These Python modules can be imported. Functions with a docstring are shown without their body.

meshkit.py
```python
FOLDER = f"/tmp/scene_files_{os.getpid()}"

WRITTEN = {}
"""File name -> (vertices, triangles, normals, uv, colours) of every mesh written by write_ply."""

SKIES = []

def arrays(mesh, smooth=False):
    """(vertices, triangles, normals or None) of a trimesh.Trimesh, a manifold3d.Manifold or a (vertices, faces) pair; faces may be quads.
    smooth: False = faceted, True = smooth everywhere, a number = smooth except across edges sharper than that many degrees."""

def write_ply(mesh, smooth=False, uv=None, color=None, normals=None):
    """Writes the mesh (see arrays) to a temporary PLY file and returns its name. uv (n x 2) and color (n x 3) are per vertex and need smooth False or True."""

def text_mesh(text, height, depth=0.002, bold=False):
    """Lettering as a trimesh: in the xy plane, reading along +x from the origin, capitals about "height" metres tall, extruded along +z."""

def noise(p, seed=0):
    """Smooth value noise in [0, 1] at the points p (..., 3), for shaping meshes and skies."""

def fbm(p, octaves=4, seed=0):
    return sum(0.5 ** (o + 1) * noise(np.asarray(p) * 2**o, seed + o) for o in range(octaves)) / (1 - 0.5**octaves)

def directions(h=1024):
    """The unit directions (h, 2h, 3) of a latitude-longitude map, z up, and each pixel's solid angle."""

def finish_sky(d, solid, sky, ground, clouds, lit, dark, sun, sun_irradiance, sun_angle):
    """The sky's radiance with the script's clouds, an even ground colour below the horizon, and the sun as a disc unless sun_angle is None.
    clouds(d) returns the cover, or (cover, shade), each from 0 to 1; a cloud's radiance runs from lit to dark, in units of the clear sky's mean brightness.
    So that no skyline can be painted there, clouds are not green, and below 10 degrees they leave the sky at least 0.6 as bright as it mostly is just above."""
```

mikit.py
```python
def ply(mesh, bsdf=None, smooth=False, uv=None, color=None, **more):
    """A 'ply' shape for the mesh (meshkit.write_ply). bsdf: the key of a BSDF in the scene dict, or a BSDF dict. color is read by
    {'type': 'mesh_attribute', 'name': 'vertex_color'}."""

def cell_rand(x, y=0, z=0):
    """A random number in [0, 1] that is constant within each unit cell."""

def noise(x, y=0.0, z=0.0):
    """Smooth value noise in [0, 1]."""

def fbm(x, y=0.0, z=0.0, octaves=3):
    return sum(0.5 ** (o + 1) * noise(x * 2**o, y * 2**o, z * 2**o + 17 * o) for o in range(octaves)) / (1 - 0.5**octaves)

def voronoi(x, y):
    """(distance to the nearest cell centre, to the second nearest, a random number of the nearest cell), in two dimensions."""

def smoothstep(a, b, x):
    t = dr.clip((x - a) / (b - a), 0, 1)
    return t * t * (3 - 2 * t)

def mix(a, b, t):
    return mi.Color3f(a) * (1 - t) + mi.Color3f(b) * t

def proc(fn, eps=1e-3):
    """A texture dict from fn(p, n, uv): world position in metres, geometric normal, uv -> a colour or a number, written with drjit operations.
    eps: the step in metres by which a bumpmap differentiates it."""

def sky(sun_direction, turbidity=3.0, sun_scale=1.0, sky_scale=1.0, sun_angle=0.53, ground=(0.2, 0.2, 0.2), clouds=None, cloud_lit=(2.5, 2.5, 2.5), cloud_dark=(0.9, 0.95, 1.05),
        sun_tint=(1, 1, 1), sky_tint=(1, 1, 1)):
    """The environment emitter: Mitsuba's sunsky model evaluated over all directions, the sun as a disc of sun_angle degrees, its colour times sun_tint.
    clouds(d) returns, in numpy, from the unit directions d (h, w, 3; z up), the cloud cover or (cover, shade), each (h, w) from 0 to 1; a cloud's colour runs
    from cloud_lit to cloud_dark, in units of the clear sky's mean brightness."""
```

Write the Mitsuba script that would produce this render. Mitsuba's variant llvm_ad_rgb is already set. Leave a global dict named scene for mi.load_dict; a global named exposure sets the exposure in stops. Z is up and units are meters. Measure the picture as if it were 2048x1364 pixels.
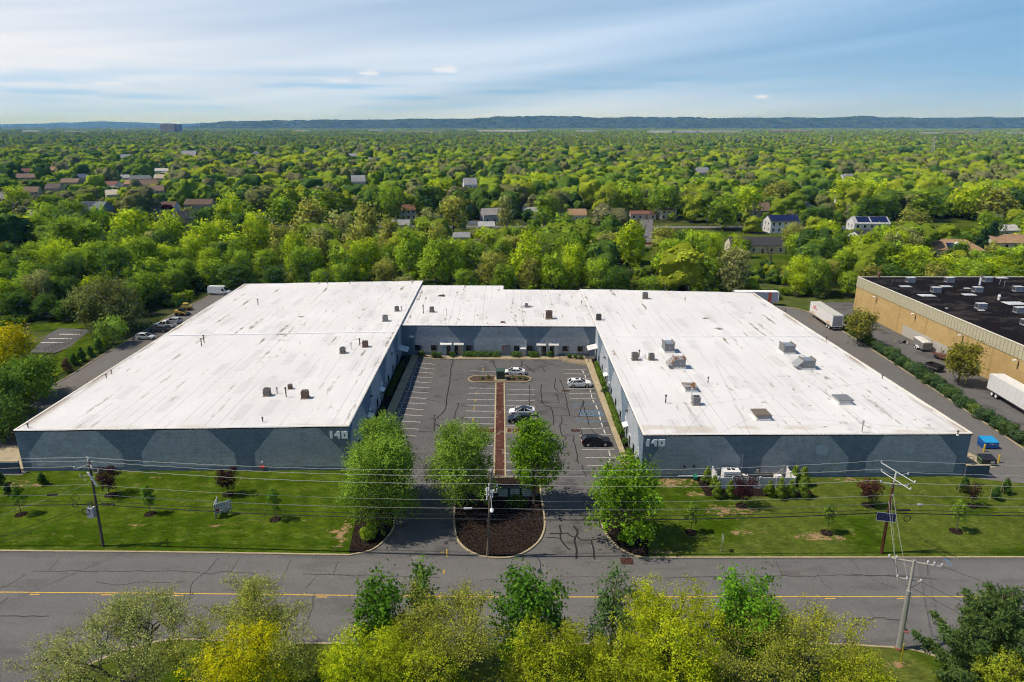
import math, random, numpy as np, trimesh, mitsuba as mi, mikit, meshkit
import drjit as dr
from shapely.geometry import Polygon, LineString, Point, box as sbox
T = mi.ScalarTransform4f
scene, labels = {}, {}
PI = math.pi

# ---------------------------------------------------------------- camera, sky, exposure
TH = math.radians(17.553)
scene['camera'] = {'type': 'perspective', 'fov': 73.75, 'fov_axis': 'x', 'near_clip': 1.0, 'far_clip': 90000.0,
    'to_world': T().look_at(origin=[0, 0, 50], target=[0, math.cos(TH), 50 - math.sin(TH)], up=[0, 0, 1]),
    'medium': {'type': 'ref', 'id': 'haze_air'}}
exposure = 1.35
SUN = (-0.556, -0.022, 0.831)


def clouds(d):
    """A thin veil of high cloud, whiter towards the left, long slanting streaks, and a few small puffs low down."""
    az, el = np.arctan2(d[..., 0], d[..., 1]), np.degrees(np.arcsin(np.clip(d[..., 2], 0, 1)))
    o = az * 0
    st = meshkit.fbm(np.stack([az * 1.5 - el * 0.03 + 4.0, el * 0.36 - az * 2.6, o + 3.1], -1), 4, 11)
    fine = meshkit.fbm(np.stack([az * 3.0, el * 1.5 - az * 9.0, o + 8.1], -1), 4, 21)
    band = meshkit.fbm(np.stack([az * 7.0, el * 3.2, o + 5], -1), 4, 5)
    low = np.clip((band - 0.46) * 5.0, 0, 1) * np.exp(-((el - 2.6) / 1.5) ** 2) * np.clip(0.75 - az * 1.3, 0.15, 1)
    veil = 0.62 * np.exp(-(el / 24.0) ** 2) + 0.10 * np.exp(-(el / 60.0) ** 2)
    streak = (st - 0.5) * 0.52 + (fine - 0.5) * 0.34
    cover = np.clip(veil * np.clip(1.15 + streak - 0.35 * np.clip(az, -1, 1), 0.3, 1.45), 0, 0.94)
    shade = np.clip(0.55 + 0.62 * np.clip(az, -0.75, 0.75) - 0.55 * streak + 0.40 * low - 0.40 * np.exp(-(el / 2.4) ** 2) * np.clip(0.6 + az, 0, 1) + 0.42 * np.exp(-(el / 2.2) ** 2) * np.clip(0.25 - az, 0, 0.8) - 0.22 * np.exp(-((el - 4.6) / 1.9) ** 2) * np.clip(0.3 - az, 0, 1), 0, 1)
    for a0, e0, ra, re in ((-0.195, 3.72, 0.016, 0.30), (-0.092, 4.02, 0.026, 0.30), (-0.232, 3.25, 0.03, 0.14), (-0.5, 2.7, 0.02, 0.1), (0.03, 1.9, 0.05, 0.07), (0.33, 2.0, 0.012, 0.08)):
        w = meshkit.fbm(np.stack([az * 90, el * 3.2, o + a0], -1), 4, 3)
        r = ((az - a0) / ra) ** 2 + ((el - e0) / re) ** 2
        c = np.clip((1.0 - r + (w - 0.5) * 2.4) * 1.3, 0, 1)
        k = np.clip((e0 - el) / re * 0.6 + 0.25 + (0.5 - w) * 1.4, 0, 1)
        shade = shade * (1 - c) + c * k * 0.95
        cover = np.maximum(cover, c * 0.9)
    return cover, shade


scene['sky'] = mikit.sky(SUN, turbidity=2.2, sun_scale=1.14, sky_scale=0.75, clouds=clouds, cloud_lit=(6.0, 6.1, 6.5), cloud_dark=(1.9, 3.9, 6.2), sky_tint=(0.94, 1.0, 1.08), sun_tint=(0.93, 0.985, 1.08), ground=(0.07, 0.10, 0.05))
scene['haze_air'] = {'type': 'homogeneous', 'albedo': {'type': 'rgb', 'value': [0.90, 0.95, 0.985]}, 'sigma_t': {'type': 'rgb', 'value': [0.8e-5, 2.3e-5, 6.5e-5]}}
scene['haze'] = {'type': 'cube', 'to_world': T().translate([0, 10500, 107]).scale([23000, 11400, 112]), 'bsdf': {'type': 'null'}, 'interior': {'type': 'ref', 'id': 'haze_air'}}
labels['haze'] = {'label': 'thin blue summer haze hanging over the plain and the far hills', 'category': 'haze', 'kind': 'stuff'}

# ---------------------------------------------------------------- helpers
COUNT = {}


def numbered(base):
    n = COUNT.get(base, 0)
    COUNT[base] = n + 1
    return base if n == 0 else f'{base}_{n:03d}'


def thing(name, label, cat, group=None, kind=None):
    k = numbered(name)
    labels[k] = {'label': label, 'category': cat}
    if group: labels[k]['group'] = group
    if kind: labels[k]['kind'] = kind
    return k


def part(parent, name, mesh, bsdf, smooth=False, label=None, color=None, to=None, kind=None):
    k = numbered(f'{parent}__{name}')
    d = mikit.ply(mesh, bsdf, smooth=smooth, color=color) if not isinstance(mesh, dict) else dict(mesh)
    if to is not None: d['to_world'] = to
    scene[k] = d
    if label: labels.setdefault(k, {})['label'] = label
    if kind: labels.setdefault(k, {})['kind'] = kind
    return k


def solo(name, mesh, bsdf, label, cat, group=None, kind=None, smooth=False, color=None, to=None):
    k = thing(name, label, cat, group, kind)
    d = mikit.ply(mesh, bsdf, smooth=smooth, color=color) if not isinstance(mesh, dict) else dict(mesh)
    if to is not None: d['to_world'] = to
    scene[k] = d
    return k


def struct(name, mesh, bsdf, label, parent=None, smooth=False):
    if parent: return part(parent, name, mesh, bsdf, smooth)
    k = numbered(name)
    if mesh is not None: scene[k] = mikit.ply(mesh, bsdf, smooth=smooth)
    labels[k] = {'label': label, 'category': name.replace('_', ' '), 'kind': 'structure'}
    return k


def cat(ms): return trimesh.util.concatenate(ms)


def box(x0, x1, y0, y1, z0, z1):
    m = trimesh.creation.box(extents=[x1 - x0, y1 - y0, z1 - z0]); m.apply_translation([(x0 + x1) / 2, (y0 + y1) / 2, (z0 + z1) / 2]); return m


def cyl(p0, p1, r, n=12, r1=None):
    p0, p1 = np.array(p0, float), np.array(p1, float)
    return tubes([(np.array([p0, p1]), [r, r if r1 is None else r1])], n, caps=True)


def tubes(lines, n=6, caps=False):
    """One mesh of tapering tubes; lines = [(points (k,3), radii (k))]."""
    V, F, at = [], [], 0
    ang = np.arange(n) * 2 * PI / n
    for pts, rad in lines:
        pts = np.asarray(pts, float); rad = np.broadcast_to(np.asarray(rad, float), (len(pts),))
        tg = np.gradient(pts, axis=0) if len(pts) > 1 else np.array([[0, 0, 1.0]])
        tg /= np.linalg.norm(tg, axis=1, keepdims=True) + 1e-12
        ref = np.where(np.abs(tg[:, 2:3]) < 0.92, np.array([[0, 0, 1.0]]), np.array([[1.0, 0, 0]]))
        a = np.cross(tg, ref); a /= np.linalg.norm(a, axis=1, keepdims=True) + 1e-12
        b = np.cross(tg, a)
        ring = pts[:, None] + rad[:, None, None] * (np.cos(ang)[None, :, None] * a[:, None] + np.sin(ang)[None, :, None] * b[:, None])
        k = len(pts)
        V.append(ring.reshape(-1, 3))
        i = np.arange(n); j = (i + 1) % n
        for s in range(k - 1):
            o = at + s * n
            F.append(np.stack([o + i, o + i + n, o + j], 1)); F.append(np.stack([o + j, o + i + n, o + j + n], 1))
        at += k * n
        if caps:
            V.append(pts[[0, -1]])
            F.append(np.stack([np.full(n, at), at - k * n + i, at - k * n + j], 1)); F.append(np.stack([np.full(n, at + 1), at - n + j, at - n + i], 1))
            at += 2
    return trimesh.Trimesh(np.vstack(V), np.vstack(F), process=False)


def prism(poly, z0, z1):
    poly = Polygon(poly) if not isinstance(poly, Polygon) else poly
    m = trimesh.creation.extrude_polygon(poly, z1 - z0, engine='earcut'); m.apply_translation([0, 0, z0]); return m


def sheet(poly, z):
    """A flat face looking up."""
    poly = Polygon(poly) if isinstance(poly, (list, tuple, np.ndarray)) else poly
    ms = []
    for g in getattr(poly, 'geoms', [poly]):
        v, f = trimesh.creation.triangulate_polygon(g, engine='earcut')
        v3 = np.column_stack([v, np.full(len(v), z)])
        m = trimesh.Trimesh(v3, f, process=False)
        if m.face_normals[:, 2].mean() < 0: m.invert()
        ms.append(m)
    return cat(ms)


def ribbon(pts, w, z):
    """A flat strip along a polyline."""
    return sheet(LineString(pts).buffer(w / 2, cap_style=2, join_style=1, quad_segs=2), z)


def kerb_mesh(pts, w=0.2, h=0.14):
    g = LineString(pts).buffer(w / 2, cap_style=2, quad_segs=3)
    return cat([trimesh.creation.extrude_polygon(x, h + 0.02, engine='earcut').apply_translation([0, 0, -0.02]) for x in getattr(g, 'geoms', [g])])


def smooth_line(pts, n=6):
    """Catmull-Rom through the points."""
    p = np.array(pts, float); p = np.vstack([2 * p[0] - p[1], p, 2 * p[-1] - p[-2]])
    out = []
    for i in range(1, len(p) - 2):
        for t in np.arange(n) / n:
            out.append(0.5 * (2 * p[i] + (p[i + 1] - p[i - 1]) * t + (2 * p[i - 1] - 5 * p[i] + 4 * p[i + 1] - p[i + 2]) * t * t + (3 * p[i] - p[i - 1] - 3 * p[i + 1] + p[i + 2]) * t ** 3))
    out.append(p[-2])
    return np.array(out)


def hull(pts): return trimesh.convex.convex_hull(np.array(pts, float))


def move(m, x=0, y=0, z=0, rz=0.0):
    m = m.copy()
    if rz: m.apply_transform(trimesh.transformations.rotation_matrix(rz, [0, 0, 1]))
    m.apply_translation([x, y, z]); return m


def place(x, y, z=0.0, rz=0.0, s=1.0):
    return T().translate([x, y, z]).rotate([0, 0, 1], math.degrees(rz)).scale([s, s, s])


# ---------------------------------------------------------------- materials
def rgb(c): return {'type': 'rgb', 'value': [float(v) for v in c]}


def paint(c, rough=0.6, metal=0.0, spec=0.5, clear=0.0):
    """A plain coated material, one scene entry per look."""
    k = 'mat_' + '_'.join(str(int(round(v * 1000))) for v in (*c, rough, metal, clear))
    if k not in scene:
        scene[k] = {'type': 'twosided', 'bsdf': {'type': 'principled', 'base_color': rgb(c), 'roughness': rough, 'metallic': metal, 'specular': spec, 'clearcoat': clear, 'clearcoat_gloss': 0.95}}
    return k


def matte(c):
    k = 'matte_' + '_'.join(str(int(round(v * 1000))) for v in c)
    if k not in scene: scene[k] = {'type': 'twosided', 'bsdf': {'type': 'diffuse', 'reflectance': rgb(c)}}
    return k


def diffuse_proc(key, fn):
    scene[key] = {'type': 'twosided', 'bsdf': {'type': 'diffuse', 'reflectance': mikit.proc(fn)}}
    return key


N, FB, SS, MX = mikit.noise, mikit.fbm, mikit.smoothstep, mikit.mix


def seg(x, y, ax, ay, bx, by):
    """Distance of (x, y) to a segment."""
    dx, dy = bx - ax, by - ay
    t = dr.clip(((x - ax) * dx + (y - ay) * dy) / (dx * dx + dy * dy), 0, 1)
    return dr.sqrt(dr.square(x - ax - t * dx) + dr.square(y - ay - t * dy))


BARE = [(*(29.28,81.44), 4.4, 1.5), (*(39.16,75.19), 3.5, 0.9), (*(23.91,89.19), 4.0, 1.6), (*(29.27,76.08), 2.0, 0.5), (*(18.46,72.0), 2.2, 0.5),
        (*(-21.62,75.74), 0.8, 3.2), (*(-22.94,76.42), 1.4, 0.5), (*(-71.09,88.46), 3.6, 1.1), (*(-38.84,77.8), 1.6, 0.4), (*(-49.31,77.8), 1.2, 0.35), (*(-52.89,90.53), 1.3, 0.35), (*(26.93,85.64), 2.4, 0.7), (*(37.68,53.7), 1.8, 0.5), (*(49.93,89.93), 3.0, 0.8)]


def lawn_fn(p, n, uv):
    a, b, f = FB(p.x * 0.11, p.y * 0.16, 0.0, 3), FB(p.x * 0.55 + 9, p.y * 1.1, 1.0, 3), FB(p.x * 2.2, p.y * 5.0, 2.0, 3)
    east = SS(-10.0, 25.0, p.x) * 0.45
    east = dr.maximum(east, 0.75 * (1 - SS(57.0, 60.0, p.y)))
    g = MX((0.042, 0.080, 0.004), (0.078, 0.122, 0.009), SS(0.32, 0.68, a * 0.55 + b * 0.45))
    g = MX(g, (0.105, 0.125, 0.028), east * SS(0.3, 0.6, a))
    g = MX(g, (0.125, 0.145, 0.040), SS(0.60, 0.82, b * 0.55 + f * 0.5) * 0.55)
    h = FB(p.x * 5.0, p.y * 11.0, 4.0, 2)
    g = g * (0.36 + 0.78 * f + 0.52 * h)
    g = g * (1.0 + 0.08 * dr.sin(p.x * 2.1 + p.y * 0.7))
    soil = MX((0.30, 0.175, 0.095), (0.42, 0.29, 0.18), FB(p.x * 3, p.y * 3, 0.0, 3))
    w = mi.Float(0)
    for cx, cy, rx, ry in BARE:
        r = dr.square((p.x - cx) / rx) + dr.square((p.y - cy) / ry)
        w = dr.maximum(w, SS(0.1, 0.55, (1.0 - r) * 0.42 + (0.6 * FB(p.x * 1.5, p.y * 2.6, 3.0, 4) + 0.4 * FB(p.x * 5.0, p.y * 8.0, 6.0, 2) - 0.52) * 2.3))
    w = dr.maximum(w * 0.9, SS(0.80, 0.87, FB(p.x * 0.8, p.y * 2.4, 7.0, 4)) * 0.6)
    return MX(g, soil, dr.clip(w, 0, 1))


diffuse_proc('lawn_turf', lawn_fn)


def floor_fn(p, n, uv):
    a, b = FB(p.x * 0.05, p.y * 0.05, 0.0, 3), FB(p.x * 0.5, p.y * 0.5, 4.0, 3)
    g = MX((0.040, 0.058, 0.014), (0.085, 0.115, 0.026), SS(0.35, 0.65, a))
    return MX(g, (0.10, 0.085, 0.05), SS(0.5, 0.75, b) * 0.55) * (0.6 + 0.8 * b)


diffuse_proc('forest_floor', floor_fn)


def asphalt_fn(p, n, uv):
    a, b, f = FB(p.x * 0.12, p.y * 0.12, 0.0, 3), FB(p.x * 0.9, p.y * 0.9, 3.0, 3), FB(p.x * 9.0, p.y * 9.0, 5.0, 2)
    v = 0.135 + 0.03 * (a - 0.5) + 0.022 * (b - 0.5) + 0.045 * (f - 0.5)
    v = v * (1 - 0.30 * SS(0.58, 0.78, FB(p.x * 0.35, p.y * 0.5, 8.0, 4)))
    return mi.Color3f(v * 1.01, v * 1.0, v * 0.99)


def road_fn(p, n, uv):
    a, b, f = FB(p.x * 0.05, p.y * 0.25, 0.0, 3), FB(p.x * 0.8, p.y * 0.8, 3.0, 3), FB(p.x * 8.0, p.y * 8.0, 5.0, 2)
    lane = 0.5 + 0.5 * dr.cos((p.y - 60.2) * 2 * PI / 3.7)
    v = 0.158 + 0.022 * (a - 0.5) + 0.018 * (b - 0.5) + 0.05 * (f - 0.5) + 0.008 * lane
    v = v - 0.028 * SS(70.2, 71.2, p.y + 0.0095 * p.x) - 0.02 * (1 - SS(56.9, 58.0, p.y))
    v = v - 0.02 * SS(0.62, 0.75, FB(p.x * 0.22, p.y * 0.9, 9.0, 4))
    return mi.Color3f(v * 1.01, v * 1.0, v * 0.99)


def side_fn(p, n, uv):
    a, b, f = FB(p.x * 0.2, p.y * 0.06, 0.0, 3), FB(p.x * 0.9, p.y * 0.9, 3.0, 3), FB(p.x * 8.0, p.y * 8.0, 5.0, 2)
    v = 0.165 + 0.03 * (a - 0.5) + 0.025 * (b - 0.5) + 0.04 * (f - 0.5)
    red = SS(0.52, 0.72, FB(p.x * 0.25, p.y * 0.07, 4.0, 3)) * 0.22
    return MX(mi.Color3f(v * 1.02, v * 1.0, v * 0.96), (0.17, 0.125, 0.09), red)


diffuse_proc('lot_asphalt', asphalt_fn); diffuse_proc('road_asphalt', road_fn); diffuse_proc('drive_asphalt', side_fn)


def concrete_fn(p, n, uv):
    a, f = FB(p.x * 0.8, p.y * 0.8, p.z, 3), FB(p.x * 6.0, p.y * 6.0, p.z * 6.0, 2)
    return MX((0.36, 0.30, 0.19), (0.50, 0.43, 0.29), a) * (0.8 + 0.4 * f)


diffuse_proc('concrete', concrete_fn)


def mulch_fn(p, n, uv):
    f, c = FB(p.x * 7.0, p.y * 9.0, p.z * 5, 3), N(p.x * 16.0, p.y * 20.0, 2.0)
    return MX((0.006, 0.0045, 0.004), (0.046, 0.033, 0.027), SS(0.3, 0.8, f)) + mi.Color3f(0.10, 0.075, 0.06) * SS(0.80, 0.92, c)


diffuse_proc('mulch_bark', mulch_fn)


def brick_fn(p, n, uv):
    k = mikit.cell_rand(dr.floor(p.x / 0.11), dr.floor(p.y / 0.22 + 0.5 * dr.floor(p.x / 0.11)), 0)
    return MX((0.070, 0.032, 0.024), (0.135, 0.062, 0.046), k) * (0.75 + 0.5 * FB(p.x, p.y, 0.0, 3)) + mi.Color3f(0.10) * SS(0.62, 0.75, FB(p.x * 1.4, p.y * 1.4, 3.0, 3))


diffuse_proc('paver_brick', brick_fn)
# rust and dirt streaks lie along the seams of the membrane, which run with the depth of the wings
STAINS = [(*(3.73,164.28), 2.6), (*(-18.46,175.2), 1.6), (*(8.53,153.68), 1.2), (*(45.77,144.66), 1.3), (*(45.22,153.25), 1.2), (*(-49.57,154.55), 1.0), (*(-49.3,140.51), 1.6), (*(42.12,138.69), 1.1)]
ROOF_LINES = [(*(50.55,130.85), *(54.11,91.22)), (*(38.55,122.34), *(34.74,90.88)), (*(31.71,101.91), *(64.83,112.51)), (*(31.71,101.91), *(25.11,90.88)), (*(40.37,97.34), *(62.02,92.6)), (*(37.66,97.34), *(30.36,90.88))]


def roof_fn(p, n, uv):
    u = p.x + 0.014 * p.y
    v = 0.74 + 0.05 * (FB(u * 0.35, p.y * 0.08, 0.0, 3) - 0.5) + 0.05 * (FB(u * 2.5, p.y * 2.5, 2.0, 2) - 0.5)
    row = dr.floor(u / 1.9)
    seam = dr.abs(u / 1.9 - row - 0.5) * 1.9
    line = (1 - SS(0.03, 0.11, seam)) * SS(0.42, 0.62, FB(p.y * 0.13, row * 7.3, 1.0, 2))
    v = v * (1 - 0.24 * line) * (0.93 + 0.14 * FB(u * 0.12, p.y * 0.09, 12.0, 3))
    cross = dr.abs(p.y / 9.1 - dr.floor(p.y / 9.1) - 0.5) * 9.1
    v = v * (1 - 0.05 * (1 - SS(0.03, 0.15, cross)))
    patch = mikit.cell_rand(row, dr.floor(p.y / 6.3 + 0.37 * row), 4)
    v = v * (1 - 0.07 * SS(0.90, 0.91, patch) - 0.03 * patch)
    c = mi.Color3f(v * 0.985, v * 0.99, v * 1.0)
    dirty = SS(0.682, 0.752, FB(u * 0.55, p.y * 0.11, 5.0, 3)) * SS(0.35, 0.6, FB(u * 3.0, p.y * 0.9, 6.0, 3)) * (1 - SS(0.10, 0.55, seam + 0.2 * (N(p.y * 0.8, row, 3.0) - 0.5)))
    back = SS(108.0, 150.0, p.y) * 0.6 + 0.4
    c = MX(c, (0.21, 0.165, 0.125), dr.clip(dirty * back * 1.1, 0, 0.85))
    spot = SS(0.755, 0.80, FB(u * 1.5, p.y * 0.75, 11.0, 3)) * SS(0.45, 0.7, FB(u * 0.07, p.y * 0.05, 3.0, 2))
    c = MX(c, (0.24, 0.19, 0.15), spot * 0.7)
    el = p.x + 73.9 + 0.0235 * (p.y - 92.6)          # dirt collects along the gutters of the two outer edges
    er = 67.2 - 0.0275 * (p.y - 91.0) - p.x
    e = dr.minimum(el, er)
    edge = (1 - SS(0.2, 2.0, e)) * SS(0.40, 0.62, FB(u * 1.0, p.y * 0.13, 8.0, 4))
    c = MX(c, (0.30, 0.235, 0.17), edge * 0.75)
    f = dr.minimum(p.y - 92.6, 200.0)
    front = (1 - SS(0.3, 2.2, f)) * SS(0.45, 0.7, FB(u * 0.3, p.y * 0.7, 9.0, 4))
    c = MX(c, (0.52, 0.46, 0.36), front * 0.55)
    for sx, sy, sr in STAINS:
        q = dr.sqrt(dr.square(p.x - sx) + dr.square((p.y - sy) * 1.3)) / sr
        c = MX(c, (0.12, 0.10, 0.085), SS(0.1, 0.75, (1.0 - q) + (FB(p.x * 2.0, p.y * 2.0, 2.0, 3) - 0.5) * 1.2) * 0.85)
    for a, b, cc, dd in ROOF_LINES:
        c = c * (1 - 0.16 * (1 - SS(0.05, 0.16, seg(p.x, p.y, a, b, cc, dd))))
    return c


diffuse_proc('roof_membrane', roof_fn)
SHAPES_L = [(-72.5, -58.6, -69.1, -61.9, 3.0), (-55.7, -41.7, -52.7, -45.4, 3.0), (-38.7, -25.2, -35.3, -28.7, 3.0)]
SHAPES_R = [(20.5, 33.6, 22.6, 30.7, 3.3), (36.8, 49.6, 39.4, 46.2, 3.3), (52.4, 65.7, 54.5, 62.3, 3.3)]
SHAPES_C = [(-22.2, -11.8, -21.2, -14.7, 3.4), (-8.6, 3.3, -6.5, 0.9, 3.4), (6.2, 17.5, 9.2, 15.8, 3.4)]


def inside(u, z, l, r, tl, tr, mid):
    k = dr.clip((z - mid) / (7.0 - mid), 0, 1)
    e = 0.04
    return SS(-e, e, u - (l + (tl - l) * k)) * SS(-e, e, (r + (tr - r) * k) - u) * SS(0.72, 0.78, z)


def wall_fn(p, n, uv):
    front = dr.abs(n.y) > 0.5
    w = mi.Float(0)
    for s in SHAPES_L + SHAPES_R: w = dr.maximum(w, dr.select(p.y < 120, inside(p.x, p.z, *s), 0))
    for s in SHAPES_C: w = dr.maximum(w, dr.select(p.y > 120, inside(p.x, p.z, *s), 0))
    q = p.y - 91.5 - 16.2 * dr.floor((p.y - 91.5) / 16.2)
    w = dr.select(front, w, inside(q, p.z, 1.2, 14.2, 3.9, 11.2, 3.3))
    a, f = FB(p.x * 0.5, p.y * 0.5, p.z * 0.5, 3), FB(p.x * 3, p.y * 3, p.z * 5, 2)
    u = dr.select(front, p.x, p.y)
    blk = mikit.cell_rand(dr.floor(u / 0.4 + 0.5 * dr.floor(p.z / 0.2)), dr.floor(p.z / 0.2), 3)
    c = MX((0.175, 0.240, 0.310), (0.400, 0.450, 0.500), w)
    g = FB(u * 0.9, p.z * 3.2, 5.0, 3) - 0.35 * SS(0.55, 0.8, FB(u * 1.6, p.z * 0.18, 9.0, 3))  # coarse mottle paints in grazing light on the block relief; upright streaks are stains
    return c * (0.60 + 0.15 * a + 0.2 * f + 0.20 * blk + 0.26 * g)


def block_fn(p, n, uv):
    u = dr.select(dr.abs(n.y) > 0.5, p.x, p.y)
    row = dr.floor(p.z / 0.2)
    fz, fu = p.z / 0.2 - row, u / 0.4 + 0.5 * row - dr.floor(u / 0.4 + 0.5 * row)
    j = SS(0.0, 0.12, fz) * SS(0.0, 0.12, 1 - fz) * SS(0.0, 0.05, fu) * SS(0.0, 0.05, 1 - fu)
    return j * 0.25 + FB(u * 2.2, p.z * 4.4, row * 0.0, 3) * 1.0


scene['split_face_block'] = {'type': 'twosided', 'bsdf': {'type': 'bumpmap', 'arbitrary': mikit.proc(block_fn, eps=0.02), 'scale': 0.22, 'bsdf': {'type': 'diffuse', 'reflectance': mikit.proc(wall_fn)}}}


def tan_fn(p, n, uv):
    u = p.y
    row = dr.floor(p.z / 0.1)
    k = mikit.cell_rand(dr.floor(u / 0.3 + 0.5 * row), row, 5)
    a = FB(u * 0.35, p.z * 0.6, 0.0, 3)
    pier = 1 - SS(0.35, 0.42, dr.abs((p.y - 121.0) / 11.2 - dr.round((p.y - 121.0) / 11.2)) * 11.2)
    c = MX((0.42, 0.295, 0.125), (0.61, 0.45, 0.21), 0.55 * a + 0.45 * k)
    c = MX(c, (0.40, 0.27, 0.12), pier * 0.6)
    st = SS(0.6, 0.85, FB(u * 1.5, p.z * 0.25, 2.0, 3)) * SS(183.0, 187.5, p.y)
    return MX(c, (0.15, 0.10, 0.05), st)


diffuse_proc('tan_brick', tan_fn)


def black_roof_fn(p, n, uv):
    a, b = FB(p.x * 0.25, p.y * 0.4, 0.0, 4), FB(p.x * 2, p.y * 3, 2.0, 3)
    return mi.Color3f(0.015, 0.014, 0.015) * (0.55 + 0.9 * b) + mi.Color3f(0.055, 0.05, 0.046) * SS(0.52, 0.78, a) * b


diffuse_proc('black_membrane', black_roof_fn)


def rust_fn(p, n, uv):
    a = FB(p.x * 1.8, p.y * 1.8, p.z * 2.5, 4)
    return MX((0.33, 0.35, 0.37), (0.19, 0.085, 0.04), SS(0.44, 0.60, a))


diffuse_proc('rusty_steel', rust_fn)


def hill_fn(p, n, uv):
    a, b = FB(p.x * 0.004, p.y * 0.004, p.z * 0.01, 3), FB(p.x * 0.03, p.y * 0.012, p.z * 0.06, 3)
    return MX((0.012, 0.026, 0.008), (0.085, 0.120, 0.030), 0.35 * a + 0.65 * SS(0.25, 0.75, b))


diffuse_proc('hill_woods', hill_fn)


def shingle_tex(key, c):
    def fn(p, n, uv):
        return mi.Color3f(c) * (0.72 + 0.3 * FB(p.x * 0.7, p.y * 0.7, p.z, 2) + 0.26 * mikit.cell_rand(dr.floor(p.x * 1.5), dr.floor(p.z * 3.0), dr.floor(p.y * 1.5)))
    return diffuse_proc(key, fn)


scene['leaf'] = {'type': 'principledthin', 'base_color': {'type': 'mesh_attribute', 'name': 'vertex_color'}, 'roughness': 0.55, 'spec_trans': 0.0, 'diff_trans': 0.75}
scene['far_leaf'] = {'type': 'twosided', 'bsdf': {'type': 'diffuse', 'reflectance': {'type': 'mesh_attribute', 'name': 'vertex_color'}}}
scene['bark'] = {'type': 'twosided', 'bsdf': {'type': 'diffuse', 'reflectance': mikit.proc(lambda p, n, uv: MX((0.055, 0.042, 0.032), (0.17, 0.14, 0.11), FB(p.x * 6, p.y * 6, p.z * 2, 3)))}}
scene['pole_wood'] = {'type': 'twosided', 'bsdf': {'type': 'diffuse', 'reflectance': mikit.proc(lambda p, n, uv: MX((0.10, 0.075, 0.055), (0.26, 0.22, 0.18), FB(p.x * 9, p.y * 9, p.z * 0.8, 3)))}}
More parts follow.
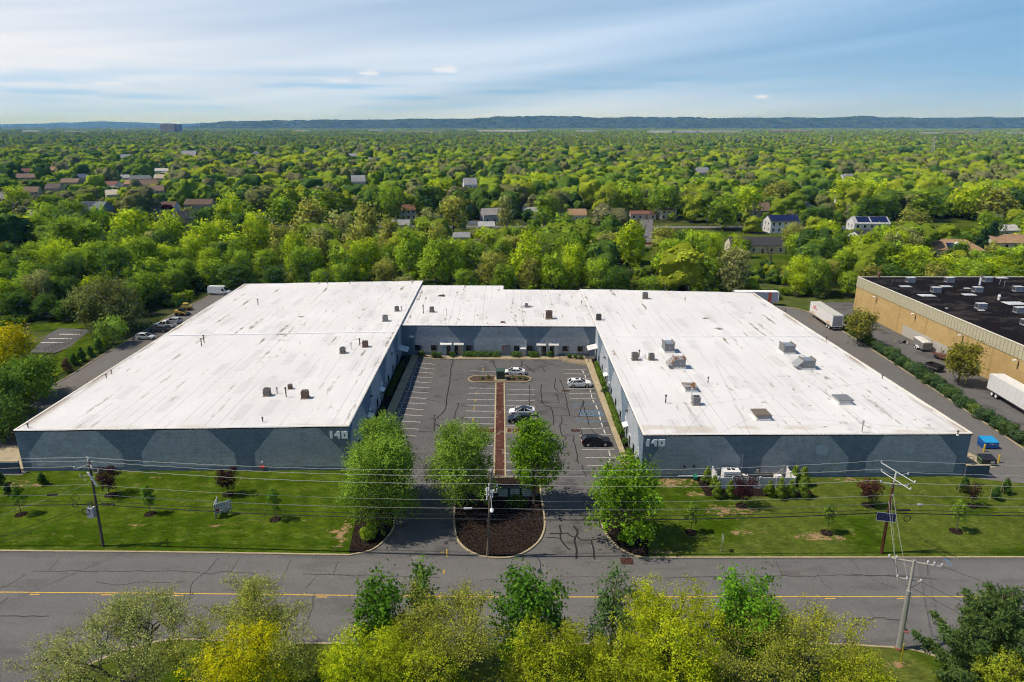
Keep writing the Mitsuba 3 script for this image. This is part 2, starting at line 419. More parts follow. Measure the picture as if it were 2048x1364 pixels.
scene['red_pole_wood'] = {'type': 'twosided', 'bsdf': {'type': 'diffuse', 'reflectance': mikit.proc(lambda p, n, uv: MX((0.055, 0.024, 0.012), (0.16, 0.075, 0.038), FB(p.x * 9, p.y * 9, p.z * 0.8, 3)))}}
scene['dark_glass'] = {'type': 'twosided', 'bsdf': {'type': 'principled', 'base_color': rgb((0.012, 0.014, 0.017)), 'roughness': 0.08, 'specular': 0.6}}
WHITE, GREYMETAL, DARKMETAL, BLACK, ALU = paint((0.78, 0.79, 0.80), 0.45), paint((0.42, 0.43, 0.45), 0.45, 0.5), paint((0.09, 0.075, 0.065), 0.6, 0.2), paint((0.015, 0.015, 0.016), 0.5), paint((0.62, 0.63, 0.64), 0.35, 0.7)
KERB = 'concrete'

# ================================================================ the setting
struct('ground', sheet([(-45000, -300), (45000, -300), (45000, 45000), (-45000, 45000)], -0.10), 'forest_floor', 'flat wooded plain reaching to the far hills')
ROADN = [(-420, 74.9), (-63.03,72.3), (-41.34,72.0), (-19.75,71.43)]
ROADE = [(16.53,70.88), (40.96,70.93), (62.08,70.98), (420, 68.0)]
ROADS = [(420, 53.6), (60, 55.9), (38.91,55.96), (29.1,56.51), (0.0,56.44), (-21.44,56.58), (-30.69,56.93)]
road_poly = Polygon([(-420, 74.9), (-63.03,72.3), (-41.34,72.0), (-19.75,71.43), (-2.97,70.83), (16.53,70.88), (40.96,70.93), (62.08,70.98), (420, 68.0), (420, 40.0), (-420, 40.0)])
road = struct('road', sheet(road_poly, 0.0), 'road_asphalt', 'grey two-lane street with a yellow centre line in front of the warehouse')
yl = [(-420, 67.6), (-57.5,64.57), (-37.74,64.35), (-18.07,64.01), (0.0,63.72), (26.47,63.8), (56.98,63.84), (420, 61.5)]
YELLOW = paint((0.72, 0.43, 0.05), 0.7)
part(road, 'centre_line', ribbon(yl, 0.13, 0.010), YELLOW)
for x in np.arange(-11, 11) * 8.05 + 2.45:
    yy = float(np.interp(x, [a for a, b in yl], [b for a, b in yl])) - 0.34
    if -60 < x < 75: part(road, 'lane_dash', ribbon([(x, yy), (x + 1.15, yy + (-0.006) * 1.15)], 0.12, 0.010), YELLOW)
# parking court and drives
lot_poly = Polygon([(-19.65,71.44), (-17.38,72.41), (-16.05,74.64), (-15.42,77.33), (-15.6, 86.0), (-21.0, 92.0), (-23.0, 100), (-23.0, 149), (18.9, 149), (18.9, 92), (14.5, 87.5), (11.98,81.06), (11.82,77.68), (12.34,74.97), (13.5,72.62), (15.13,71.18), (16.53,70.85), (-2.93,70.8)])
lot = struct('parking_lot', sheet(lot_poly, -0.004), 'lot_asphalt', 'cracked asphalt parking court between the two wings')
struct('side_drive', sheet([(67.0, 60.0), (67.0, 181.5), (60, 181.5), (60, 196), (74, 196), (80.0, 189.5), (83.36,184.09), (84.16,165.11), (83.53,120.7), (82.87,100.05), (82.6, 93), (84.5, 60.0)], -0.006), 'drive_asphalt', 'asphalt drive along the right wing')
struct('side_drive', sheet([(-73.0, 70.0), (-73.0, 93), (-75.6, 192), (-75.0, 212), (-92.5, 212), (-92.94,206.32), (-94.01,183.87), (-93.51,161.27), (-93.36,146.0), (-92.45,132.57), (-93.07,114.31), (-93.6, 70.0)], -0.006), 'drive_asphalt', 'asphalt drive along the left wing')
struct('neighbour_yard', sheet([(87.0, 60), (87.0, 186), (92, 196), (110, 196), (110, 60)], -0.012), 'lot_asphalt', 'worn asphalt yard beside the tan brick building')
struct('far_lot', sheet([(-116.0,162.95), (-111.11,149.2), (-105.12,148.84), (-104.42,153.29), (-107.7,167.31), (-117.06,169.57)], 0.03), 'lot_asphalt', 'small asphalt lot left of the drive')
far_lot = 'far_lot'
for a, b in (((-113.54,163.59), (-108.27,163.59)), ((-113.73,160.02), (-108.08,160.02)), ((-113.44,156.59), (-108.14,156.59))): part(far_lot, 'stripe', ribbon([a, b], 0.5, 0.04), matte((0.62, 0.61, 0.56)))
# lawns (raised behind the kerbs)
LZ = 0.12
lawnL = Polygon([(-420, 75.0), (-63.11,72.41), (-41.39,72.1), (-19.78,71.59), (-20.02,72.1), (-20.74,79.34), (-20.2, 88.0), (-24.4, 92.7), (-73.2, 92.5), (-73.2, 91.2), (-77, 91.2), (-93.5, 91), (-420, 95)])
struct('lawn', sheet(lawnL, LZ), 'lawn_turf', 'mown green lawn in front of the left wing')
lawnR = Polygon([(16.55,70.98), (41.02,71.05), (62.16,71.08), (78.0, 70.2), (78, 85.5), (74.8,88.75), (70.29,89.78), (67.2, 90.9), (19.3, 90.2), (18.2, 86.0), (17.61,76.87), (16.81,72.51)])
struct('lawn', sheet(lawnR, LZ), 'lawn_turf', 'green lawn with bare soil patches in front of the right wing')
struct('lawn', sheet([(95, 45), (95, 70.2), (420, 66), (420, 45)], LZ), 'lawn_turf', 'lawn beyond the right edge of the street')
struct('drive_apron', sheet([(78.0, 69.8), (78, 86), (82.6, 96), (95, 96), (95, 69.6)], -0.002), 'drive_asphalt', 'asphalt drive mouth at the street')
vs = [(-34.88,56.97), (-38.2,55.75), (-40.31,54.22), (-41.78,52.62), (-42.87,51.34), (-37.0, 40), (47.0, 40), (43.75,53.32), (41.42,54.94), (39.55,55.75), (36.47,56.1), (29.07,56.44), (0.0,56.37), (-21.42,56.51)]
struct('verge', sheet(vs, LZ), 'lawn_turf', 'grass verge under the trees on the near side of the street')
kerbs = [(ROADN, 'pale kerb along the left lawn'), (ROADE, 'pale kerb along the right lawn'),
    (smooth_line(vs[::-1][:0] + [(43.75,53.32), (41.42,54.94), (39.55,55.75), (36.47,56.1), (29.09,56.48), (0.0,56.41), (-21.43,56.55), (-30.71,56.97), (-34.9,57.0), (-38.23,55.82), (-40.35,54.28), (-41.82,52.68), (-42.87,51.34)]), 'pale kerb along the near grass verge'),
    (smooth_line([(-19.75,71.43), (-17.38,72.41), (-16.05,74.64), (-15.42,77.33), (-15.61,79.71), (-15.6, 86)]), 'curved kerb at the left driveway'),
    (smooth_line([(14.2, 88), (11.98,81.06), (11.82,77.68), (12.34,74.97), (13.5,72.62), (15.13,71.18), (16.71,70.88)]), 'curved kerb at the right driveway'),
    (smooth_line([(70, 193), (78.5, 190.5), (83.36,184.09), (84.16,165.11), (83.91,138.99), (83.53,120.7), (82.87,100.05), (82.2, 92)]), 'kerb between the right drive and the hedge'),
    (smooth_line([(-92.8, 212), (-92.94,206.32), (-94.01,183.87), (-93.51,161.27), (-93.36,146.0), (-92.45,132.57), (-93.07,114.31), (-93.4, 80)]), 'kerb along the left drive'),
    (smooth_line([(87.2, 186), (87.0, 150), (86.6, 120), (86.2, 95)]), 'kerb along the yard of the tan brick building')]
for pts, lab in kerbs: struct('kerb', kerb_mesh(pts, 0.26 if 'lawn' in lab else 0.22), KERB, lab)
# gutter dust along the kerb and patches in the street
ISL = smooth_line([(-8.03,89.63), (-8.05,84.16), (-7.81,79.34), (-7.24,75.41), (-6.21,73.14), (-4.64,71.59), (-2.94,70.88), (-0.45,70.78), (1.64,71.89), (3.39,74.1), (4.28,76.92), (4.43,80.19), (4.21,85.51), (4.19,88.32), (3.61,89.78), (2.08,90.53), (-0.3,90.76), (-2.53,90.68)], 5)
isl = Polygon(ISL)
bed = struct('mulch_bed', sheet(isl.buffer(-0.12), 0.13), 'mulch_bark', 'dark mulch island in the middle of the entrance')
struct('kerb', prism(isl.difference(isl.buffer(-0.24)), -0.02, 0.15), KERB, 'rounded kerb round the mulch island')
struct('mulch_bed', sheet([(-19.68,71.59), (-17.41,72.56), (-16.2,74.75), (-15.55,77.33), (-15.68,79.71), (-15.9, 86), (-20, 88), (-20.74,79.34), (-20.02,72.1)], 0.135), 'mulch_bark', 'dark mulch corner bed at the left driveway')
struct('mulch_bed', sheet([(14.4, 88), (12.11,81.06), (11.95,77.68), (12.44,75.08), (13.61,72.72), (15.22,71.33), (16.56,71.02), (16.81,72.51), (17.61,76.87), (18.2, 86), (18.8, 90)], 0.135), 'mulch_bark', 'dark mulch corner bed at the right driveway')
bits = []
rng = np.random.default_rng(4)
for poly in (isl.buffer(-0.4),):
    x0, y0, x1, y1 = poly.bounds
    for _ in range(2600):
        x, y = rng.uniform(x0, x1), rng.uniform(y0, y1)
        if poly.contains(Point(x, y)):
            a = rng.uniform(0, PI); l, w = rng.uniform(0.05, 0.13), rng.uniform(0.02, 0.05)
            c, s = math.cos(a), math.sin(a)
            z = 0.14 + rng.uniform(0, 0.03)
            bits.append([(x - l * c, y - l * s, z), (x + w * s, y - w * c, z + .015), (x + l * c, y + l * s, z + rng.uniform(-.01, .03)), (x - w * s, y + w * c, z + .015)])
bv = np.array(bits).reshape(-1, 3); bf = np.arange(len(bv)).reshape(-1, 4)
part(bed, 'bark_chips', (bv, bf), matte((0.075, 0.052, 0.042)), kind='stuff')
# brick walk, capsule island, sidewalks
walk = [(-3.16,130.26), (-1.73,130.26), (-1.12,90.68), (-2.53,90.68)]
bw = struct('brick_walk', sheet(walk, 0.03), 'paver_brick', 'red brick walk between two concrete borders')
for a, b, sgn in ((walk[0], walk[3], -1), (walk[1], walk[2], 1)):
    part(bw, 'border', kerb_mesh([(a[0] + sgn * 0.14, a[1]), (b[0] + sgn * 0.14, b[1])], 0.26, 0.05), KERB)
for x0, x1, py in ((-8.3, -2.95, 859), (-0.9, 4.0, 860)):
    yb, yt = (-6.3,106.07)[1], (-6.4,108.08)[1]
    br = part(bw, 'crossing', sheet([(x0, yb), (x1, yb), (x1, yt), (x0, yt)], 0.02), 'paver_brick')
    part(br, 'edging', kerb_mesh([(x0, yb), (x1, yb), (x1, yt), (x0, yt), (x0, yb)], 0.18, 0.035), KERB)
cap = LineString([(-7.1, 131.9), (2.0, 131.9)]).buffer(2.0, quad_segs=8)
cap = Polygon(np.array(cap.exterior.coords))
struct('mulch_bed', sheet(cap.buffer(-0.2), 0.1), matte((0.10, 0.075, 0.055)), 'long planted island in the parking court')
struct('kerb', prism(cap.difference(cap.buffer(-0.26)), -0.02, 0.15), KERB, 'pale kerb round the planted island in the parking court')
STONE = matte((0.30, 0.24, 0.165))
sw = struct('sidewalk', None, None, 'pale concrete sidewalk along the right wing of the court')
del labels[sw]; labels[sw] = {'label': 'pale concrete sidewalk along the right wing of the court', 'category': 'sidewalk', 'kind': 'structure'}


def slabs(key, a0, a1, b0, b1, n, z=0.12):
    """Slabs between the edges a0-a1 and b0-b1."""
    a0, a1, b0, b1 = (np.array(v) for v in (a0, a1, b0, b1))
    for k in range(n):
        g = 0.011 / n * 1.0
        t0, t1 = k / n + 0.012 / n, (k + 1) / n - 0.012 / n
        q = [a0 + (a1 - a0) * t0, a0 + (a1 - a0) * t1, b0 + (b1 - b0) * t1, b0 + (b1 - b0) * t0]
        part(key, 'slab', prism([tuple(v) for v in q], -0.05, z + 0.003 * ((k * 7) % 5 - 2)), KERB)


slabs(sw, (16.25, 144.5), (17.30, 97.2), (17.75, 144.2), (18.15, 97.2), 24)
struct('planting_strip', sheet([(17.3, 144.5), (18.8, 144.5), (18.9, 90.6), (17.2, 88.5), (17.9, 92)], 0.07), 'mulch_bark', 'dark mulch strip at the foot of the right wing')
slabs(sw, (17.3, 97.0), (16.2, 89.6), (18.2, 97.0), (17.6, 89.2), 4)
sl = numbered('sidewalk'); labels[sl] = {'label': 'concrete sidewalk in the shade of the left wing', 'category': 'sidewalk', 'kind': 'structure'}
slabs(sl, (-22.75, 147.6), (-23.1, 98.0), (-21.2, 147.6), (-21.5, 98.0), 24)
struct('planting_strip', sheet([(-22.8, 146), (-25.2, 146), (-24.4, 93), (-23.0, 93)], 0.07), 'mulch_bark', 'dark mulch strip at the foot of the left wing')
sc = numbered('sidewalk'); labels[sc] = {'label': 'concrete sidewalk in front of the centre block doors', 'category': 'sidewalk', 'kind': 'structure'}
slabs(sc, (-14.7,144.79), (10.63,144.44), (-14.84,146.35), (10.74,146.0), 17)
struct('planting_bed', sheet([(-22.14,147.58), (-15.26,144.79), (-14.84,146.35), (-16, 146.9), (-23.5, 147.6)], 0.1), STONE, 'stony planting bed at the left end of the centre block')
struct('planting_bed', sheet([(10.87,146.35), (10.86,144.44), (12.83,142.59), (16.2,140.93), (16.6, 147), (12, 147)], 0.1), STONE, 'stony planting bed at the right end of the centre block')
struct('kerb', kerb_mesh(smooth_line([(-22.37,147.58), (-19.62,145.65), (-16.34,144.44), (-14.78,144.51), (-2.68,144.27), (10.62,144.17), (11.33,143.26), (12.81,142.25), (16.15,140.44)])), KERB, 'kerb in front of the centre block')
# parking stripes
SW = matte((0.56, 0.55, 0.53)); SB = matte((0.10, 0.26, 0.46))


def z2(x, y): return 700 + x / 3.41, 540 + y / 3.41


def stripe(a, b, w=0.15, m=None): part(lot, 'stripe', ribbon([a, b], w, 0.006), m or SW)


ys = [128.3 + 540 - 540]
left_rows = [((-21.52,142.15), (-16.73,141.16)), ((-21.65,139.18), (-16.65,138.32)), ((-21.58,136.36), (-16.59,135.5)), ((-21.57,133.6), (-16.52,132.71)), ((-21.5,130.74), (-16.44,129.89)), ((-21.29,127.94), (-16.37,127.06)), ((-21.32,125.18), (-16.36,124.42)), ((-21.33,122.33), (-16.25,121.47)), ((-21.42,119.59), (-16.22,118.88)), ((-21.4,116.84), (-16.18,116.14)), ((-21.35,113.99), (-16.16,113.41)), ((-20.94,111.22), (-16.16,110.58)), ((-20.8,108.28), (-16.13,107.67)), ((-20.76,105.48), (-16.1,104.89))]
for a, b in left_rows: stripe(a, b)
for (a, b), (c, d) in zip(left_rows, left_rows[1:]):
    f = 0.16
    p, q = np.array(a) * (1 - f) + np.array(b) * f, np.array(c) * (1 - f) + np.array(d) * f
    stripe(tuple(p * 0.78 + q * 0.22), tuple(p * 0.12 + q * 0.88), 0.13)
for xl, xr, ys_ in ((-8.6, -3.1, (127.0, 124.0, 121.1, 118.3, 115.5, 112.7, 109.9, 107.1, 101.5, 98.7, 95.9, 93.1)), (-1.0, 4.4, (126.3, 123.5, 120.7, 117.9, 115.1, 112.3, 109.0, 106.4, 101.2, 98.4, 95.6, 92.8, 90.2))):
    for y in ys_: stripe((xl, y), (xr, y - 0.12))
stripe((-8.97,137.1), (-3.51,136.33)); stripe((3.7,135.56), (3.86,135.56))
right_rows = [((10.96,138.04), (15.87,137.73)), ((11.07,135.16), (16.22,134.95)), ((11.08,132.42), (16.24,132.27)), ((11.07,129.58), (16.44,129.44)), ((11.11,126.79), (16.42,126.65)), ((11.13,123.92), (16.38,124.0)), ((11.11,121.29), (16.3,121.47)), ((11.14,118.74), (16.55,118.84)), ((12.2,115.51), (16.7,115.58)), ((12.02,113.52), (16.64,113.63)), ((11.31,110.73), (16.68,110.84)), ((11.49,107.88), (16.71,108.16)), ((11.37,105.18), (16.83,105.54)), ((11.22,99.78), (16.59,100.05)), ((11.51,97.0), (16.43,97.26)), ((11.54,94.35), (15.25,94.43))]
for k, (a, b) in enumerate(right_rows): stripe(a, b, 0.15, SB if k in (7, 8, 9, 10) else None)
for (a, b), (c, d) in zip(right_rows, right_rows[1:]):
    f = 0.18
    p, q = np.array(b) * (1 - f) + np.array(a) * f, np.array(d) * (1 - f) + np.array(c) * f
    if abs(p[1] - q[1]) > 1.6: stripe(tuple(p * 0.8 + q * 0.2), tuple(p * 0.2 + q * 0.8), 0.2, matte((0.62, 0.60, 0.54)))
for k in range(6):
    t = k / 6
    p, q = np.array((12.2,115.51)) * (1 - t) + np.array((16.7,115.58)) * t, np.array((12.02,113.52)) * (1 - t - 0.13) + np.array((16.64,113.63)) * (t + 0.13)
    stripe(tuple(p), tuple(q), 0.16, SB)


def wheelchair(x, y, s):
    """The seated figure of an accessible bay, as thin painted lines (head, back, seat, leg, wheel)."""
    w = [(x + s * 0.45 * math.cos(t), y + s * 0.45 * math.sin(t)) for t in np.linspace(2.3, 2 * PI, 12)]
    for pts in (w, [(x - 0.1 * s, y + 0.75 * s), (x - 0.05 * s, y + 0.2 * s), (x + 0.35 * s, y + 0.2 * s), (x + 0.55 * s, y - 0.35 * s)], [(x - .14 * s, y + .95 * s), (x - .06 * s, y + .95 * s)]):
        part(lot, 'bay_symbol', ribbon(pts, 0.09, 0.006), matte((0.13, 0.22, 0.32)))


wheelchair(*(11.81,117.31), 0.8); wheelchair(*(11.59,111.87), 0.8)
# sealed cracks, traced on the court and the street
CRACKS = [([(-13.16,144.89),(-13.12,138.59),(-12.67,129.81),(-12.6,123.09),(-12.3,117.66),(-12.48,115.27),(-13.71,111.68),(-13.31,106.79)],0.16),([(-14.08,113.94),(-13.92,111.68),(-14.56,112.31)],0.12),([(-13.5,109.8),(-12.38,108.88),(-11.26,109.19)],0.13),([(-12.93,109.19),(-11.88,106.79)],0.13),([(-15.94,106.79),(-13.4,106.5),(-11.65,106.5)],0.1),([(-16.42,121.23),(-14.62,120.14),(-10.63,119.07),(-6.22,119.21),(-4.01,119.42)],0.08),([(-10.04,119.21),(-10.06,116.97),(-10.36,114.93),(-10.26,111.68)],0.13),([(-4.25,143.89),(-3.84,140.47),(-2.96,136.75)],0.15),([(2.31,144.89),(2.19,140.95),(1.43,138.59)],0.15),([(2.26,141.43),(3.48,138.59),(3.76,136.75)],0.1),([(3.06,140.95),(4.82,135.84)],0.1),([(5.29,140.47),(6.51,139.06),(7.02,136.3)],0.12),([(3.56,128.98),(3.51,123.47),(3.25,121.97),(3.39,116.28)],0.11),([(6.09,128.98),(5.63,125.0),(5.7,119.78),(6.17,118.01),(7.23,117.31),(7.48,112.31),(7.25,109.19)],0.14),([(8.96,132.33),(8.51,127.36),(9.09,125.0)],0.14),([(8.47,124.23),(8.85,121.23),(8.85,119.07)],0.1),([(9.84,131.91),(10.27,127.36),(10.36,122.71),(10.34,113.61)],0.12),([(5.68,119.42),(8.73,119.42)],0.08),([(4.24,117.66),(7.23,117.31),(9.91,116.62)],0.08),([(5.63,125.0),(4.15,123.85),(3.53,124.08)],0.09),([(3.47,119.42),(4.61,120.5),(5.71,120.14)],0.09),([(7.54,113.28),(10.19,113.28),(13.04,112.77),(15.49,113.41)],0.12),([(8.84,112.96),(8.8,110.42),(8.33,109.19),(8.38,106.21),(8.51,104.49)],0.13),([(8.39,110.11),(9.86,109.19)],0.1),([(8.26,104.49),(9.04,105.06),(9.08,103.93),(8.39,102.82),(8.21,99.61)],0.13),([(9.19,105.34),(10.41,105.17),(10.28,102.27),(10.36,99.09),(10.34,95.11)],0.12),([(7.42,99.09),(7.14,93.03)],0.13),([(12.01,112.96),(13.55,120.5),(13.4,116.28),(13.46,112.96),(13.45,109.19)],0.12),([(11.8,107.98),(11.89,105.06)],0.1),([(1.34,128.98),(3.69,130.64),(8.68,132.76)],0.07),([(-12.84,135.31),(-8.9,134.07)],0.08),([(-12.75,105.06),(-12.34,101.19)],0.05),([(13.57,107.98),(14.49,105.06)],0.1),([(6.23,77.86),(6.31,76.34),(6.17,75.68),(6.2,74.71),(6.58,73.61),(6.94,72.83),(7.23,72.53)],0.16),([(4.79,76.06),(6.2,76.1),(7.15,76.18),(7.48,75.6),(8.01,75.28),(8.27,75.52),(8.66,74.71),(9.81,74.63),(11.43,74.99)],0.16),([(8.05,77.86),(8.44,76.84),(8.41,76.01),(8.01,75.2),(7.94,73.45),(7.79,70.74)],0.2),([(9.99,74.55),(10.09,72.99),(9.99,70.59)],0.16),([(4.37,75.2),(5.4,75.2),(6.13,74.95)],0.12),([(10.85,94.63),(10.93,92.07),(11.18,90.84)],0.12),([(8.56,91.51),(9.44,91.44),(10.78,91.73)],0.1),([(7.74,87.92),(7.78,86.26),(8.12,85.96)],0.12),([(7.97,86.78),(9.06,87.19),(10.34,87.29)],0.09),([(39.47,67.78),(40.67,67.69),(41.44,67.42),(42.61,67.51),(43.43,67.56),(45.95,67.24),(49.11,66.89)],0.1),([(35.88,60.16),(38.22,60.12),(38.45,60.39),(39.69,60.39),(39.78,60.16),(42.01,60.12)],0.12),([(40.88,70.76),(40.95,68.5)],0.06),([(41.37,67.06),(42.88,65.67),(43.53,65.24)],0.05),([(38.59,61.91),(38.53,60.54)],0.05),([(15.98,67.1),(22.37,67.26),(30.92,67.43),(35.09,67.26),(35.66,67.6),(40.55,67.6),(46.84,67.43)],0.09),([(25.21,69.68),(25.01,68.28)],0.05),([(31.66,70.04),(31.4,67.6)],0.05),([(28.1,67.26),(27.86,65.94)],0.05),([(35.66,67.6),(35.64,65.62),(36.19,64.98)],0.05),([(-56.37,68.33),(-49.54,68.33),(-42.11,68.33),(-37.23,68.2),(-35.05,67.79),(-34.05,68.27),(-29.86,67.79)],0.09),([(-57.92,65.17),(-57.04,66.69),(-56.79,67.63)],0.09),([(-54.81,71.61),(-54.53,68.59)],0.05),([(-47.8,66.38),(-44.91,65.77),(-41.92,66.38),(-38.66,66.13),(-37.67,66.53)],0.07),([(-35.54,70.92),(-35.85,68.27),(-36.62,66.38),(-35.8,63.7),(-35.97,62.01),(-35.76,59.61)],0.08),([(-32.95,70.92),(-33.04,68.27)],0.05),([(-26.63,70.58),(-26.62,67.63)],0.05),([(-20.88,70.24),(-20.88,67.79)],0.06),([(-22.86,67.0),(-23.32,65.17)],0.07),([(-22.11,64.28),(-21.7,61.46),(-21.63,58.08)],0.08),([(-54.7,60.66),(-49.4,60.66)],0.12),([(-56.06,62.57),(-55.93,63.7)],0.1),([(-24.47,67.79),(-18.89,67.63)],0.09),([(-22.4,67.69),(-20.78,67.59),(-14.37,67.43),(-8.37,67.18)],0.07),([(-3.77,66.5),(-1.22,66.96)],0.05),([(-5.47,68.39),(-5.11,69.05)],0.05),([(5.53,67.28),(9.5,67.28),(17.43,67.18)],0.05),([(8.17,62.11),(9.66,62.11)],0.06)]
YM = matte((0.50, 0.33, 0.06))
for a, b in (((-8.1,72.72), (-7.9,71.18)), ((-8.78,72.1), (-8.35,72.1)), ((-8.02,68.64), (-7.94,67.79)), ((-6.99,125.05), (-6.84,124.0)), ((-6.99,121.19), (-7.02,119.96)), ((-6.99,117.54), (-7.0,116.14)), ((-6.98,112.31), (-7.0,111.01)), ((-6.26,138.67), (-6.2,137.1))):
    part(lot, 'utility_mark', ribbon([a, b], 0.16, 0.011), YM)
for a, b in (((52.38,70.78), (52.27,69.31)), ((52.08,70.88), (52.81,70.78))): part(road, 'utility_mark', ribbon([a, b], 0.14, 0.011), matte((0.10, 0.22, 0.45)))
for pts in ([(-12.11,71.28), (-10.9,71.38), (-10.74,70.58), (-12.12,70.48)], [(31.51,68.35), (33.9,68.45), (33.68,67.6), (31.32,67.51)], [(-34.46,60.79), (-31.82,60.87), (-31.05,59.79), (-33.73,59.64)]): part(road, 'patch', sheet(pts, 0.008), matte((0.20, 0.19, 0.18)) if pts[0][0] < -5 and pts[0][1] > 70 else matte((0.135, 0.13, 0.127)))
rng = np.random.default_rng(12)
ms = []
for pts, w in CRACKS:
    p = np.array(pts)
    q = [p[0]]
    for a, b in zip(p, p[1:]):
        n = max(1, int(np.linalg.norm(b - a) / 0.8))
        for t in range(1, n + 1): q.append(a + (b - a) * t / n + (rng.normal(0, 0.075, 2) if t < n else 0))
    ms.append(ribbon(q, w * 1.3, 0.012))
part(lot, 'crack_sealant', cat([m for m in ms if m.vertices[:, 1].mean() > 71.5]), matte((0.034, 0.033, 0.034)), kind='stuff')
part(road, 'crack', cat([m for m in ms if m.vertices[:, 1].mean() <= 71.5]), matte((0.072, 0.069, 0.067)), kind='stuff')
for (x, y), s in (((13.83,70.28), 1.0), ((12.15,77.94), 0.5), ((10.56,125.5), 0.45), ((10.9,107.11), 0.6)):
    g = thing('storm_drain', {1.0: 'rusty storm drain grate in the gutter by the right driveway', 0.5: 'dark drain grate at the edge of the right driveway under the trees', 0.45: 'small drain grate in the court near the white SUV', 0.6: 'brown drain grate in the court behind the black SUV'}[s], 'drain grate')
    part(g, 'frame', box(x - 0.75, x + 0.75, y - 0.45 * s - .2, y + 0.45 * s + .2, -0.05, 0.014), matte((0.03, 0.022, 0.02)))
    for k in range(7): part(g, 'bar', box(x - 0.66 + k * 0.2, x - 0.56 + k * 0.2, y - 0.45 * s - .1, y + 0.45 * s + .1, 0.0, 0.03), matte((0.13, 0.06, 0.045)))

# ---------------------------------------------------------------- far hills
def ridge(name, label, x0, x1, prof, y0, depth, seed, dx):
    """A wooded ridge: prof(x) crest height above the plain, y0 the distance of its foot."""
    xs = np.arange(x0, x1, dx); ts = np.concatenate([np.linspace(0, 1, 15), [1.4, 2.0]])
    X_, T_ = np.meshgrid(xs, ts, indexing='ij')
    hh = prof(X_)
    Y_ = y0 + T_ * depth + 300 * meshkit.fbm(np.stack([X_ / 2500, T_ * 0, X_ * 0], -1), 3, seed)
    up = np.where(T_ <= 1, np.sin(np.clip(T_, 0, 1) * PI / 2) ** 1.2, 1 - 0.1 * (T_ - 1))
    Z_ = hh * up + (meshkit.fbm(np.stack([X_ / 420, T_ * 3.0, X_ * 0], -1), 4, seed + 3) - 0.5) * 0.85 * hh * np.sin(np.clip(T_, 0, 1) * PI * 0.93) + (meshkit.noise(np.stack([X_ / 55, Y_ / 60, X_ * 0], -1), seed + 5) - 0.3) * 15 - 8
    V = np.stack([X_, Y_, Z_], -1).reshape(-1, 3)
    n = len(ts); i, j = np.meshgrid(np.arange(len(xs) - 1), np.arange(n - 1), indexing='ij')
    a = (i * n + j).ravel()
    struct(name, (V, np.vstack([np.stack([a, a + n, a + n + 1, a + 1], 1)])), 'hill_woods', label, smooth=True)


ridge('hills', 'long blue wooded ridge on the horizon', -4650, 15000,
      lambda x: np.interp(x, [-4650, -4300, -3800, -2500, -600, 0, 700, 1800, 3000, 5000, 6500, 8000, 15000], [0, 75, 112, 120, 148, 178, 168, 162, 155, 160, 150, 166, 160]) + 18 * (meshkit.fbm(np.stack([x / 900, x * 0, x * 0], -1), 3, 8) - 0.5), 8800, 1500, 2, 28)
ridge('hills', 'low pale hills far off on the left', -21000, -5600,
      lambda x: np.interp(x, [-21000, -15500, -13900, -12600, -11500, -10900, -10270, -9500, -8640, -8050, -7550, -6900, -5600], [80, 70, 78, 118, 150, 96, 112, 70, 116, 72, 100, 88, 60]), 18600, 1500, 9, 45)

# ================================================================ the warehouse
wh = thing('warehouse', 'long slate blue and grey warehouse with two wings and white flat roofs', 'building')
WA = [(-73.9, 92.6), (-24.3, 92.8), (-25.6, 191.8), (-76.2, 190.5)]; ZA = [6.6, 7.25, 7.25, 6.6]
WB = [(19.1, 90.3), (67.2, 91.0), (64.8, 178.8), (18.6, 182.2)]; ZB = [7.0, 6.85, 6.85, 7.05]
WC = [(-25.2, 147.7), (18.78, 146.7), (18.66, 182.0), (-2.5, 182.6), (-2.5, 187.3), (-25.4, 187.9)]; ZC = [6.85] * 6


def shell(corners, zs, z0=-0.3):
    n = len(corners)
    v = [(x, y, z0) for x, y in corners] + [(x, y, z) for (x, y), z in zip(corners, zs)]
    f = []
    for i in range(n):
        j = (i + 1) % n
        f += [[i, j, n + j], [i, n + j, n + i]]
    return trimesh.Trimesh(np.array(v, float), np.array(f), process=False)


def roof_slab(corners, zs, over=0.12, thick=0.16):
    P = Polygon(corners).buffer(over, join_style=2)
    v, f = trimesh.creation.triangulate_polygon(P, engine='earcut')
    from scipy.interpolate import NearestNDInterpolator
    zz = NearestNDInterpolator(np.array(corners), np.array(zs))(v)
    top = np.column_stack([v, zz + thick]); bot = np.column_stack([v, zz - 0.02])
    ring = np.array(P.exterior.coords)[:-1]
    if not P.exterior.is_ccw: ring = ring[::-1]
    idx = [int(np.argmin(((v - r) ** 2).sum(1))) for r in ring]
    n, m = len(v), len(ring)
    F = [list(t) for t in f]
    tm = trimesh.Trimesh(top, np.array(F), process=False)
    if tm.face_normals[:, 2].mean() < 0: tm.invert()
    side_v = np.vstack([top[idx], bot[idx]])
    sf = []
    for i in range(m):
        j = (i + 1) % m
        sf += [[m + i, m + j, j], [m + i, j, i]]
    return tm, trimesh.Trimesh(side_v, np.array(sf), process=False)


FASCIA = paint((0.030, 0.026, 0.028), 0.5)
for nm, cs, zs in (('left', WA, ZA), ('right', WB, ZB), ('centre', WC, ZC)):
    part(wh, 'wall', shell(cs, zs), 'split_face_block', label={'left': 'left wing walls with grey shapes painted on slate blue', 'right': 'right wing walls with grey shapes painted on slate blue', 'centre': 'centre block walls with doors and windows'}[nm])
    top, rim = roof_slab(cs, zs)
    part(wh, 'roof', top, 'roof_membrane', label=f'white membrane roof of the {nm} wing' if nm != 'centre' else 'white membrane roof of the centre block')
    part(wh, 'fascia', rim, FASCIA)
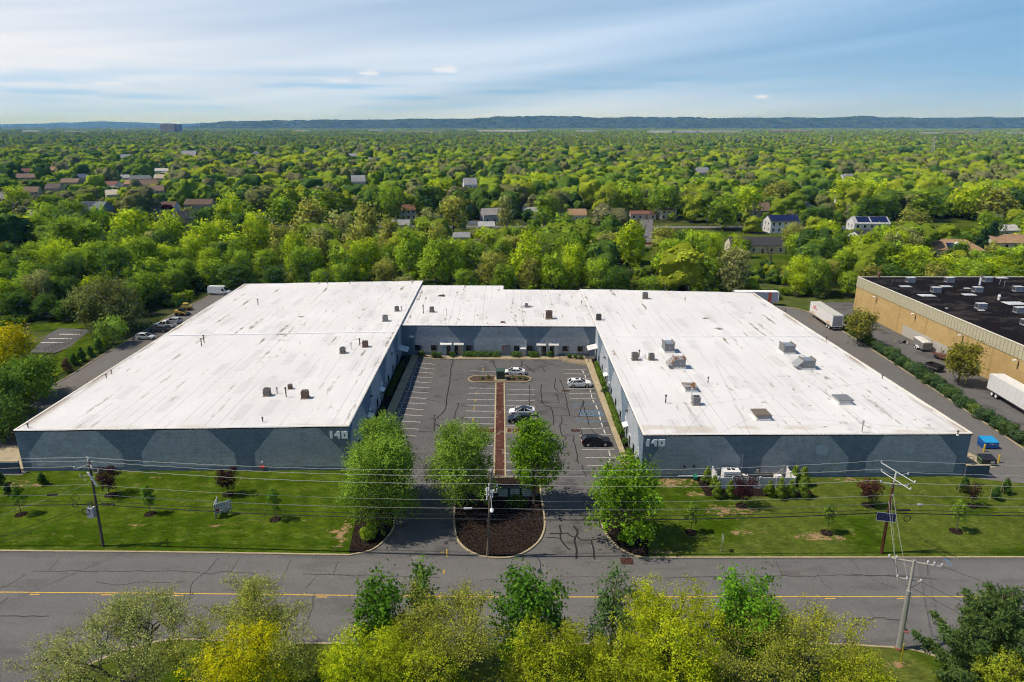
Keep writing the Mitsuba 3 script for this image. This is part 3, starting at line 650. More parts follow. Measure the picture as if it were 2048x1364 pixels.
# white gutters on the outer edges, raised joints across the wings, white edge metal inside the fascia
def bar(parent, name, a, b, w, h, m, dz=0.0):
    a, b = np.array(a, float), np.array(b, float); d = b - a; L = np.linalg.norm(d); d /= L
    s = np.cross(d, [0, 0, 1]); s /= np.linalg.norm(s); u = np.cross(s, d)
    v = [a + s * w * i / 2 + u * h * k + d * L * t for t in (0, 1) for i in (-1, 1) for k in (0, 1)]
    return part(parent, name, hull(v), m)


def top_edge(cs, zs, i, j, off=0.0): return (cs[i][0], cs[i][1], zs[i] + 0.15 + off), (cs[j][0], cs[j][1], zs[j] + 0.15 + off)


EDGE = paint((0.74, 0.73, 0.70), 0.5)
GUT = paint((0.70, 0.66, 0.58), 0.55)
for cs, zs, e, m in ((WA, ZA, (3, 0), GUT), (WB, ZB, (1, 2), GUT)):
    a, b = top_edge(cs, zs, *e); bar(wh, 'gutter', (a[0], a[1], a[2] - 0.12), (b[0], b[1], b[2] - 0.12), 0.34, 0.22, m)
for cs, zs, e in ((WA, ZA, (0, 1)), (WA, ZA, (1, 2)), (WB, ZB, (0, 1)), (WB, ZB, (3, 0)), (WC, ZC, (0, 1)), (WA, ZA, (2, 3)), (WB, ZB, (2, 3))):
    a, b = top_edge(cs, zs, *e); a, b = np.array(a), np.array(b)
    ctr = np.array([np.mean([c[0] for c in cs]), np.mean([c[1] for c in cs]), 0])
    d = (b - a)[:2]; nrm = np.array([-d[1], d[0], 0]) / np.linalg.norm(d); nrm = nrm if nrm @ (ctr - a) > 0 else -nrm
    bar(wh, 'edge_strip', a + nrm * 0.12, b + nrm * 0.12, 0.24, 0.09, EDGE)
bar(wh, 'roof_joint', (-75.0, 140.4, 6.78), (-24.9, 141.2, 7.38), 0.5, 0.14, WHITE)
bar(wh, 'roof_joint', (18.9, 138.3, 7.15), (66.0, 138.9, 7.03), 0.5, 0.12, WHITE)


def facing(axis, at, out, u0, u1, z0, z1, d0, d1):
    """A block on a wall: axis 'y' = wall of constant y; out = -1 or 1, the side it faces; d0..d1 how far it stands proud."""
    lo, hi = sorted((at + out * d0, at + out * d1))
    return box(u0, u1, lo, hi, z0, z1) if axis == 'y' else box(lo, hi, u0, u1, z0, z1)


def window(parent, axis, at, out, u, z0, z1, w, frame=BLACK, sill=True, mull=1, name='window'):
    k = numbered(f'{parent}__{name}')
    f = 0.07
    ms = [facing(axis, at, out, u - w / 2, u + w / 2, z1 - f, z1, -0.05, 0.05), facing(axis, at, out, u - w / 2, u + w / 2, z0, z0 + f, -0.05, 0.05)]
    for t in [-w / 2] + [-w / 2 + w * i / (mull + 1) for i in range(1, mull + 1)] + [w / 2 - f]: ms.append(facing(axis, at, out, u + t, u + t + f, z0 + f, z1 - f, -0.05, 0.045))
    scene[k] = mikit.ply(cat(ms), frame)
    part(k, 'pane', facing(axis, at, out, u - w / 2 + 0.03, u + w / 2 - 0.03, z0 + 0.03, z1 - 0.03, -0.08, 0.012), 'dark_glass')
    if sill: part(k, 'sill', facing(axis, at, out, u - w / 2 - 0.06, u + w / 2 + 0.06, z0 - 0.1, z0 - 0.004, -0.05, 0.12), GREYMETAL)
    return k


def canopy(parent, axis, at, out, u, z, w, d, m=WHITE, drop=0.25):
    """A sloping entrance canopy fixed to the wall."""
    pts = []
    for s in (-w / 2, w / 2):
        for dist, zz in ((0.0, z + 0.12), (d, z - drop + 0.12), (0.0, z), (d, z - drop - 0.05)):
            pts.append((u + s, at + out * dist, zz) if axis == 'y' else (at + out * dist, u + s, zz))
    return part(parent, 'canopy', hull(pts), m)


YC = 147.05
for (x, z), w in (((-21.31,1.75), 1.5), ((-17.68,1.69), 1.55), ((-9.69,1.69), 1.5), ((1.17,1.72), 1.45), ((4.16,1.72), 1.45), ((12.13,1.81), 1.5), ((15.58,1.81), 1.5)):
    window(wh, 'y', 147.7 - (x + 25.2) * 0.0227, -1, x, 1.05, 2.35, w)


def yc(x): return 147.7 - (x + 25.2) * 0.0227


def doorway(x, w, lit, frame=ALU):
    y = yc(x)
    k = part(wh, 'door', facing('y', y, -1, x - w / 2, x + w / 2, 0.12, 2.5, -0.05, 0.04), 'dark_glass', label=None)
    part(k, 'frame', cat([facing('y', y, -1, x - w / 2 - .06, x - w / 2 + .02, 0.12, 2.56, -.05, .08), facing('y', y, -1, x + w / 2 - .02, x + w / 2 + .06, 0.12, 2.56, -.05, .08), facing('y', y, -1, x - .04, x + .04, 0.12, 2.5, -.05, .07), facing('y', y, -1, x - w / 2, x + w / 2, 2.5, 2.58, -.05, .08)]), frame)
    if lit: part(k, 'side_panel', facing('y', y, -1, x + lit[0], x + lit[1], 0.14, 2.3, 0.02, 0.055), paint(lit[2], 0.4))


doorway((-14.92,1.1)[0], 1.9, (-0.9, -0.1, (0.30, 0.42, 0.50))); doorway((-12.14,1.1)[0], 1.9, (0.15, 0.9, (0.34, 0.32, 0.26)))
doorway((6.81,1.1)[0], 1.9, (-0.9, -0.2, (0.45, 0.47, 0.48))); doorway((9.53,1.1)[0], 1.9, (0.1, 0.85, (0.50, 0.54, 0.60)))
for px, w in ((890, 2.6), (916.5, 2.3), (1083, 2.2), (1108.5, 2.3)):
    x = (px - 1024) / 8.93; canopy(wh, 'y', yc(x), -1, x, 2.8, w, 0.6, WHITE if px < 900 else paint((0.60, 0.60, 0.57), 0.5))
BLUE = paint((0.05, 0.10, 0.30), 0.4); RED = paint((0.55, 0.03, 0.03), 0.5)
for px, py, lines in ((890.5, 686, 2), (1083.5, 685.8, 2), (1108.5, 685.8, 2)):
    x, z = (px - 1024) / 8.8, 3.45
    s = part(wh, 'sign', facing('y', yc(x), -1, x - 0.62, x + 0.62, z - 0.16, z + 0.19, 0.0, 0.06), BLUE, label=None)
    for r in range(lines): part(s, 'lettering', cat([facing('y', yc(x), -1, x - 0.5 + 0.13 * i, x - 0.41 + 0.13 * i, z - 0.09 + 0.15 * r, z - 0.02 + 0.15 * r, 0.06, 0.068) for i in range(8)]), WHITE)
s = part(wh, 'sign', facing('y', yc(-22.8), -1, -23.4, -22.2, 4.15, 4.5, 0.0, 0.06), WHITE)
part(s, 'lettering', cat([facing('y', yc(-22.8), -1, -23.3 + 0.14 * i, -23.2 + 0.14 * i, 4.24, 4.40, 0.06, 0.068) for i in range(7)]), paint((0.10, 0.16, 0.3), 0.5))
x = (-1.36,1.34)[0]
d = part(wh, 'door', facing('y', yc(x), -1, x - 1.0, x + 1.0, 0.12, 2.55, 0.0, 0.06), paint((0.17, 0.18, 0.21), 0.5), label='grey double service door with a red notice')
part(d, 'seam', facing('y', yc(x), -1, x - 0.015, x + 0.015, 0.12, 2.55, 0.06, 0.068), BLACK)
part(d, 'notice', facing('y', yc(x), -1, x - 0.62, x - 0.42, 1.5, 2.2, 0.06, 0.07), RED)
part(wh, 'downspout', facing('y', yc(3.2), -1, 3.15, 3.25, 0.1, 3.7, 0.0, 0.12), WHITE)
k = part(wh, 'utility_box', facing('y', yc(2.5), -1, 1.95, 3.0, 0.1, 1.75, 0.0, 0.7), GREYMETAL); part(k, 'lid', facing('y', yc(2.5), -1, 1.85, 3.1, 1.75, 1.88, 0.0, 0.8), WHITE)
LAMPB = paint((0.07, 0.06, 0.055), 0.5)
for x, z in (((-2.87,5.95)[0], 5.6),): part(wh, 'wall_lamp', hull([(x - .25, yc(x), z), (x + .25, yc(x), z), (x - .25, yc(x) - .45, z - .1), (x + .25, yc(x) - .45, z - .1), (x - .25, yc(x), z - .3), (x + .25, yc(x), z - .3)]), LAMPB)
# the long walls of the court
def xr(y): return 19.1 - (y - 90.3) * 0.00544
def xl(y): return -24.3 - (y - 92.8) * 0.01313
RW = [139.8, 134.2, 129.2, 121.2, 115.5, 110.2, 105.2, 97.0, 92.9]
for wall, ys_, f, out in (('right', RW, xr, -1), ('left', [140.5, 134.0, 128.0, 121.5, 115.5, 110.0, 104.0, 98.5], xl, 1)):
    for y in ys_: window(wh, 'x', f(y), out, y, 1.05, 2.35, 1.3)
    for y in (127.0, 123.6, 103.2, 100.2) if wall == 'right' else (125.0, 119.0, 107.0):
        d = part(wh, 'door', facing('x', f(y), out, y - 0.6, y + 0.6, 0.1, 2.4, -0.05, 0.05), 'dark_glass')
        part(d, 'frame', cat([facing('x', f(y), out, y - .68, y - .58, .1, 2.48, -.05, .09), facing('x', f(y), out, y + .58, y + .68, .1, 2.48, -.05, .09), facing('x', f(y), out, y - .68, y + .68, 2.4, 2.5, -.05, .09)]), WHITE)
    for y in (126.9, 103.2) if wall == 'right' else (119.0, 107.0):
        canopy(wh, 'x', f(y), out, y, 3.0, 1.9, 0.8)
        part(wh, 'sign', facing('x', f(y), out, y + 1.2, y + 2.2, 3.2, 3.55, 0.0, 0.06), WHITE)
    for y in (130.5, 103.6) if wall == 'right' else (133.0, 110.0):
        part(wh, 'wall_lamp', hull([(f(y), y - .25, 5.4), (f(y), y + .25, 5.4), (f(y) + out * .5, y - .25, 5.25), (f(y) + out * .5, y + .25, 5.25), (f(y), y - .25, 5.05), (f(y), y + .25, 5.05)]), LAMPB)
# corner canopies over the inner stairs
for sx, y, f in ((-1, 144.0, xr), (1, 143.2, xl)):
    x = f(y)
    cpk = part(wh, 'canopy', hull([(x, y - 1.6, 3.35), (x, y + 1.6, 3.35), (x + sx * 2.1, y - 1.6, 2.8), (x + sx * 2.1, y + 1.6, 2.8), (x, y - 1.6, 3.2), (x, y + 1.6, 3.2), (x + sx * 2.1, y - 1.6, 2.68), (x + sx * 2.1, y + 1.6, 2.68)]), WHITE)
    part(cpk, 'post', cat([box(x + sx * 1.9 - .05, x + sx * 1.9 + .05, y - 1.5, y - 1.4, 0.05, 2.75), box(x + sx * 1.9 - .05, x + sx * 1.9 + .05, y + 1.4, y + 1.5, 0.05, 2.75)]), DARKMETAL)
    part(cpk, 'seam', cat([hull([(x + sx * .02, y - 1.6 + k, 3.36), (x + sx * 2.1, y - 1.6 + k, 2.81), (x + sx * .02, y - 1.55 + k, 3.36), (x + sx * 2.1, y - 1.55 + k, 2.81), (x + sx * .02, y - 1.57 + k, 3.40), (x + sx * 2.1, y - 1.57 + k, 2.85)]) for k in (.8, 1.6, 2.4)]), GREYMETAL)
# the house number 140 in raised block figures on both fronts
def numerals(x0, y, ztop, h, m):
    w = 0.44 * h / 1.3
    def pz(poly):
        me = trimesh.creation.extrude_polygon(Polygon(poly), 0.16, engine='earcut') if isinstance(poly, list) else trimesh.creation.extrude_polygon(poly, 0.16, engine='earcut')
        v = me.vertices.copy(); me.vertices = np.column_stack([x0 + v[:, 0], y - 0.02 - v[:, 2], ztop - h + v[:, 1]]); me.fix_normals(); return me
    one = [(0, 0), (w, 0), (w, h), (0, h)]
    a = 1.55 * w
    four = [(a + 1.4 * w, 0), (a + 2.4 * w, 0), (a + 2.4 * w, h), (a + 1.2 * w, h), (a, h * 0.47), (a, h * 0.38), (a + 1.4 * w, h * 0.38)]
    b = a + 3.0 * w
    zero = Polygon([(b, 0), (b + 2.4 * w, 0), (b + 2.4 * w, h), (b, h)], [[(b + .92 * w, 0.28 * h), (b + 1.48 * w, 0.28 * h), (b + 1.48 * w, 0.68 * h), (b + .92 * w, 0.68 * h)]])
    for poly in (one, four, zero): part(wh, 'numeral', pz(poly), m)


NUM = paint((0.82, 0.86, 0.92), 0.5)
numerals(-27.1, 92.77, 6.56, 1.12, NUM)
numerals(19.6, 90.28, 6.52, 1.12, NUM)
RCON = matte((0.115, 0.13, 0.15))
part(wh, 'wall_patch', facing('y', 90.66, -1, 44.6, 46.3, 3.9, 5.3, -0.02, 0.015), matte((0.40, 0.47, 0.54)))
for x in (33.9, 42.2): part(wh, 'conduit', facing('y', 90.5 + (x - 33) * 0.015, -1, x - 0.05, x + 0.05, 0.3, 4.0, 0.0, 0.1), GREYMETAL)
part(wh, 'conduit', facing('y', 90.62, -1, 36.3, 43.3, 0.9, 1.0, 0.02, 0.14), GREYMETAL)
part(wh, 'pipe', facing('y', 90.36, -1, 24.6, 29.0, 0.45, 0.58, 0.05, 0.22), WHITE)
for x in (25.4, 26.8): part(wh, 'vent', facing('y', 90.38, -1, x - .12, x + .12, 1.9, 2.2, 0, 0.15), BLACK)
for x in (36.3, 39.8, 42.8): part(wh, 'meter_box', facing('y', 90.6, -1, x - .2, x + .2, 0.9, 1.45, 0.02, 0.25), GREYMETAL)
k = part(wh, 'fire_connection', cat([cyl((-37.7, 92.75, 0.75), (-37.7, 92.35, 0.75), 0.14), cyl((-37.95, 92.75, .75), (-37.95, 92.3, .7), .1), cyl((-37.45, 92.75, .75), (-37.45, 92.3, .7), .1)]), RED, label='red twin fire hose connection low on the wall')
part(wh, 'fire_bell', cyl((-37.7, 92.78, 1.5), (-37.7, 92.62, 1.5), 0.18), WHITE)
# wing walls at the outer front corners and the sunken dock behind the right one
for x0, x1, y in ((-79.5, -73.95, 92.0), (67.25, 70.7, 90.75)):
    k = thing('dock_wall', 'low slate blue wall running left from the left wing corner' if x0 < 0 else 'low slate blue wall running right from the right wing corner', 'wall')
    part(k, 'wall', box(x0, x1, y - 0.15, y + 0.15, -0.2, 2.0), matte((0.075, 0.105, 0.145)))
    part(k, 'coping', box(x0 - .05, x1 + .05, y - 0.2, y + 0.2, 2.0, 2.1), KERB)
struct('dock_apron', prism([(-79.5, 92.3), (-74.0, 92.9), (-74.2, 101), (-83, 101)], 0.0, 0.25), 'concrete', 'pale concrete apron at the left wing corner')
struct('dock_apron', sheet([(67.3, 91.2), (74.5, 94.2), (73.0, 99.5), (66.9, 103)], 0.01), 'concrete', 'pale concrete dock apron at the right wing corner')
k = thing('dock_ramp', 'concrete ramp with grey pipe railings at the right wing corner', 'ramp')
part(k, 'slab', hull([(67.3, 94.5, 0), (71.8, 94.5, 0), (67.2, 99.5, 0), (71.4, 99.5, 0), (67.3, 94.5, 1.0), (71.8, 94.5, 0.3), (67.2, 99.5, 1.0), (71.4, 99.5, 0.3)]), 'concrete')
for y in (94.7, 96.6, 98.6):
    rl = part(k, 'railing', cat([cyl((67.4, y, 2.0), (71.2, y, 1.3), 0.035, 6), cyl((67.4, y, 1.5), (71.2, y, .85), 0.03, 6)]), GREYMETAL)
    part(rl, 'post', cat([cyl((x, y, 0.3), (x, y, 2.0 - (x - 67.4) * 0.18), 0.035, 6) for x in (67.5, 69.3, 71.1)]), GREYMETAL)

# ================================================================ the tan brick neighbour
nb = thing('brick_building', 'tan brick building with a beige metal band and a black flat roof', 'building')
NC = [(98.9, 100.0), (190, 100), (190, 187.6), (96.9, 187.6)]
part(nb, 'wall', shell(NC, [6.9] * 4, -0.2), 'tan_brick')
PAN = paint((0.47, 0.44, 0.31), 0.45)
def nx(y): return 98.9 - (y - 100) * 0.0228
pans = []
for y in np.arange(100, 187.4, 1.02):
    pans.append(hull([(nx(y) - d, yy, z) for d in (0.05, 0.16) for yy in (y, min(y + 0.96, 187.6)) for z in (6.85, 9.5)]))
part(nb, 'metal_band', cat([hull([(nx(100) - .04, 100, 6.9), (nx(187.6) - .04, 187.6, 6.9), (nx(100) + .3, 100, 6.9), (nx(187.6) + .3, 187.6, 6.9), (nx(100) - .04, 100, 9.5), (nx(187.6) - .04, 187.6, 9.5), (nx(100) + .3, 100, 9.5), (nx(187.6) + .3, 187.6, 9.5)]), box(97.3, 190, 187.3, 187.65, 6.9, 9.5)]), paint((0.38, 0.355, 0.25), 0.5))
part(nb, 'band_panels', cat(pans), PAN, kind='stuff', label='upright beige metal panels with narrow seams')
part(nb, 'roof', sheet([(nx(100) + .25, 100), (190, 100), (190, 187.35), (nx(187) + .25, 187.35)], 9.32), 'black_membrane')
CAPM = paint((0.62, 0.58, 0.47), 0.5)
bar(nb, 'parapet_cap', (nx(100), 100, 9.5), (nx(187.6), 187.6, 9.5), 0.5, 0.1, CAPM); bar(nb, 'parapet_cap', (nx(187.6), 187.5, 9.5), (190, 187.5, 9.5), 0.4, 0.1, CAPM)
for y0, y1, h in ((151.4, 163.2, 2.6), (143.0, 151.0, 2.5), (135.0, 142.6, 2.4)): part(nb, 'painted_panel', hull([(nx(y) - d, y, z) for y in (y0, y1) for d in (0.02, 0.06) for z in (0.1, h)]), matte((0.47, 0.46, 0.42)))
for y in (176.5, 159.0, 141.5, 125):
    lk = part(nb, 'wall_lamp', cyl((nx(y) - 0.05, y, 6.4), (nx(y) - 0.75, y, 6.55), 0.05, 6), GREYMETAL)
    part(lk, 'lamp_head', hull([(nx(y) - a, y + b, z) for a in (0.6, 1.2) for b in (-.25, .25) for z in (6.45, 6.65)]), WHITE)
    part(lk, 'bracket', box(nx(y) - 0.1, nx(y) + 0.0, y - 0.1, y + 0.1, 5.4, 6.4), paint((0.16, 0.09, 0.05), 0.7))

# ================================================================ vehicles
TYRE, RIM = paint((0.018, 0.018, 0.019), 0.8), paint((0.52, 0.53, 0.55), 0.3, 0.8)


def wheel(parent, x, y, r=0.34, w=0.22):
    t = part(parent, 'wheel', cyl((x, y - w / 2, r), (x, y + w / 2, r), r, 18), TYRE)
    s = 1 if y > 0 else -1
    part(t, 'rim', cyl((x, y + s * (w / 2 - 0.02), r), (x, y + s * (w / 2 + 0.012), r), r * 0.64, 14), RIM)
    return t


class Rig:
    """Collects parts in the vehicle's own frame (x forward) and sets them down."""
    def __init__(self, name, label, category, x, y, rz, group=None, z=0.0):
        self.k = thing(name, label, category, group); self.to = place(x, y, z, rz)

    def add(self, name, mesh, m, smooth=False, parent=None, label=None): return part(parent or self.k, name, mesh, m, smooth, label, to=self.to)


def side_extrude(poly, hw, taper):
    m = trimesh.creation.extrude_polygon(poly, 2 * hw, engine='earcut')
    v = m.vertices.copy(); y = v[:, 2] - hw
    x, z = v[:, 0], v[:, 1]
    m.vertices = np.column_stack([x, y * taper(x, z), z]); m.invert(); m.fix_normals()
    return m


def car(label, x, y, rz, kind, c, group=None, roof=None, sunroof=False, z=0.0, cat_='car'):
    """kind: sedan, coupe, suv or hatch."""
    D = dict(sedan=(4.75, 0.91, 1.44, 0.33), coupe=(4.72, 0.93, 1.45, 0.34), suv=(4.7, 0.94, 1.64, 0.37), hatch=(4.25, 0.89, 1.54, 0.33))[kind]
    L, hw, H, r = D; h = L / 2
    belt = 0.96 if kind in ('sedan', 'coupe') else (1.08 if kind == 'suv' else 1.0)
    wf, wr = h - 0.92, -(h - 0.98)
    if kind == 'sedan': prof = [(-h, .42), (-h - .02, .66), (-h + .06, .98), (-h + .5, 1.03), (-h + .95, 1.02), (h - 1.75, belt), (h - 1.35, .94), (h - .35, .80), (h - .06, .68), (h, .5), (h - .05, .26), (-h + .1, .26)]
    elif kind == 'coupe': prof = [(-h, .42), (-h, .7), (-h + .05, 1.02), (-h + .35, 1.08), (-h + .9, 1.02), (h - 1.6, belt), (h - 1.2, .93), (h - .3, .76), (h - .04, .6), (h, .45), (h - .05, .24), (-h + .1, .26)]
    elif kind == 'suv': prof = [(-h + .02, .45), (-h - .02, .72), (-h + .05, 1.12), (-h + .3, 1.14), (h - 1.6, belt + .02), (h - 1.25, 1.07), (h - .3, .98), (h - .04, .84), (h, .55), (h - .06, .34), (-h + .12, .34)]
    else: prof = [(-h + .02, .42), (-h - .02, .66), (-h + .04, 1.02), (-h + .25, 1.06), (h - 1.45, belt), (h - 1.15, .97), (h - .3, .82), (h - .04, .68), (h, .48), (h - .05, .26), (-h + .1, .26)]
    body = Polygon(prof).difference(Point(wf, r).buffer(r + .06, quad_segs=6)).difference(Point(wr, r).buffer(r + .06, quad_segs=6))
    body = body.segmentize(0.35)
    P = paint(c, 0.25, 0.0, 0.5, 1.0) if max(c) > .06 else paint(c, 0.22, 0.0, 0.25, 0.25)
    R = Rig(kind_name := {'sedan': 'sedan', 'coupe': 'sedan', 'suv': 'suv', 'hatch': 'hatchback'}[kind], label, cat_, x, y, rz, group, z)
    R.add('body', side_extrude(body, hw, lambda X, Z: 1 - 0.13 * np.clip((np.abs(X) - h + .75) / .75, 0, 1) ** 2 - 0.05 * np.clip((Z - .75) / .35, 0, 1) - .04 * np.clip((.5 - Z) / .25, 0, 1)), P, 35)
    R.add('underbody', box(-h + .2, h - .2, -hw + .12, hw - .12, 0.16, 0.5), BLACK)
    A = dict(sedan=((-h + .55, 1.0), (-h + 1.3, H - .05), (h - 2.28, H - .03), (h - 1.35, belt - .02)), coupe=((-h + .32, 1.06), (-h + 1.55, H - .04), (h - 2.35, H - .03), (h - 1.2, belt - .03)),
             suv=((-h + .08, belt + .02), (-h + .72, H - .07), (h - 2.2, H - .04), (h - 1.3, belt)), hatch=((-h + .06, belt), (-h + .5, H - .06), (h - 2.0, H - .04), (h - 1.1, belt - .02)))[kind]
    (x0, z0), (x1, z1), (x2, z2), (x3, z3) = A
    wb, wt = hw - .07, hw - .25
    R.add('windows', hull([(x0, s * wb * .93, z0) for s in (-1, 1)] + [(x1, s * wt, z1) for s in (-1, 1)] + [(x2, s * wt, z2) for s in (-1, 1)] + [(x3, s * wb * .95, z3) for s in (-1, 1)] + [((x0 + x3) / 2, s * wb, belt - .04) for s in (-1, 1)]), 'dark_glass')
    rp = paint(roof, 0.15, 0, .5, 1.0) if roof else P
    rf = R.add('roof', hull([(x1 - .03, s * (wt + .01), z1 + .0) for s in (-1, 1)] + [(x2 + .05, s * (wt + .01), z2 - .01) for s in (-1, 1)] + [(x1 + .15, s * (wt - .1), z1 + .055) for s in (-1, 1)] + [((x1 + x2) / 2, s * (wt - .1), H + .01) for s in (-1, 1)] + [(x2 - .15, s * (wt - .1), z2 + .045) for s in (-1, 1)]), rp, 40)
    if sunroof: R.add('sunroof', hull([(q, s * (wt - .2), zz) for q in ((x1 + x2) / 2 - .1, x2 - .3) for s in (-1, 1) for zz in (H - .02, H + .02)]), 'dark_glass', parent=rf)
    pil = []
    for s in (-1, 1):
        pil.append((np.array([(x3, s * wb * .96, z3), (x2 + .02, s * (wt + .02), z2)]), [.05, .04]))
        pil.append((np.array([(x0 + .02, s * wb * .95, z0), (x1, s * (wt + .02), z1)]), [.09, .07]))
        xm = (x1 + x2) / 2
        pil.append((np.array([(xm - .05, s * (wb + .0), belt - .02), (xm - .1, s * (wt + .03), (z1 + z2) / 2)]), [.045, .04]))
        if kind in ('suv', 'hatch'): pil.append((np.array([(x0 + .65, s * (wb - .01), belt), (x1 + .45, s * (wt + .03), z1)]), [.09, .07]))
    for q in pil: R.add('pillar', tubes([q], 5, True), P)
    for px, py in ((wf, hw - .13), (wf, -hw + .13), (wr, hw - .13), (wr, -hw + .13)):
        w = part(R.k, 'wheel', cyl((px, py - .11, r), (px, py + .11, r), r, 18), TYRE, to=R.to)
        s = 1 if py > 0 else -1
        part(w, 'rim', cyl((px, py + s * .08, r), (px, py + s * .125, r), r * .66, 12), RIM, to=R.to)
    for s in (-1, 1):
        R.add('headlight', hull([(h - q, s * yy, zz) for q, yy, zz in ((.50, .84 * hw, .80), (.12, .70 * hw, .70), (.12, .44 * hw, .70), (.50, .86 * hw, .70), (.04, .68 * hw, .62), (.03, .46 * hw, .62))] ) if kind != 'suv' else hull([(h - q, s * yy, zz) for q, yy, zz in ((.48, .85 * hw, .96), (.12, .72 * hw, .88), (.10, .44 * hw, .88), (.46, .87 * hw, .84), (.03, .70 * hw, .78), (.02, .46 * hw, .78))]), paint((0.55, 0.57, 0.6), 0.15))
        R.add('tail_light', hull([(-h + q, s * yy, zz) for q, yy, zz in ((-.03, .5 * hw, belt - .02), (-.03, .8 * hw, belt - .02), (.22, .885 * hw, belt - .02), (-.04, .5 * hw, belt - .2), (-.04, .8 * hw, belt - .2), (.2, .9 * hw, belt - .2))]), paint((0.35, 0.012, 0.015), 0.2))
        R.add('mirror', hull([(x3 - .25 + a, s * (hw + b), belt + .05 + q) for a in (-.06, .08) for b in (-.02, .14) for q in (-.07, .07)]), P)
    R.add('windscreen_base', hull([(x3 - .04, s * wb * .93, z3 + .02) for s in (-1, 1)] + [(x3 + .1, s * wb * .93, z3 - .01) for s in (-1, 1)] + [(x3 + .05, s * wb * .93, z3 - .06) for s in (-1, 1)]), BLACK)
    R.add('grille', hull([(h - .03, s * .42 * hw, zz) for s in (-1, 1) for zz in (.4, .66)] + [(h + .008, s * .40 * hw, zz) for s in (-1, 1) for zz in (.42, .62)]), BLACK)
    R.add('number_plate', box(-h - .045, -h - .0, -.26, .26, .62 if kind != 'suv' else .72, .74 if kind != 'suv' else .84), WHITE)
    return R


WP, NAVY, BLK, SIL, CHAR = (0.74, 0.75, 0.76), (0.010, 0.016, 0.035), (0.010, 0.010, 0.014), (0.48, 0.49, 0.51), (0.05, 0.055, 0.065)
car('white four-door sedan parked beside the planted island and the green transformer', 0.35, 134.7, PI - 0.02, 'sedan', WP, 'cars parked in the court')
car('white SUV with a dark sunroof parked nose to the right sidewalk', 13.55, 127.9, 0.02, 'suv', WP, 'cars parked in the court', sunroof=True)
car('white sedan with a black glass roof parked against the brick walk', 1.75, 114.0, PI, 'coupe', (0.78, 0.78, 0.77), 'cars parked in the court', roof=(0.006, 0.007, 0.010))
car('dark navy hatch-backed car next to the black-roofed white sedan', 1.35, 110.7, PI, 'hatch', NAVY, 'cars parked in the court')
car('black SUV parked alone near the front of the right sidewalk', 13.75, 101.7, 0.02, 'suv', BLK, 'cars parked in the court')
car('silver hatchback parked on the left drive, nearest the camera of its row', -89.75, 159.7, -0.12, 'hatch', SIL, 'cars parked on the left drive')
car('dark grey SUV parked on the left drive behind the silver hatchback', -89.3, 166.0, PI - 0.1, 'suv', CHAR, 'cars parked on the left drive')
car('silver SUV farthest back in the row on the left drive', -89.6, 173.6, PI - 0.1, 'suv', (0.38, 0.40, 0.43), 'cars parked on the left drive')
# pickup with a dark bed cover
R = Rig('pickup_truck', 'white pickup truck with a dark bed between two SUVs on the left drive', 'pickup truck', -90.0, 169.9, PI - 0.1, 'cars parked on the left drive')
bp = Polygon([(-2.8, .5), (-2.8, 1.1), (1.0, 1.1), (1.2, 1.12), (2.55, 1.05), (2.72, .8), (2.7, .4), (-2.7, .4)]).difference(Point(1.75, .4).buffer(.46)).difference(Point(-1.7, .4).buffer(.46)).segmentize(.4)
WPK = paint((0.70, 0.71, 0.72), .3, 0, .5, 1.0)
R.add('body', side_extrude(bp, .97, lambda X, Z: 1 - .1 * np.clip((X - 2) / .7, 0, 1) ** 2), WPK, 35)
R.add('bed_cover', box(-2.7, -.95, -.83, .83, 1.08, 1.13), BLACK)
R.add('windows', hull([(-.9, s * .88, 1.1) for s in (-1, 1)] + [(1.25, s * .88, 1.1) for s in (-1, 1)] + [(-.75, s * .7, 1.8) for s in (-1, 1)] + [(.35, s * .7, 1.8) for s in (-1, 1)]), 'dark_glass')
R.add('roof', hull([(-.8, s * .72, 1.79) for s in (-1, 1)] + [(.4, s * .72, 1.79) for s in (-1, 1)] + [(-.6, s * .6, 1.86) for s in (-1, 1)] + [(.2, s * .6, 1.86) for s in (-1, 1)]), WPK)
R.add('pillar', tubes([(np.array([(1.25, s * .88, 1.1), (.37, s * .72, 1.8)]), [.05, .05]) for s in (-1, 1)] + [(np.array([(-.9, s * .88, 1.1), (-.77, s * .72, 1.8)]), [.09, .08]) for s in (-1, 1)] + [(np.array([(.1, s * .9, 1.1), (.0, s * .73, 1.8)]), [.05, .05]) for s in (-1, 1)], 5, True), WPK)
for px in (1.75, -1.7):
    for py in (-.85, .85):
        w = R.add('wheel', cyl((px, py - .13, .4), (px, py + .13, .4), .4, 18), TYRE); R.add('rim', cyl((px, py + math.copysign(.1, py), .4), (px, py + math.copysign(.145, py), .4), .25, 12), RIM, parent=w)
for s in (-1, 1): R.add('tail_light', box(-2.84, -2.78, s * .86 - .07, s * .86 + .07, .75, 1.05), paint((0.35, 0.012, 0.015), 0.2)); R.add('headlight', box(2.62, 2.70, s * .7 - .15, s * .7 + .15, .8, .98), paint((0.55, 0.57, 0.6), 0.15))
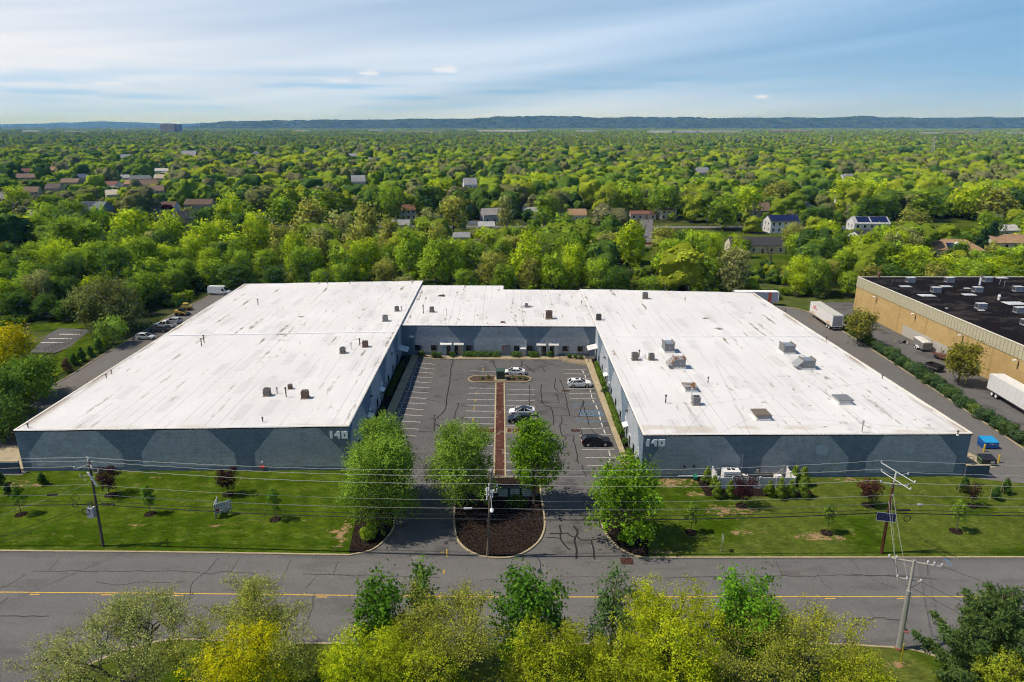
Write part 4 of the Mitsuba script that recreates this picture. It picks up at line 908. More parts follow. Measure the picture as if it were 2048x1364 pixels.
# high-roof panel van
R = Rig('van', 'white high-roof panel van parked at the back of the left drive', 'van', -90.35, 205.6, -0.10)
vp = Polygon([(-3.4, .45), (-3.45, 1.2), (-3.35, 2.6), (-3.1, 2.78), (1.2, 2.78), (1.75, 2.55), (2.55, 1.42), (3.3, 1.2), (3.5, .95), (3.5, .4), (-3.3, .38)]).difference(Point(2.3, .36).buffer(.44)).difference(Point(-2.2, .36).buffer(.44)).segmentize(.5)
WV = paint((0.72, 0.75, 0.80), .35, 0, .5, .6)
bd = R.add('body', side_extrude(vp, .98, lambda X, Z: 1 - .16 * np.clip((Z - 1.2) / 1.6, 0, 1) - .1 * np.clip((X - 2.4) / 1.1, 0, 1)), WV, 35)
R.add('windscreen', hull([(1.70, s * .72, 2.40) for s in (-1, 1)] + [(2.52, s * .84, 1.47) for s in (-1, 1)] + [(1.83, s * .72, 2.44) for s in (-1, 1)] + [(2.60, s * .84, 1.48) for s in (-1, 1)]), 'dark_glass')
for s in (-1, 1):
    R.add('side_window', hull([(1.1, s * q, 2.2) for q in (.8, .885)] + [(1.6, s * q, 2.2) for q in (.8, .885)] + [(2.25, s * q, 1.5) for q in (.85, .955)] + [(1.1, s * q, 1.45) for q in (.85, .965)]), 'dark_glass')
    R.add('trim_strip', box(-3.3, 3.2, s * .96 - .035, s * .96 + .035, .55, .72), BLACK)
    R.add('mirror', hull([(2.05 + a, s * (1.0 + b), 1.55 + q) for a in (-.08, .08) for b in (0, .2) for q in (-.18, .18)]), BLACK)
    R.add('headlight', hull([(3.2, s * .86, 1.18), (3.2, s * .6, 1.2), (3.42, s * .82, .98), (3.46, s * .55, 1.0), (3.47, s * .8, .85), (3.49, s * .55, .85)]), paint((0.55, 0.57, 0.6), 0.15))
    for px in (2.3, -2.2):
        w = R.add('wheel', cyl((px, s * .84 - .12, .36), (px, s * .84 + .12, .36), .36, 18), TYRE); R.add('rim', cyl((px, s * .93, .36), (px, s * .972, .36), .23, 12), RIM, parent=w)
for k in range(6): R.add('roof_rib', box(-2.9 + k * .62, -2.78 + k * .62, -.68, .68, 2.77, 2.81), WV)
# yellow loader by the left kerb
R = Rig('skid_loader', 'yellow and black loader parked at the left kerb under the trees', 'loader', -91.2, 181.6, 0.0)
YEL = paint((0.50, 0.36, 0.07), .5)
R.add('body', hull([(a, b, z) for a in (-1.5, 1.2) for b in (-.75, .75) for z in (.5, 1.0)] + [(-1.5, s * .7, 1.5) for s in (-1, 1)] + [(-.4, s * .7, 1.5) for s in (-1, 1)]), YEL)
R.add('cab', hull([(a, b, z) for a in (-.5, .9) for b in (-.6, .6) for z in (1.0, 1.95)]), BLACK); R.add('cab_roof', box(-.6, 1.0, -.66, .66, 1.95, 2.05), BLACK)
for s in (-1, 1):
    R.add('lift_arm', tubes([(np.array([(-1.3, s * .88, 1.6), (.4, s * .9, 1.3), (1.8, s * .9, .5)]), [.11, .11, .1])], 6, True), YEL)
    for px in (-.85, .7): R.add('wheel', cyl((px, s * .9 - .16, .42), (px, s * .9 + .16, .42), .42, 14), TYRE)
R.add('bucket', hull([(a, b, z) for a, z in ((1.7, .1), (2.5, .05), (1.75, .75)) for b in (-.95, .95)]), BLACK)
R = Rig('skid_loader', 'second yellow machine half hidden behind the yellow loader on the left drive', 'loader', -92.0, 187.3, 0.15)
R.add('body', hull([(a, b, z) for a in (-1.6, 1.1) for b in (-.8, .8) for z in (.45, 1.2)] + [(-.6, s * .6, 1.9) for s in (-1, 1)]), YEL); R.add('cab_roof', box(-1.0, .3, -.7, .7, 1.9, 2.0), YEL)
for s in (-1, 1):
    for px in (-.95, .7): R.add('wheel', cyl((px, s * .9 - .16, .42), (px, s * .9 + .16, .42), .42, 14), TYRE)


def semi_trailer(label, x, y, rz, L, c, roofc, rear=True, stripe=None, text=None, z=0.0):
    """A box trailer; x, y is the middle, the rear doors look along local -x."""
    R = Rig('semi_trailer', label, 'semi trailer', x, y, rz, None, z)
    P = paint(c, .4); h = L / 2
    b = R.add('box', box(-h, h, -1.28, 1.28, 1.12, 4.02), P)
    R.add('roof', box(-h - .02, h + .02, -1.3, 1.3, 4.02, 4.1), paint(roofc, .5))
    R.add('rail', cat([box(-h - .01, h + .01, s * 1.3 - .03, s * 1.3 + .03, 1.0, 1.16) for s in (-1, 1)]), GREYMETAL)
    for s in (-1, 1): R.add('corner_post', cat([box(a - .07, a + .07, s * 1.27 - .06, s * 1.27 + .06, 1.0, 4.05) for a in (-h, h)]), WHITE)
    sides = []
    for s in (-1, 1):
        for q in np.arange(-h + .6, h - .3, 1.22): sides.append(box(q, q + .04, s * 1.29 - .012, s * 1.29 + .012, 1.2, 4.0))
    R.add('side_rib', cat(sides), paint(tuple(v * .86 for v in c), .5), parent=b)
    if rear:
        d = R.add('door', box(-h - .05, -h, -1.17, 1.17, 1.25, 3.85), paint((0.36, 0.40, 0.48), .35))
        R.add('seam', cat([box(-h - .06, -h - .05, -.015, .015, 1.25, 3.85)] + [box(-h - .08, -h - .05, q - .02, q + .02, 1.2, 3.9) for q in (-.75, -.4, .4, .75)]), GREYMETAL, parent=d)
        R.add('rear_frame', cat([box(-h - .07, -h, -1.3, 1.3, 3.85, 4.08), box(-h - .07, -h, -1.3, 1.3, 1.05, 1.25), box(-h - .07, -h, -1.3, -1.17, 1.25, 3.85), box(-h - .07, -h, 1.17, 1.3, 1.25, 3.85)]), WHITE)
        R.add('rear_guard', cat([box(-h - .03, -h + .05, -1.1, 1.1, .5, .62)] + [box(-h - .02, -h + .06, s * .7 - .05, s * .7 + .05, .6, 1.1) for s in (-1, 1)]), ALU)
        for s in (-1, 1): R.add('tail_light', box(-h - .09, -h - .07, s * 1.0 - .12, s * 1.0 + .12, 1.1, 1.2), RED)
    for s in (-1, 1):
        for a in (-h + 1.6, -h + 2.85):
            w = R.add('wheel', cyl((a, s * 1.05 - .25, .5), (a, s * 1.05 + .25, .5), .5, 18), TYRE); R.add('rim', cyl((a, s * 1.27, .5), (a, s * 1.32, .5), .3, 12), WHITE, parent=w)
        R.add('landing_leg', cat([box(h - 3.1, h - 2.9, s * .7 - .08, s * .7 + .08, .05, 1.1), box(h - 3.2, h - 2.8, s * .7 - .18, s * .7 + .18, .0, .05)]), GREYMETAL)
    R.add('chassis', box(-h + .4, h - .6, -.5, .5, .85, 1.12), BLACK)
    if stripe: R.add('stripe', cat([box(stripe[0], stripe[1], s * 1.3 - .012, s * 1.3 + .02, 1.15, 4.0) for s in (-1, 1)]), paint((0.50, 0.10, 0.05), .5), parent=b)
    if text:
        tm = meshkit.text_mesh(text, 0.85, 0.01, True); v = tm.vertices.copy(); w = v[:, 0].max()
        # on the side that looks to the warehouse (+y local), read from there
        t2 = trimesh.Trimesh(np.column_stack([h - 2.0 - v[:, 0], 1.3 + v[:, 2], 2.75 + v[:, 1]]), tm.faces, process=False); t2.fix_normals()
        R.add('lettering', t2, paint((0.55, 0.05, 0.06), .5), parent=b)
        for px in (h - 2.4, -h + 2.5): R.add('mark', cat([box(px - .9 + q * .5, px - .55 + q * .5, 1.3, 1.312, 1.45 + .12 * (q % 2), 1.85) for q in range(4)]), paint((0.62, 0.33, 0.05), .5), parent=b)
        R.add('lower_band', box(-h, h, 1.3, 1.31, 1.18, 1.35), paint((0.62, 0.50, 0.30), .5), parent=b)
    return R


semi_trailer('white box trailer with red lettering parked on the right drive', 82.85, 173.9, PI / 2 - 0.03, 14.6, (0.74, 0.74, 0.75), (0.48, 0.48, 0.43), text='BELL')
semi_trailer('white ribbed box trailer standing in the tan building yard at the right edge', 93.7, 117.4, -PI / 2 - 0.05, 13.6, (0.70, 0.71, 0.72), (0.66, 0.66, 0.64), rear=False)
semi_trailer('pale blue box trailer with an orange stripe behind the right wing', 70.8, 193.2, PI - 0.02, 12.5, (0.33, 0.38, 0.47), (0.72, 0.72, 0.72), stripe=(-4.2, -3.3))
# cargo, utility and dump trailers by the tan building
R = Rig('cargo_trailer', 'small grey enclosed cargo trailer with a rounded roof beside the tan wall', 'cargo trailer', 96.0, 152.0, PI / 2 - 0.12)
GT = paint((0.26, 0.26, 0.26), .4, .3)
cs = [(1.05 * math.cos(t), 2.1 + .28 * math.sin(t)) for t in np.linspace(0, PI, 9)]
R.add('box', hull([(a, b, z) for a in (-2.6, 2.4) for b, z in cs + [(-1.05, .55), (1.05, .55)]] + [(2.8, b * .7, z) for b in (-1, 1) for z in (.6, 2.2)]), GT, 30)
R.add('roof', hull([(a, b, z + .02) for a in (-2.6, 2.4) for b, z in cs] + [(a, b, 2.15) for a in (-2.6, 2.4) for b in (-1.04, 1.04)]), paint((0.55, 0.56, 0.56), .4), 30)
R.add('rear_door', box(-2.64, -2.6, -.92, .92, .65, 2.15), paint((0.15, 0.14, 0.13), .5))
for s in (-1, 1):
    R.add('fender', hull([(a, s * b, z) for a, z in ((-.95, .45), (.75, .45), (-.7, .8), (.5, .8)) for b in (1.04, 1.28)]), WHITE)
    for a in (-.5, .3): w = R.add('wheel', cyl((a, s * 1.3 - .1, .33), (a, s * 1.3 + .1, .33), .33, 14), TYRE); R.add('rim', cyl((a, s * 1.38, .33), (a, s * 1.42, .33), .2, 10), WHITE, parent=w)
R.add('tow_bar', tubes([(np.array([(2.7, s * .5, .5), (4.0, 0, .48)]), [.06, .06]) for s in (-1, 1)], 5, True), BLACK)
k = thing('scrap_pile', 'heap of white and grey scrap in front of the grey cargo trailer', 'scrap')
rng = np.random.default_rng(3)
for q in range(9):
    a, b, s = 95.1 + rng.normal(0, .9), 156.6 + rng.normal(0, .7), rng.uniform(.2, .55)
    m = trimesh.creation.box(extents=[s * 2, s, s * .8]); m.apply_transform(trimesh.transformations.random_rotation_matrix(rng.random(3))); m.apply_translation([a, b, s * .5]); part(k, 'piece', m, [WHITE, BLACK, paint((0.3, 0.22, 0.15), .8), GREYMETAL][q % 4])


def open_trailer(label, x, y, rz, L, c, rails):
    R = Rig('utility_trailer', label, 'utility trailer', x, y, rz)
    P = paint(c, .7)
    R.add('bed', box(-L / 2, L / 2, -.95, .95, .5, .62), P)
    if rails: R.add('rail', tubes([(np.array([(-L / 2, s, zz), (L / 2, s, zz)]), [.04, .04]) for s in (-.95, .95) for zz in (.85, 1.15)] + [(np.array([(q, s, .6), (q, s, 1.2)]), [.04, .04]) for s in (-.95, .95) for q in np.linspace(-L / 2, L / 2, 5)], 5), P)
    else: R.add('side_board', cat([box(-L / 2, L / 2, s * .95 - .04, s * .95 + .04, .62, 1.4) for s in (-1, 1)] + [box(-L / 2 - .04, -L / 2 + .04, -.95, .95, .62, 1.4), box(L / 2 - .04, L / 2 + .04, -.95, .95, .62, 1.4)]), P)
    if not rails: R.add('trim', cat([box(-L / 2, L / 2, s * .99 - .02, s * .99 + .02, .75, .84) for s in (-1, 1)]), ALU)
    for s in (-1, 1):
        for a in (-.45, .35): R.add('wheel', cyl((a, s * 1.1 - .1, .34), (a, s * 1.1 + .1, .34), .34, 12), TYRE)
    R.add('tow_bar', tubes([(np.array([(L / 2, s * .5, .5), (L / 2 + 1.3, 0, .45)]), [.05, .05]) for s in (-1, 1)], 5, True), BLACK)
    for q in range(5):
        if rails: R.add('load', box(-L / 2 + .2 + q * .6, -L / 2 + .7 + q * .6, -.7, .6, .62, .75 + .1 * (q % 3)), paint((0.13, 0.065, 0.05), .8))


open_trailer('rusty open utility trailer with pipe rails half behind the tree', *(96.45,145.3), 1.5, 4.2, (0.12, 0.055, 0.045), True)
open_trailer('black open trailer with solid sides behind the hedge', *(90.33,137.41), 1.9, 3.0, (0.014, 0.014, 0.015), False)

# ================================================================ street furniture
WOODTOP = paint((0.42, 0.39, 0.35), .8)
CER = paint((0.62, 0.63, 0.65), .3)


def insulators(parent, pts, h=0.34, r=0.085): 
    for p in pts: part(parent, 'insulator', cat([cyl((p[0], p[1], p[2]), (p[0], p[1], p[2] + h), r * .45, 6), cyl((p[0], p[1], p[2] + h * .3), (p[0], p[1], p[2] + h * .55), r, 8), cyl((p[0], p[1], p[2] + h * .65), (p[0], p[1], p[2] + h * .95), r * .85, 8)]), CER)


def pole(label, base, top, r0, r1, m):
    k = thing('utility_pole', label, 'utility pole')
    part(k, 'pole', tubes([(np.array([base, np.array(base) * .5 + np.array(top) * .5, top]), [r0, (r0 + r1) / 2, r1])], 12, True), m, 30)
    return k


PL, PLt = (*(-50.77,73.14), 0.0), (-50.65, 73.6, 11.75)
k = pole('dark wooden utility pole on the left lawn with a grey cabinet and looped cables', PL, PLt, .17, .12, paint((0.075, 0.062, 0.052), .9))
part(k, 'crossarm', tubes([(np.array([(-52.1, 72.9, 10.9), (-50.4, 73.7, 11.3)]), [.07, .07]), (np.array([(-51.3, 74.3, 11.5), (-50.0, 72.9, 11.0)]), [.06, .06]), (np.array([(-51.6, 72.9, 9.9), (-50.1, 74.0, 9.9)]), [.06, .06])], 6, True), WOODTOP)
insulators(k, [(-52.1, 72.9, 10.95), (-50.4, 73.7, 11.35), (-51.3, 74.3, 11.55), (-50.0, 72.9, 11.05), (-50.65, 73.6, 11.8), (-51.6, 72.9, 9.95), (-50.1, 74.0, 9.95), (-51.2, 73.1, 9.2), (-50.3, 73.2, 9.5)])
part(k, 'hardware', cat([cyl((-50.85 + .12 * i, 73.15 - .1 * (i % 2), 10.4 - .28 * i), (-50.55 + .12 * i, 73.05, 10.25 - .28 * i), .09, 6) for i in range(7)]), CER)
part(k, 'cabinet', hull([(-51.75 + a, 73.15 + b, 4.3 + c) for a in (0, .75) for b in (-.3, .3) for c in (0, 1.3)]), paint((0.45, 0.48, 0.53), .45), label='pale grey metal cabinet fixed to the pole')
PC, PCt = (*(-2.98,71.18), 0.0), (-2.45, 71.3, 11.4)
k = pole('wooden utility pole with a street lamp in the entrance mulch island', PC, PCt, .18, .12, 'pole_wood')
part(k, 'crossarm', tubes([(np.array([(-3.0, 71.3, 9.3), (-1.7, 71.3, 9.6)]), [.05, .05]), (np.array([(-3.2, 71.0, 8.6), (-1.7, 71.6, 8.6)]), [.06, .06])], 6, True), WOODTOP)
insulators(k, [(-2.45, 71.3, 11.4), (-2.35, 71.3, 10.6), (-2.7, 71.0, 9.7), (-3.1, 71.2, 8.9), (-1.75, 71.3, 9.4), (-1.8, 71.5, 8.7), (-2.9, 71.0, 8.2), (-2.1, 70.9, 9.0)], .4, .1)
part(k, 'hardware', cat([cyl((-2.95 + .22 * (i % 4), 71.0, 9.6 - .3 * (i // 2)), (-2.95 + .22 * (i % 4), 70.9, 9.2 - .3 * (i // 2)), .1, 6) for i in range(9)]), CER)
lk = part(k, 'lamp_arm', tubes([(smooth_line([(-2.6, 71.2, 8.2), (-2.45, 70.3, 8.6), (-2.35, 69.0, 8.6), (-2.3, 68.3, 8.4)], 5), .05)], 6, True), ALU)
part(lk, 'lamp_head', hull([(-2.3 + .22 * math.cos(t), 68.1 + .45 * math.sin(t), 8.35 - .12 * s) for t in np.arange(0, 6.2, .6) for s in (0, 1)] + [(-2.3, 68.1, 8.5)]), paint((0.66, 0.68, 0.72), .3))
PR, PRt = (*(45.11,71.69), 0.0), (45.35, 72.1, 9.9)
k = pole('leaning reddish-brown utility pole with a small solar panel on the right lawn', PR, (45.2, 72.0, 9.7), .19, .14, 'red_pole_wood')
arms = [((44.5, 74.0, 11.2), (46.9, 70.8, 10.3)), ((44.2, 73.2, 10.5), (46.3, 70.4, 9.6)), ((43.4, 71.6, 9.9), (46.9, 71.9, 9.3))]
part(k, 'crossarm', tubes([(np.array(a), [.065, .065]) for a in arms] + [(np.array([(45.2, 72, 9.4), (45.4, 72.2, 11.0)]), [.11, .09]), (np.array([(45.1, 71.9, 9.0), (44.2, 71.6, 9.8)]), [.04, .04])], 6, True), paint((0.50, 0.54, 0.50), .7))
insulators(k, [a[0] for a in arms] + [a[1] for a in arms] + [(46.9, 72.3, 10.5), (45.3, 71.9, 8.3), (45.2, 71.8, 7.9)], .3, .09)
so = part(k, 'solar_panel', hull([(43.25 + a, 70.95 + b, 5.25 - b * .55 + c - a * .13) for a in (0, 2.3) for b in (0, -.02) for c in (0, 1.1)]), paint((0.018, 0.035, 0.13), .2), label='tilted blue solar panel with a white frame')
fr = [np.array([(43.25 + a, 70.91, 5.25 + c - a * .13) for a, c in ((0, 0), (2.3, 0), (2.3, 1.1), (0, 1.1), (0, 0))])]
part(so, 'frame', tubes([(f, np.full(5, .045)) for f in fr], 4), ALU)
part(so, 'cell_line', cat([hull([(43.25 + q, 70.925 - d, 5.3 + c - q * .13) for q in (qq, qq + .03) for c in (0, 1.0) for d in (0, .012)]) for qq in np.arange(.3, 2.2, .32)]), paint((0.10, 0.13, 0.22), .3))
PF, PFt = (*(38.6,55.75), 0.0), (38.95, 56.6, 9.85)
k = pole('tall grey metal-sheathed utility pole on the near grass verge', PF, PFt, .15, .12, paint((0.36, 0.35, 0.31), .7))
part(k, 'sheath', tubes([(np.array([(PF[0], PF[1] - .02, 0.02), (PF[0] * .35 + PFt[0] * .65, PF[1] * .35 + PFt[1] * .65 - .02, 6.6)]), [.30, .22])], 14, True), paint((0.52, 0.53, 0.54), .35, .6), 40)
part(k, 'base_band', cyl((PF[0], PF[1] - .02, 0.0), (PF[0] + .01, PF[1] - .02, .35), .33, 14), paint((0.26, 0.10, 0.08), .6))
part(k, 'red_band', cyl((PF[0] + .35, PF[1] - .03, 2.25), (PF[0] + .36, PF[1] - .03, 2.35), .31, 14), paint((0.26, 0.10, 0.08), .6))
part(k, 'crossarm', tubes([(np.array([(36.9, 57.3, 9.65), (41.3, 55.9, 9.6)]), [.075, .075]), (np.array([(37.9, 57.0, 7.6), (39.8, 56.3, 7.6)]), [.06, .06]), (np.array([(37.6, 57.1, 9.5), (38.8, 56.6, 8.9)]), [.035, .035])], 6, True), WOODTOP)
insulators(k, [(36.9, 57.3, 9.7), (37.5, 57.1, 9.7), (40.1, 56.3, 9.7), (40.6, 56.1, 9.7), (41.2, 55.9, 9.7), (37.9, 57.0, 7.6), (38.6, 56.6, 7.65), (39.8, 56.3, 7.6)], .3, .1)
part(k, 'loop_cable', tubes([(smooth_line(p, 5), .02) for p in ([(37.2, 57.2, 9.6), (37.7, 57.0, 8.6), (37.9, 57, 7.7)], [(40.6, 56.1, 9.7), (41.0, 56.0, 10.3), (41.2, 55.9, 9.8)], [(40.1, 56.3, 9.6), (40.3, 56.3, 8.4), (39.8, 56.3, 7.7)], [(38.6, 56.6, 7.0), (39.2, 56.5, 6.9), (39.8, 56.3, 7.5)])], 5), BLACK)


def wire(name, label, pts, sag, r, m, group=None, category='power line'):
    lines = []
    for a, b in zip(pts, pts[1:]):
        a, b = np.array(a, float), np.array(b, float); t = np.linspace(0, 1, 17)[:, None]
        p = a + (b - a) * t; p[:, 2] -= 4 * sag * (t * (1 - t))[:, 0]; lines.append((p, np.full(17, r)))
    return solo(name, tubes(lines, 5), m, label, category, group)


AL, CB = paint((0.42, 0.43, 0.43), .5, .2), paint((0.016, 0.016, 0.017), .7)
G1, G2 = 'bare wires over the lawns along the street', 'black cables slung low along the street poles'
FARL, FARR = (-150, 75.5), (130, 71.0)
wire('power_line', 'bright bare wire, the one farthest from the street of the top three', [(-150, 76, 11.6), (-50.65, 73.6, 12.1), (-2.45, 71.3, 11.75), (44.5, 74.0, 11.5), (130, 71.6, 11.0)], .55, .025, AL, G1)
wire('power_line', 'bright bare wire, the middle one of the top three', [(-150, 75, 11.1), (-51.0, 73.4, 11.75), (-2.35, 71.3, 10.95), (44.2, 73.2, 10.8), (46.9, 72.3, 10.8), (130, 71.2, 10.4)], .55, .025, AL, G1)
wire('power_line', 'bright bare wire, the lowest and nearest the street of the top three', [(-150, 73.5, 10.9), (-52.1, 72.9, 11.25), (-2.7, 71.0, 10.05), (43.4, 71.6, 10.2), (46.9, 71.9, 9.6), (130, 70.6, 9.6)], .6, .025, AL, G1)
wire('power_line', 'thin single wire hanging halfway down the poles', [(-150, 73, 8.6), (-50.65, 73.1, 8.75), (-2.8, 71.0, 7.9), (45.0, 71.8, 8.1), (130, 70.8, 7.8)], .5, .016, AL)
wire('cable', 'grey cable with a pale sheath below the thin wire', [(-150, 73, 7.2), (-50.6, 73.1, 7.45), (-2.7, 71.0, 6.8), (44.6, 71.7, 7.0), (130, 70.6, 6.8)], .5, .03, paint((0.22, 0.22, 0.22), .6), None, 'cable')
wire('cable', 'thin black cable, upper of the low black pair', [(-150, 73, 6.3), (-50.6, 73.1, 6.55), (-2.7, 71.0, 6.0), (44.3, 71.7, 6.2), (130, 70.6, 6.2)], .5, .03, CB, G2, 'cable')
wire('cable', 'thick black bundled cable, the lowest along the street', [(-150, 73, 5.9), (-50.6, 73.05, 6.1), (-2.7, 70.95, 5.35), (44.1, 71.7, 5.75), (130, 70.6, 5.7)], .45, .06, CB, G2, 'cable')
for a, b, r, m, lab in (((-50.7, 73.2, 8.9), (-69, 52, 9.5), .015, AL, 'pale guy wire running from the left pole over the street'), ((-50.7, 73.1, 6.4), (-69, 51.6, 7.0), .024, CB, 'black cable running from the left pole over the street, upper'), ((-50.7, 73.1, 5.95), (-69, 51.2, 6.3), .024, CB, 'black cable running from the left pole over the street, lower')): wire('street_crossing_wire', lab, [a, b], .35, r, m, None, 'cable')
for a, b, r, lab in (((45.3, 71.9, 8.3), (38.6, 56.6, 7.9), .02, 'light wire from the leaning pole to the metal pole, right'), ((44.9, 71.8, 7.3), (37.9, 57.0, 7.7), .02, 'light wire from the leaning pole to the metal pole, left'), ((45.1, 71.8, 7.8), (38.0, 57.0, 7.2), .012, 'thin wire between the leaning pole and the metal pole')): wire('street_crossing_wire', lab, [a, b], .3, r, paint((0.33, 0.34, 0.32), .6), None, 'cable')
for a, b, lab in (((38.9, 56.6, 6.9), (52, 43, 6.0), 'black service cable leaving the metal pole to the right'), ((39.8, 56.3, 7.6), (55, 43, 6.8), 'thin service wire leaving the metal pole to the right'), ((41.2, 55.9, 9.7), (60, 43, 9.0), 'upper wire leaving the metal pole crossarm to the right')): wire('service_wire', lab, [a, b], .5, .02, CB, None, 'cable')
for k, (x, y, z, r, lab) in enumerate(((-51.6, 72.6, 5.35, .42, 'largest black cable loop hanging beside the left pole'), (-52.9, 72.8, 6.15, .32, 'small black cable loop left of the largest loop'), (-51.05, 72.8, 6.2, .3, 'small black cable loop touching the left pole'), (-52.8, 73.0, 7.0, .48, 'thin wide cable loop above the other loops'), (47.1, 71.2, 5.3, .4, 'black cable loop right of the leaning pole'), (42.5, 71.5, 6.3, .28, 'small black cable loop left of the leaning pole'))):
    t = np.linspace(0, 2 * PI, 25); solo('cable_loop', tubes([(np.column_stack([x + r * np.cos(t), y + 0 * t, z + r * np.sin(t)]), np.full(25, .05 if k in (0, 1, 2, 4) else .025))], 6), CB, lab, 'cable loop', 'cable loops on the street poles')
for a, b, lab in (((-49.9, 73.1, 6.1), (-48.3, 73.05, 6.05), 'black splice case on the low cable right of the left pole'), ((-56.2, 73.1, 7.35), (-55.0, 73.1, 7.38), 'black splice case on the cable left of the left pole'), ((46.0, 71.6, 6.15), (47.5, 71.6, 6.2), 'black splice case on the cable right of the leaning pole'), ((-5.7, 71.1, 6.7), (-4.7, 71.1, 6.75), 'pale splice case on the cable left of the lamp pole'), ((48.3, 71.6, 6.93), (48.9, 71.6, 6.93), 'pale blue clamp box on the cable right of the leaning pole')):
    solo('splice_case', cyl(a, b, .13, 10), CB if 'black' in lab else paint((0.4, 0.43, 0.5), .5), lab, 'splice case')
# sign boards
k = thing('sign_board', 'white V-shaped property sign board on posts in the left lawn', 'sign')
sx, sy = (-39.23,79.71)
A_, B_, C_ = np.array([sx - .15, sy - .4]), np.array([sx + 1.55, sy + 1.0]), np.array([sx - .55, sy + 1.75])
SGN = paint((0.55, 0.58, 0.63), .5)
for a, b, m in ((A_, B_, SGN), (A_, C_, WHITE)):
    d = (b - a) / np.linalg.norm(b - a); nn = np.array([d[1], -d[0]])
    bd = part(k, 'board', hull([(*(p + nn * o), z) for p in (a, b) for o in (-.02, .02) for z in (.75, 2.25)]), m)
    part(k, 'post', cat([cyl((*p, 0.0), (*p, 2.2), .06, 6) for p in (a + d * .12, b - d * .12)]), paint((0.12, 0.12, 0.11), .7))
    if b is B_:
        for row, (u0, u1, z0, z1, c) in enumerate(((.3, 1.5, 2.0, 2.12, (0.05, 0.07, 0.12)), (.3, 1.9, 1.75, 1.9, (0.05, 0.07, 0.12)), (1.0, 1.95, 1.5, 1.6, (0.2, 0.2, 0.25)), (.9, 1.9, 1.25, 1.36, (0.25, 0.12, 0.25)), (.2, 2.0, .86, 1.02, (0.04, 0.07, 0.14)))):
            segs = np.arange(u0, u1, .2)
            part(bd, 'lettering', cat([hull([(*(a + d * q + nn * o), z) for q in (s, s + .14) for o in (.02, .03) for z in (z0, z1)]) for s in segs]), paint(c, .6))
        part(bd, 'emblem', hull([(*(a + d * q + nn * o), z) for q in (.2, .6) for o in (.02, .032) for z in (1.12, 1.5)]), paint((0.22, 0.03, 0.05), .6))
k = thing('street_sign', 'small street sign seen edge-on on a thin post in the right lawn', 'sign')
x, y = (25.61,72.1)
part(k, 'post', cyl((x, y, 0), (x + .12, y, 2.3), .04, 6), GREYMETAL); part(k, 'plate', hull([(x + .1 + a, y + b, 1.65 + c) for a in (-.02, .02) for b in (-.35, .3) for c in (0, .75)]), ALU)
k = thing('directory_sign', 'dark framed tenant directory sign standing under the entrance trees', 'sign')
x0, y0 = (-2.31,87.74)
part(k, 'panel', box(-2.3, 3.0, 84.0, 84.25, .55, 2.55), paint((0.020, 0.022, 0.026), .5))
for i in range(3):
    p = part(k, 'name_panel', box(-1.95 + i * 1.65, -.55 + i * 1.65, 83.93, 84.0, .75, 2.0), paint((0.20, 0.27, 0.30), .4))
    part(p, 'lettering', cat([box(-1.8 + i * 1.65 + .3 * q, -1.58 + i * 1.65 + .3 * q, 83.918, 83.93, zz, zz + .1) for q in range(4) for zz in (.95, 1.25, 1.55, 1.8)]), paint((0.55, 0.6, 0.62), .5))
part(k, 'header', box(-2.1, 2.8, 83.95, 84.0, 2.12, 2.45), paint((0.10, 0.12, 0.14), .5))
part(k, 'post', cat([box(a, a + .2, 84.02, 84.22, 0.0, .6) for a in (-2.1, 2.6)]), BLACK)
k = thing('marker_post', 'yellow plastic marker post in the near grass verge', 'marker post')
x, y = (37.75,53.83); part(k, 'post', hull([(x + a, y + b, c) for a in (-.06, .06) for b in (-.02, .02) for c in (0, 2.3)]), paint((0.62, 0.50, 0.03), .5)); part(k, 'cap', hull([(x + a, y + b, c) for a in (-.07, .07) for b in (-.03, .03) for c in (2.3, 2.4)]), paint((0.66, 0.60, 0.10), .5))
for (x, y), lab in (((75.74,99.16), 'yellow steel bollard beside the blue dumpster'), ((75.52,95.41), 'yellow steel bollard beside the black dumpster')):
    k = thing('bollard', lab, 'bollard', 'yellow bollards by the loading dock'); part(k, 'post', cyl((x, y, 0), (x, y, 1.25), .13, 12), paint((0.62, 0.42, 0.05), .5)); part(k, 'cap', cyl((x, y, 1.25), (x, y, 1.36), .13, 12, .06), paint((0.62, 0.42, 0.05), .5))


def dumpster(label, x, y, rz, w, d, h, c, lid):
    R = Rig('dumpster', label, 'dumpster', x, y, rz)
    R.add('body', hull([(a, b, z) for a in (-w / 2, w / 2) for b, z in ((-d / 2, .15), (d / 2, .15), (-d / 2 - .1, h * .78), (d / 2 + .1, h))]), paint(c, .5))
    for s in (0, 1): R.add('lid', hull([(-w / 2 + s * w / 2 + q, b, z + o) for q in (.02, w / 2 - .02) for b, z in ((-d / 2 - .14, h * .78), (d / 2 + .12, h)) for o in (.01, .06)]), paint(lid, .4))
    for s in (-1, 1): R.add('fork_pocket', box(s * (w / 2 + .06) - .06, s * (w / 2 + .06) + .06, -d * .35, d * .35, h * .45, h * .6), paint(tuple(v * .8 for v in c), .5))
    R.add('skid', cat([box(s * w * .35 - .06, s * w * .35 + .06, -d / 2, d / 2, 0, .16) for s in (-1, 1)]), BLACK)
    return R


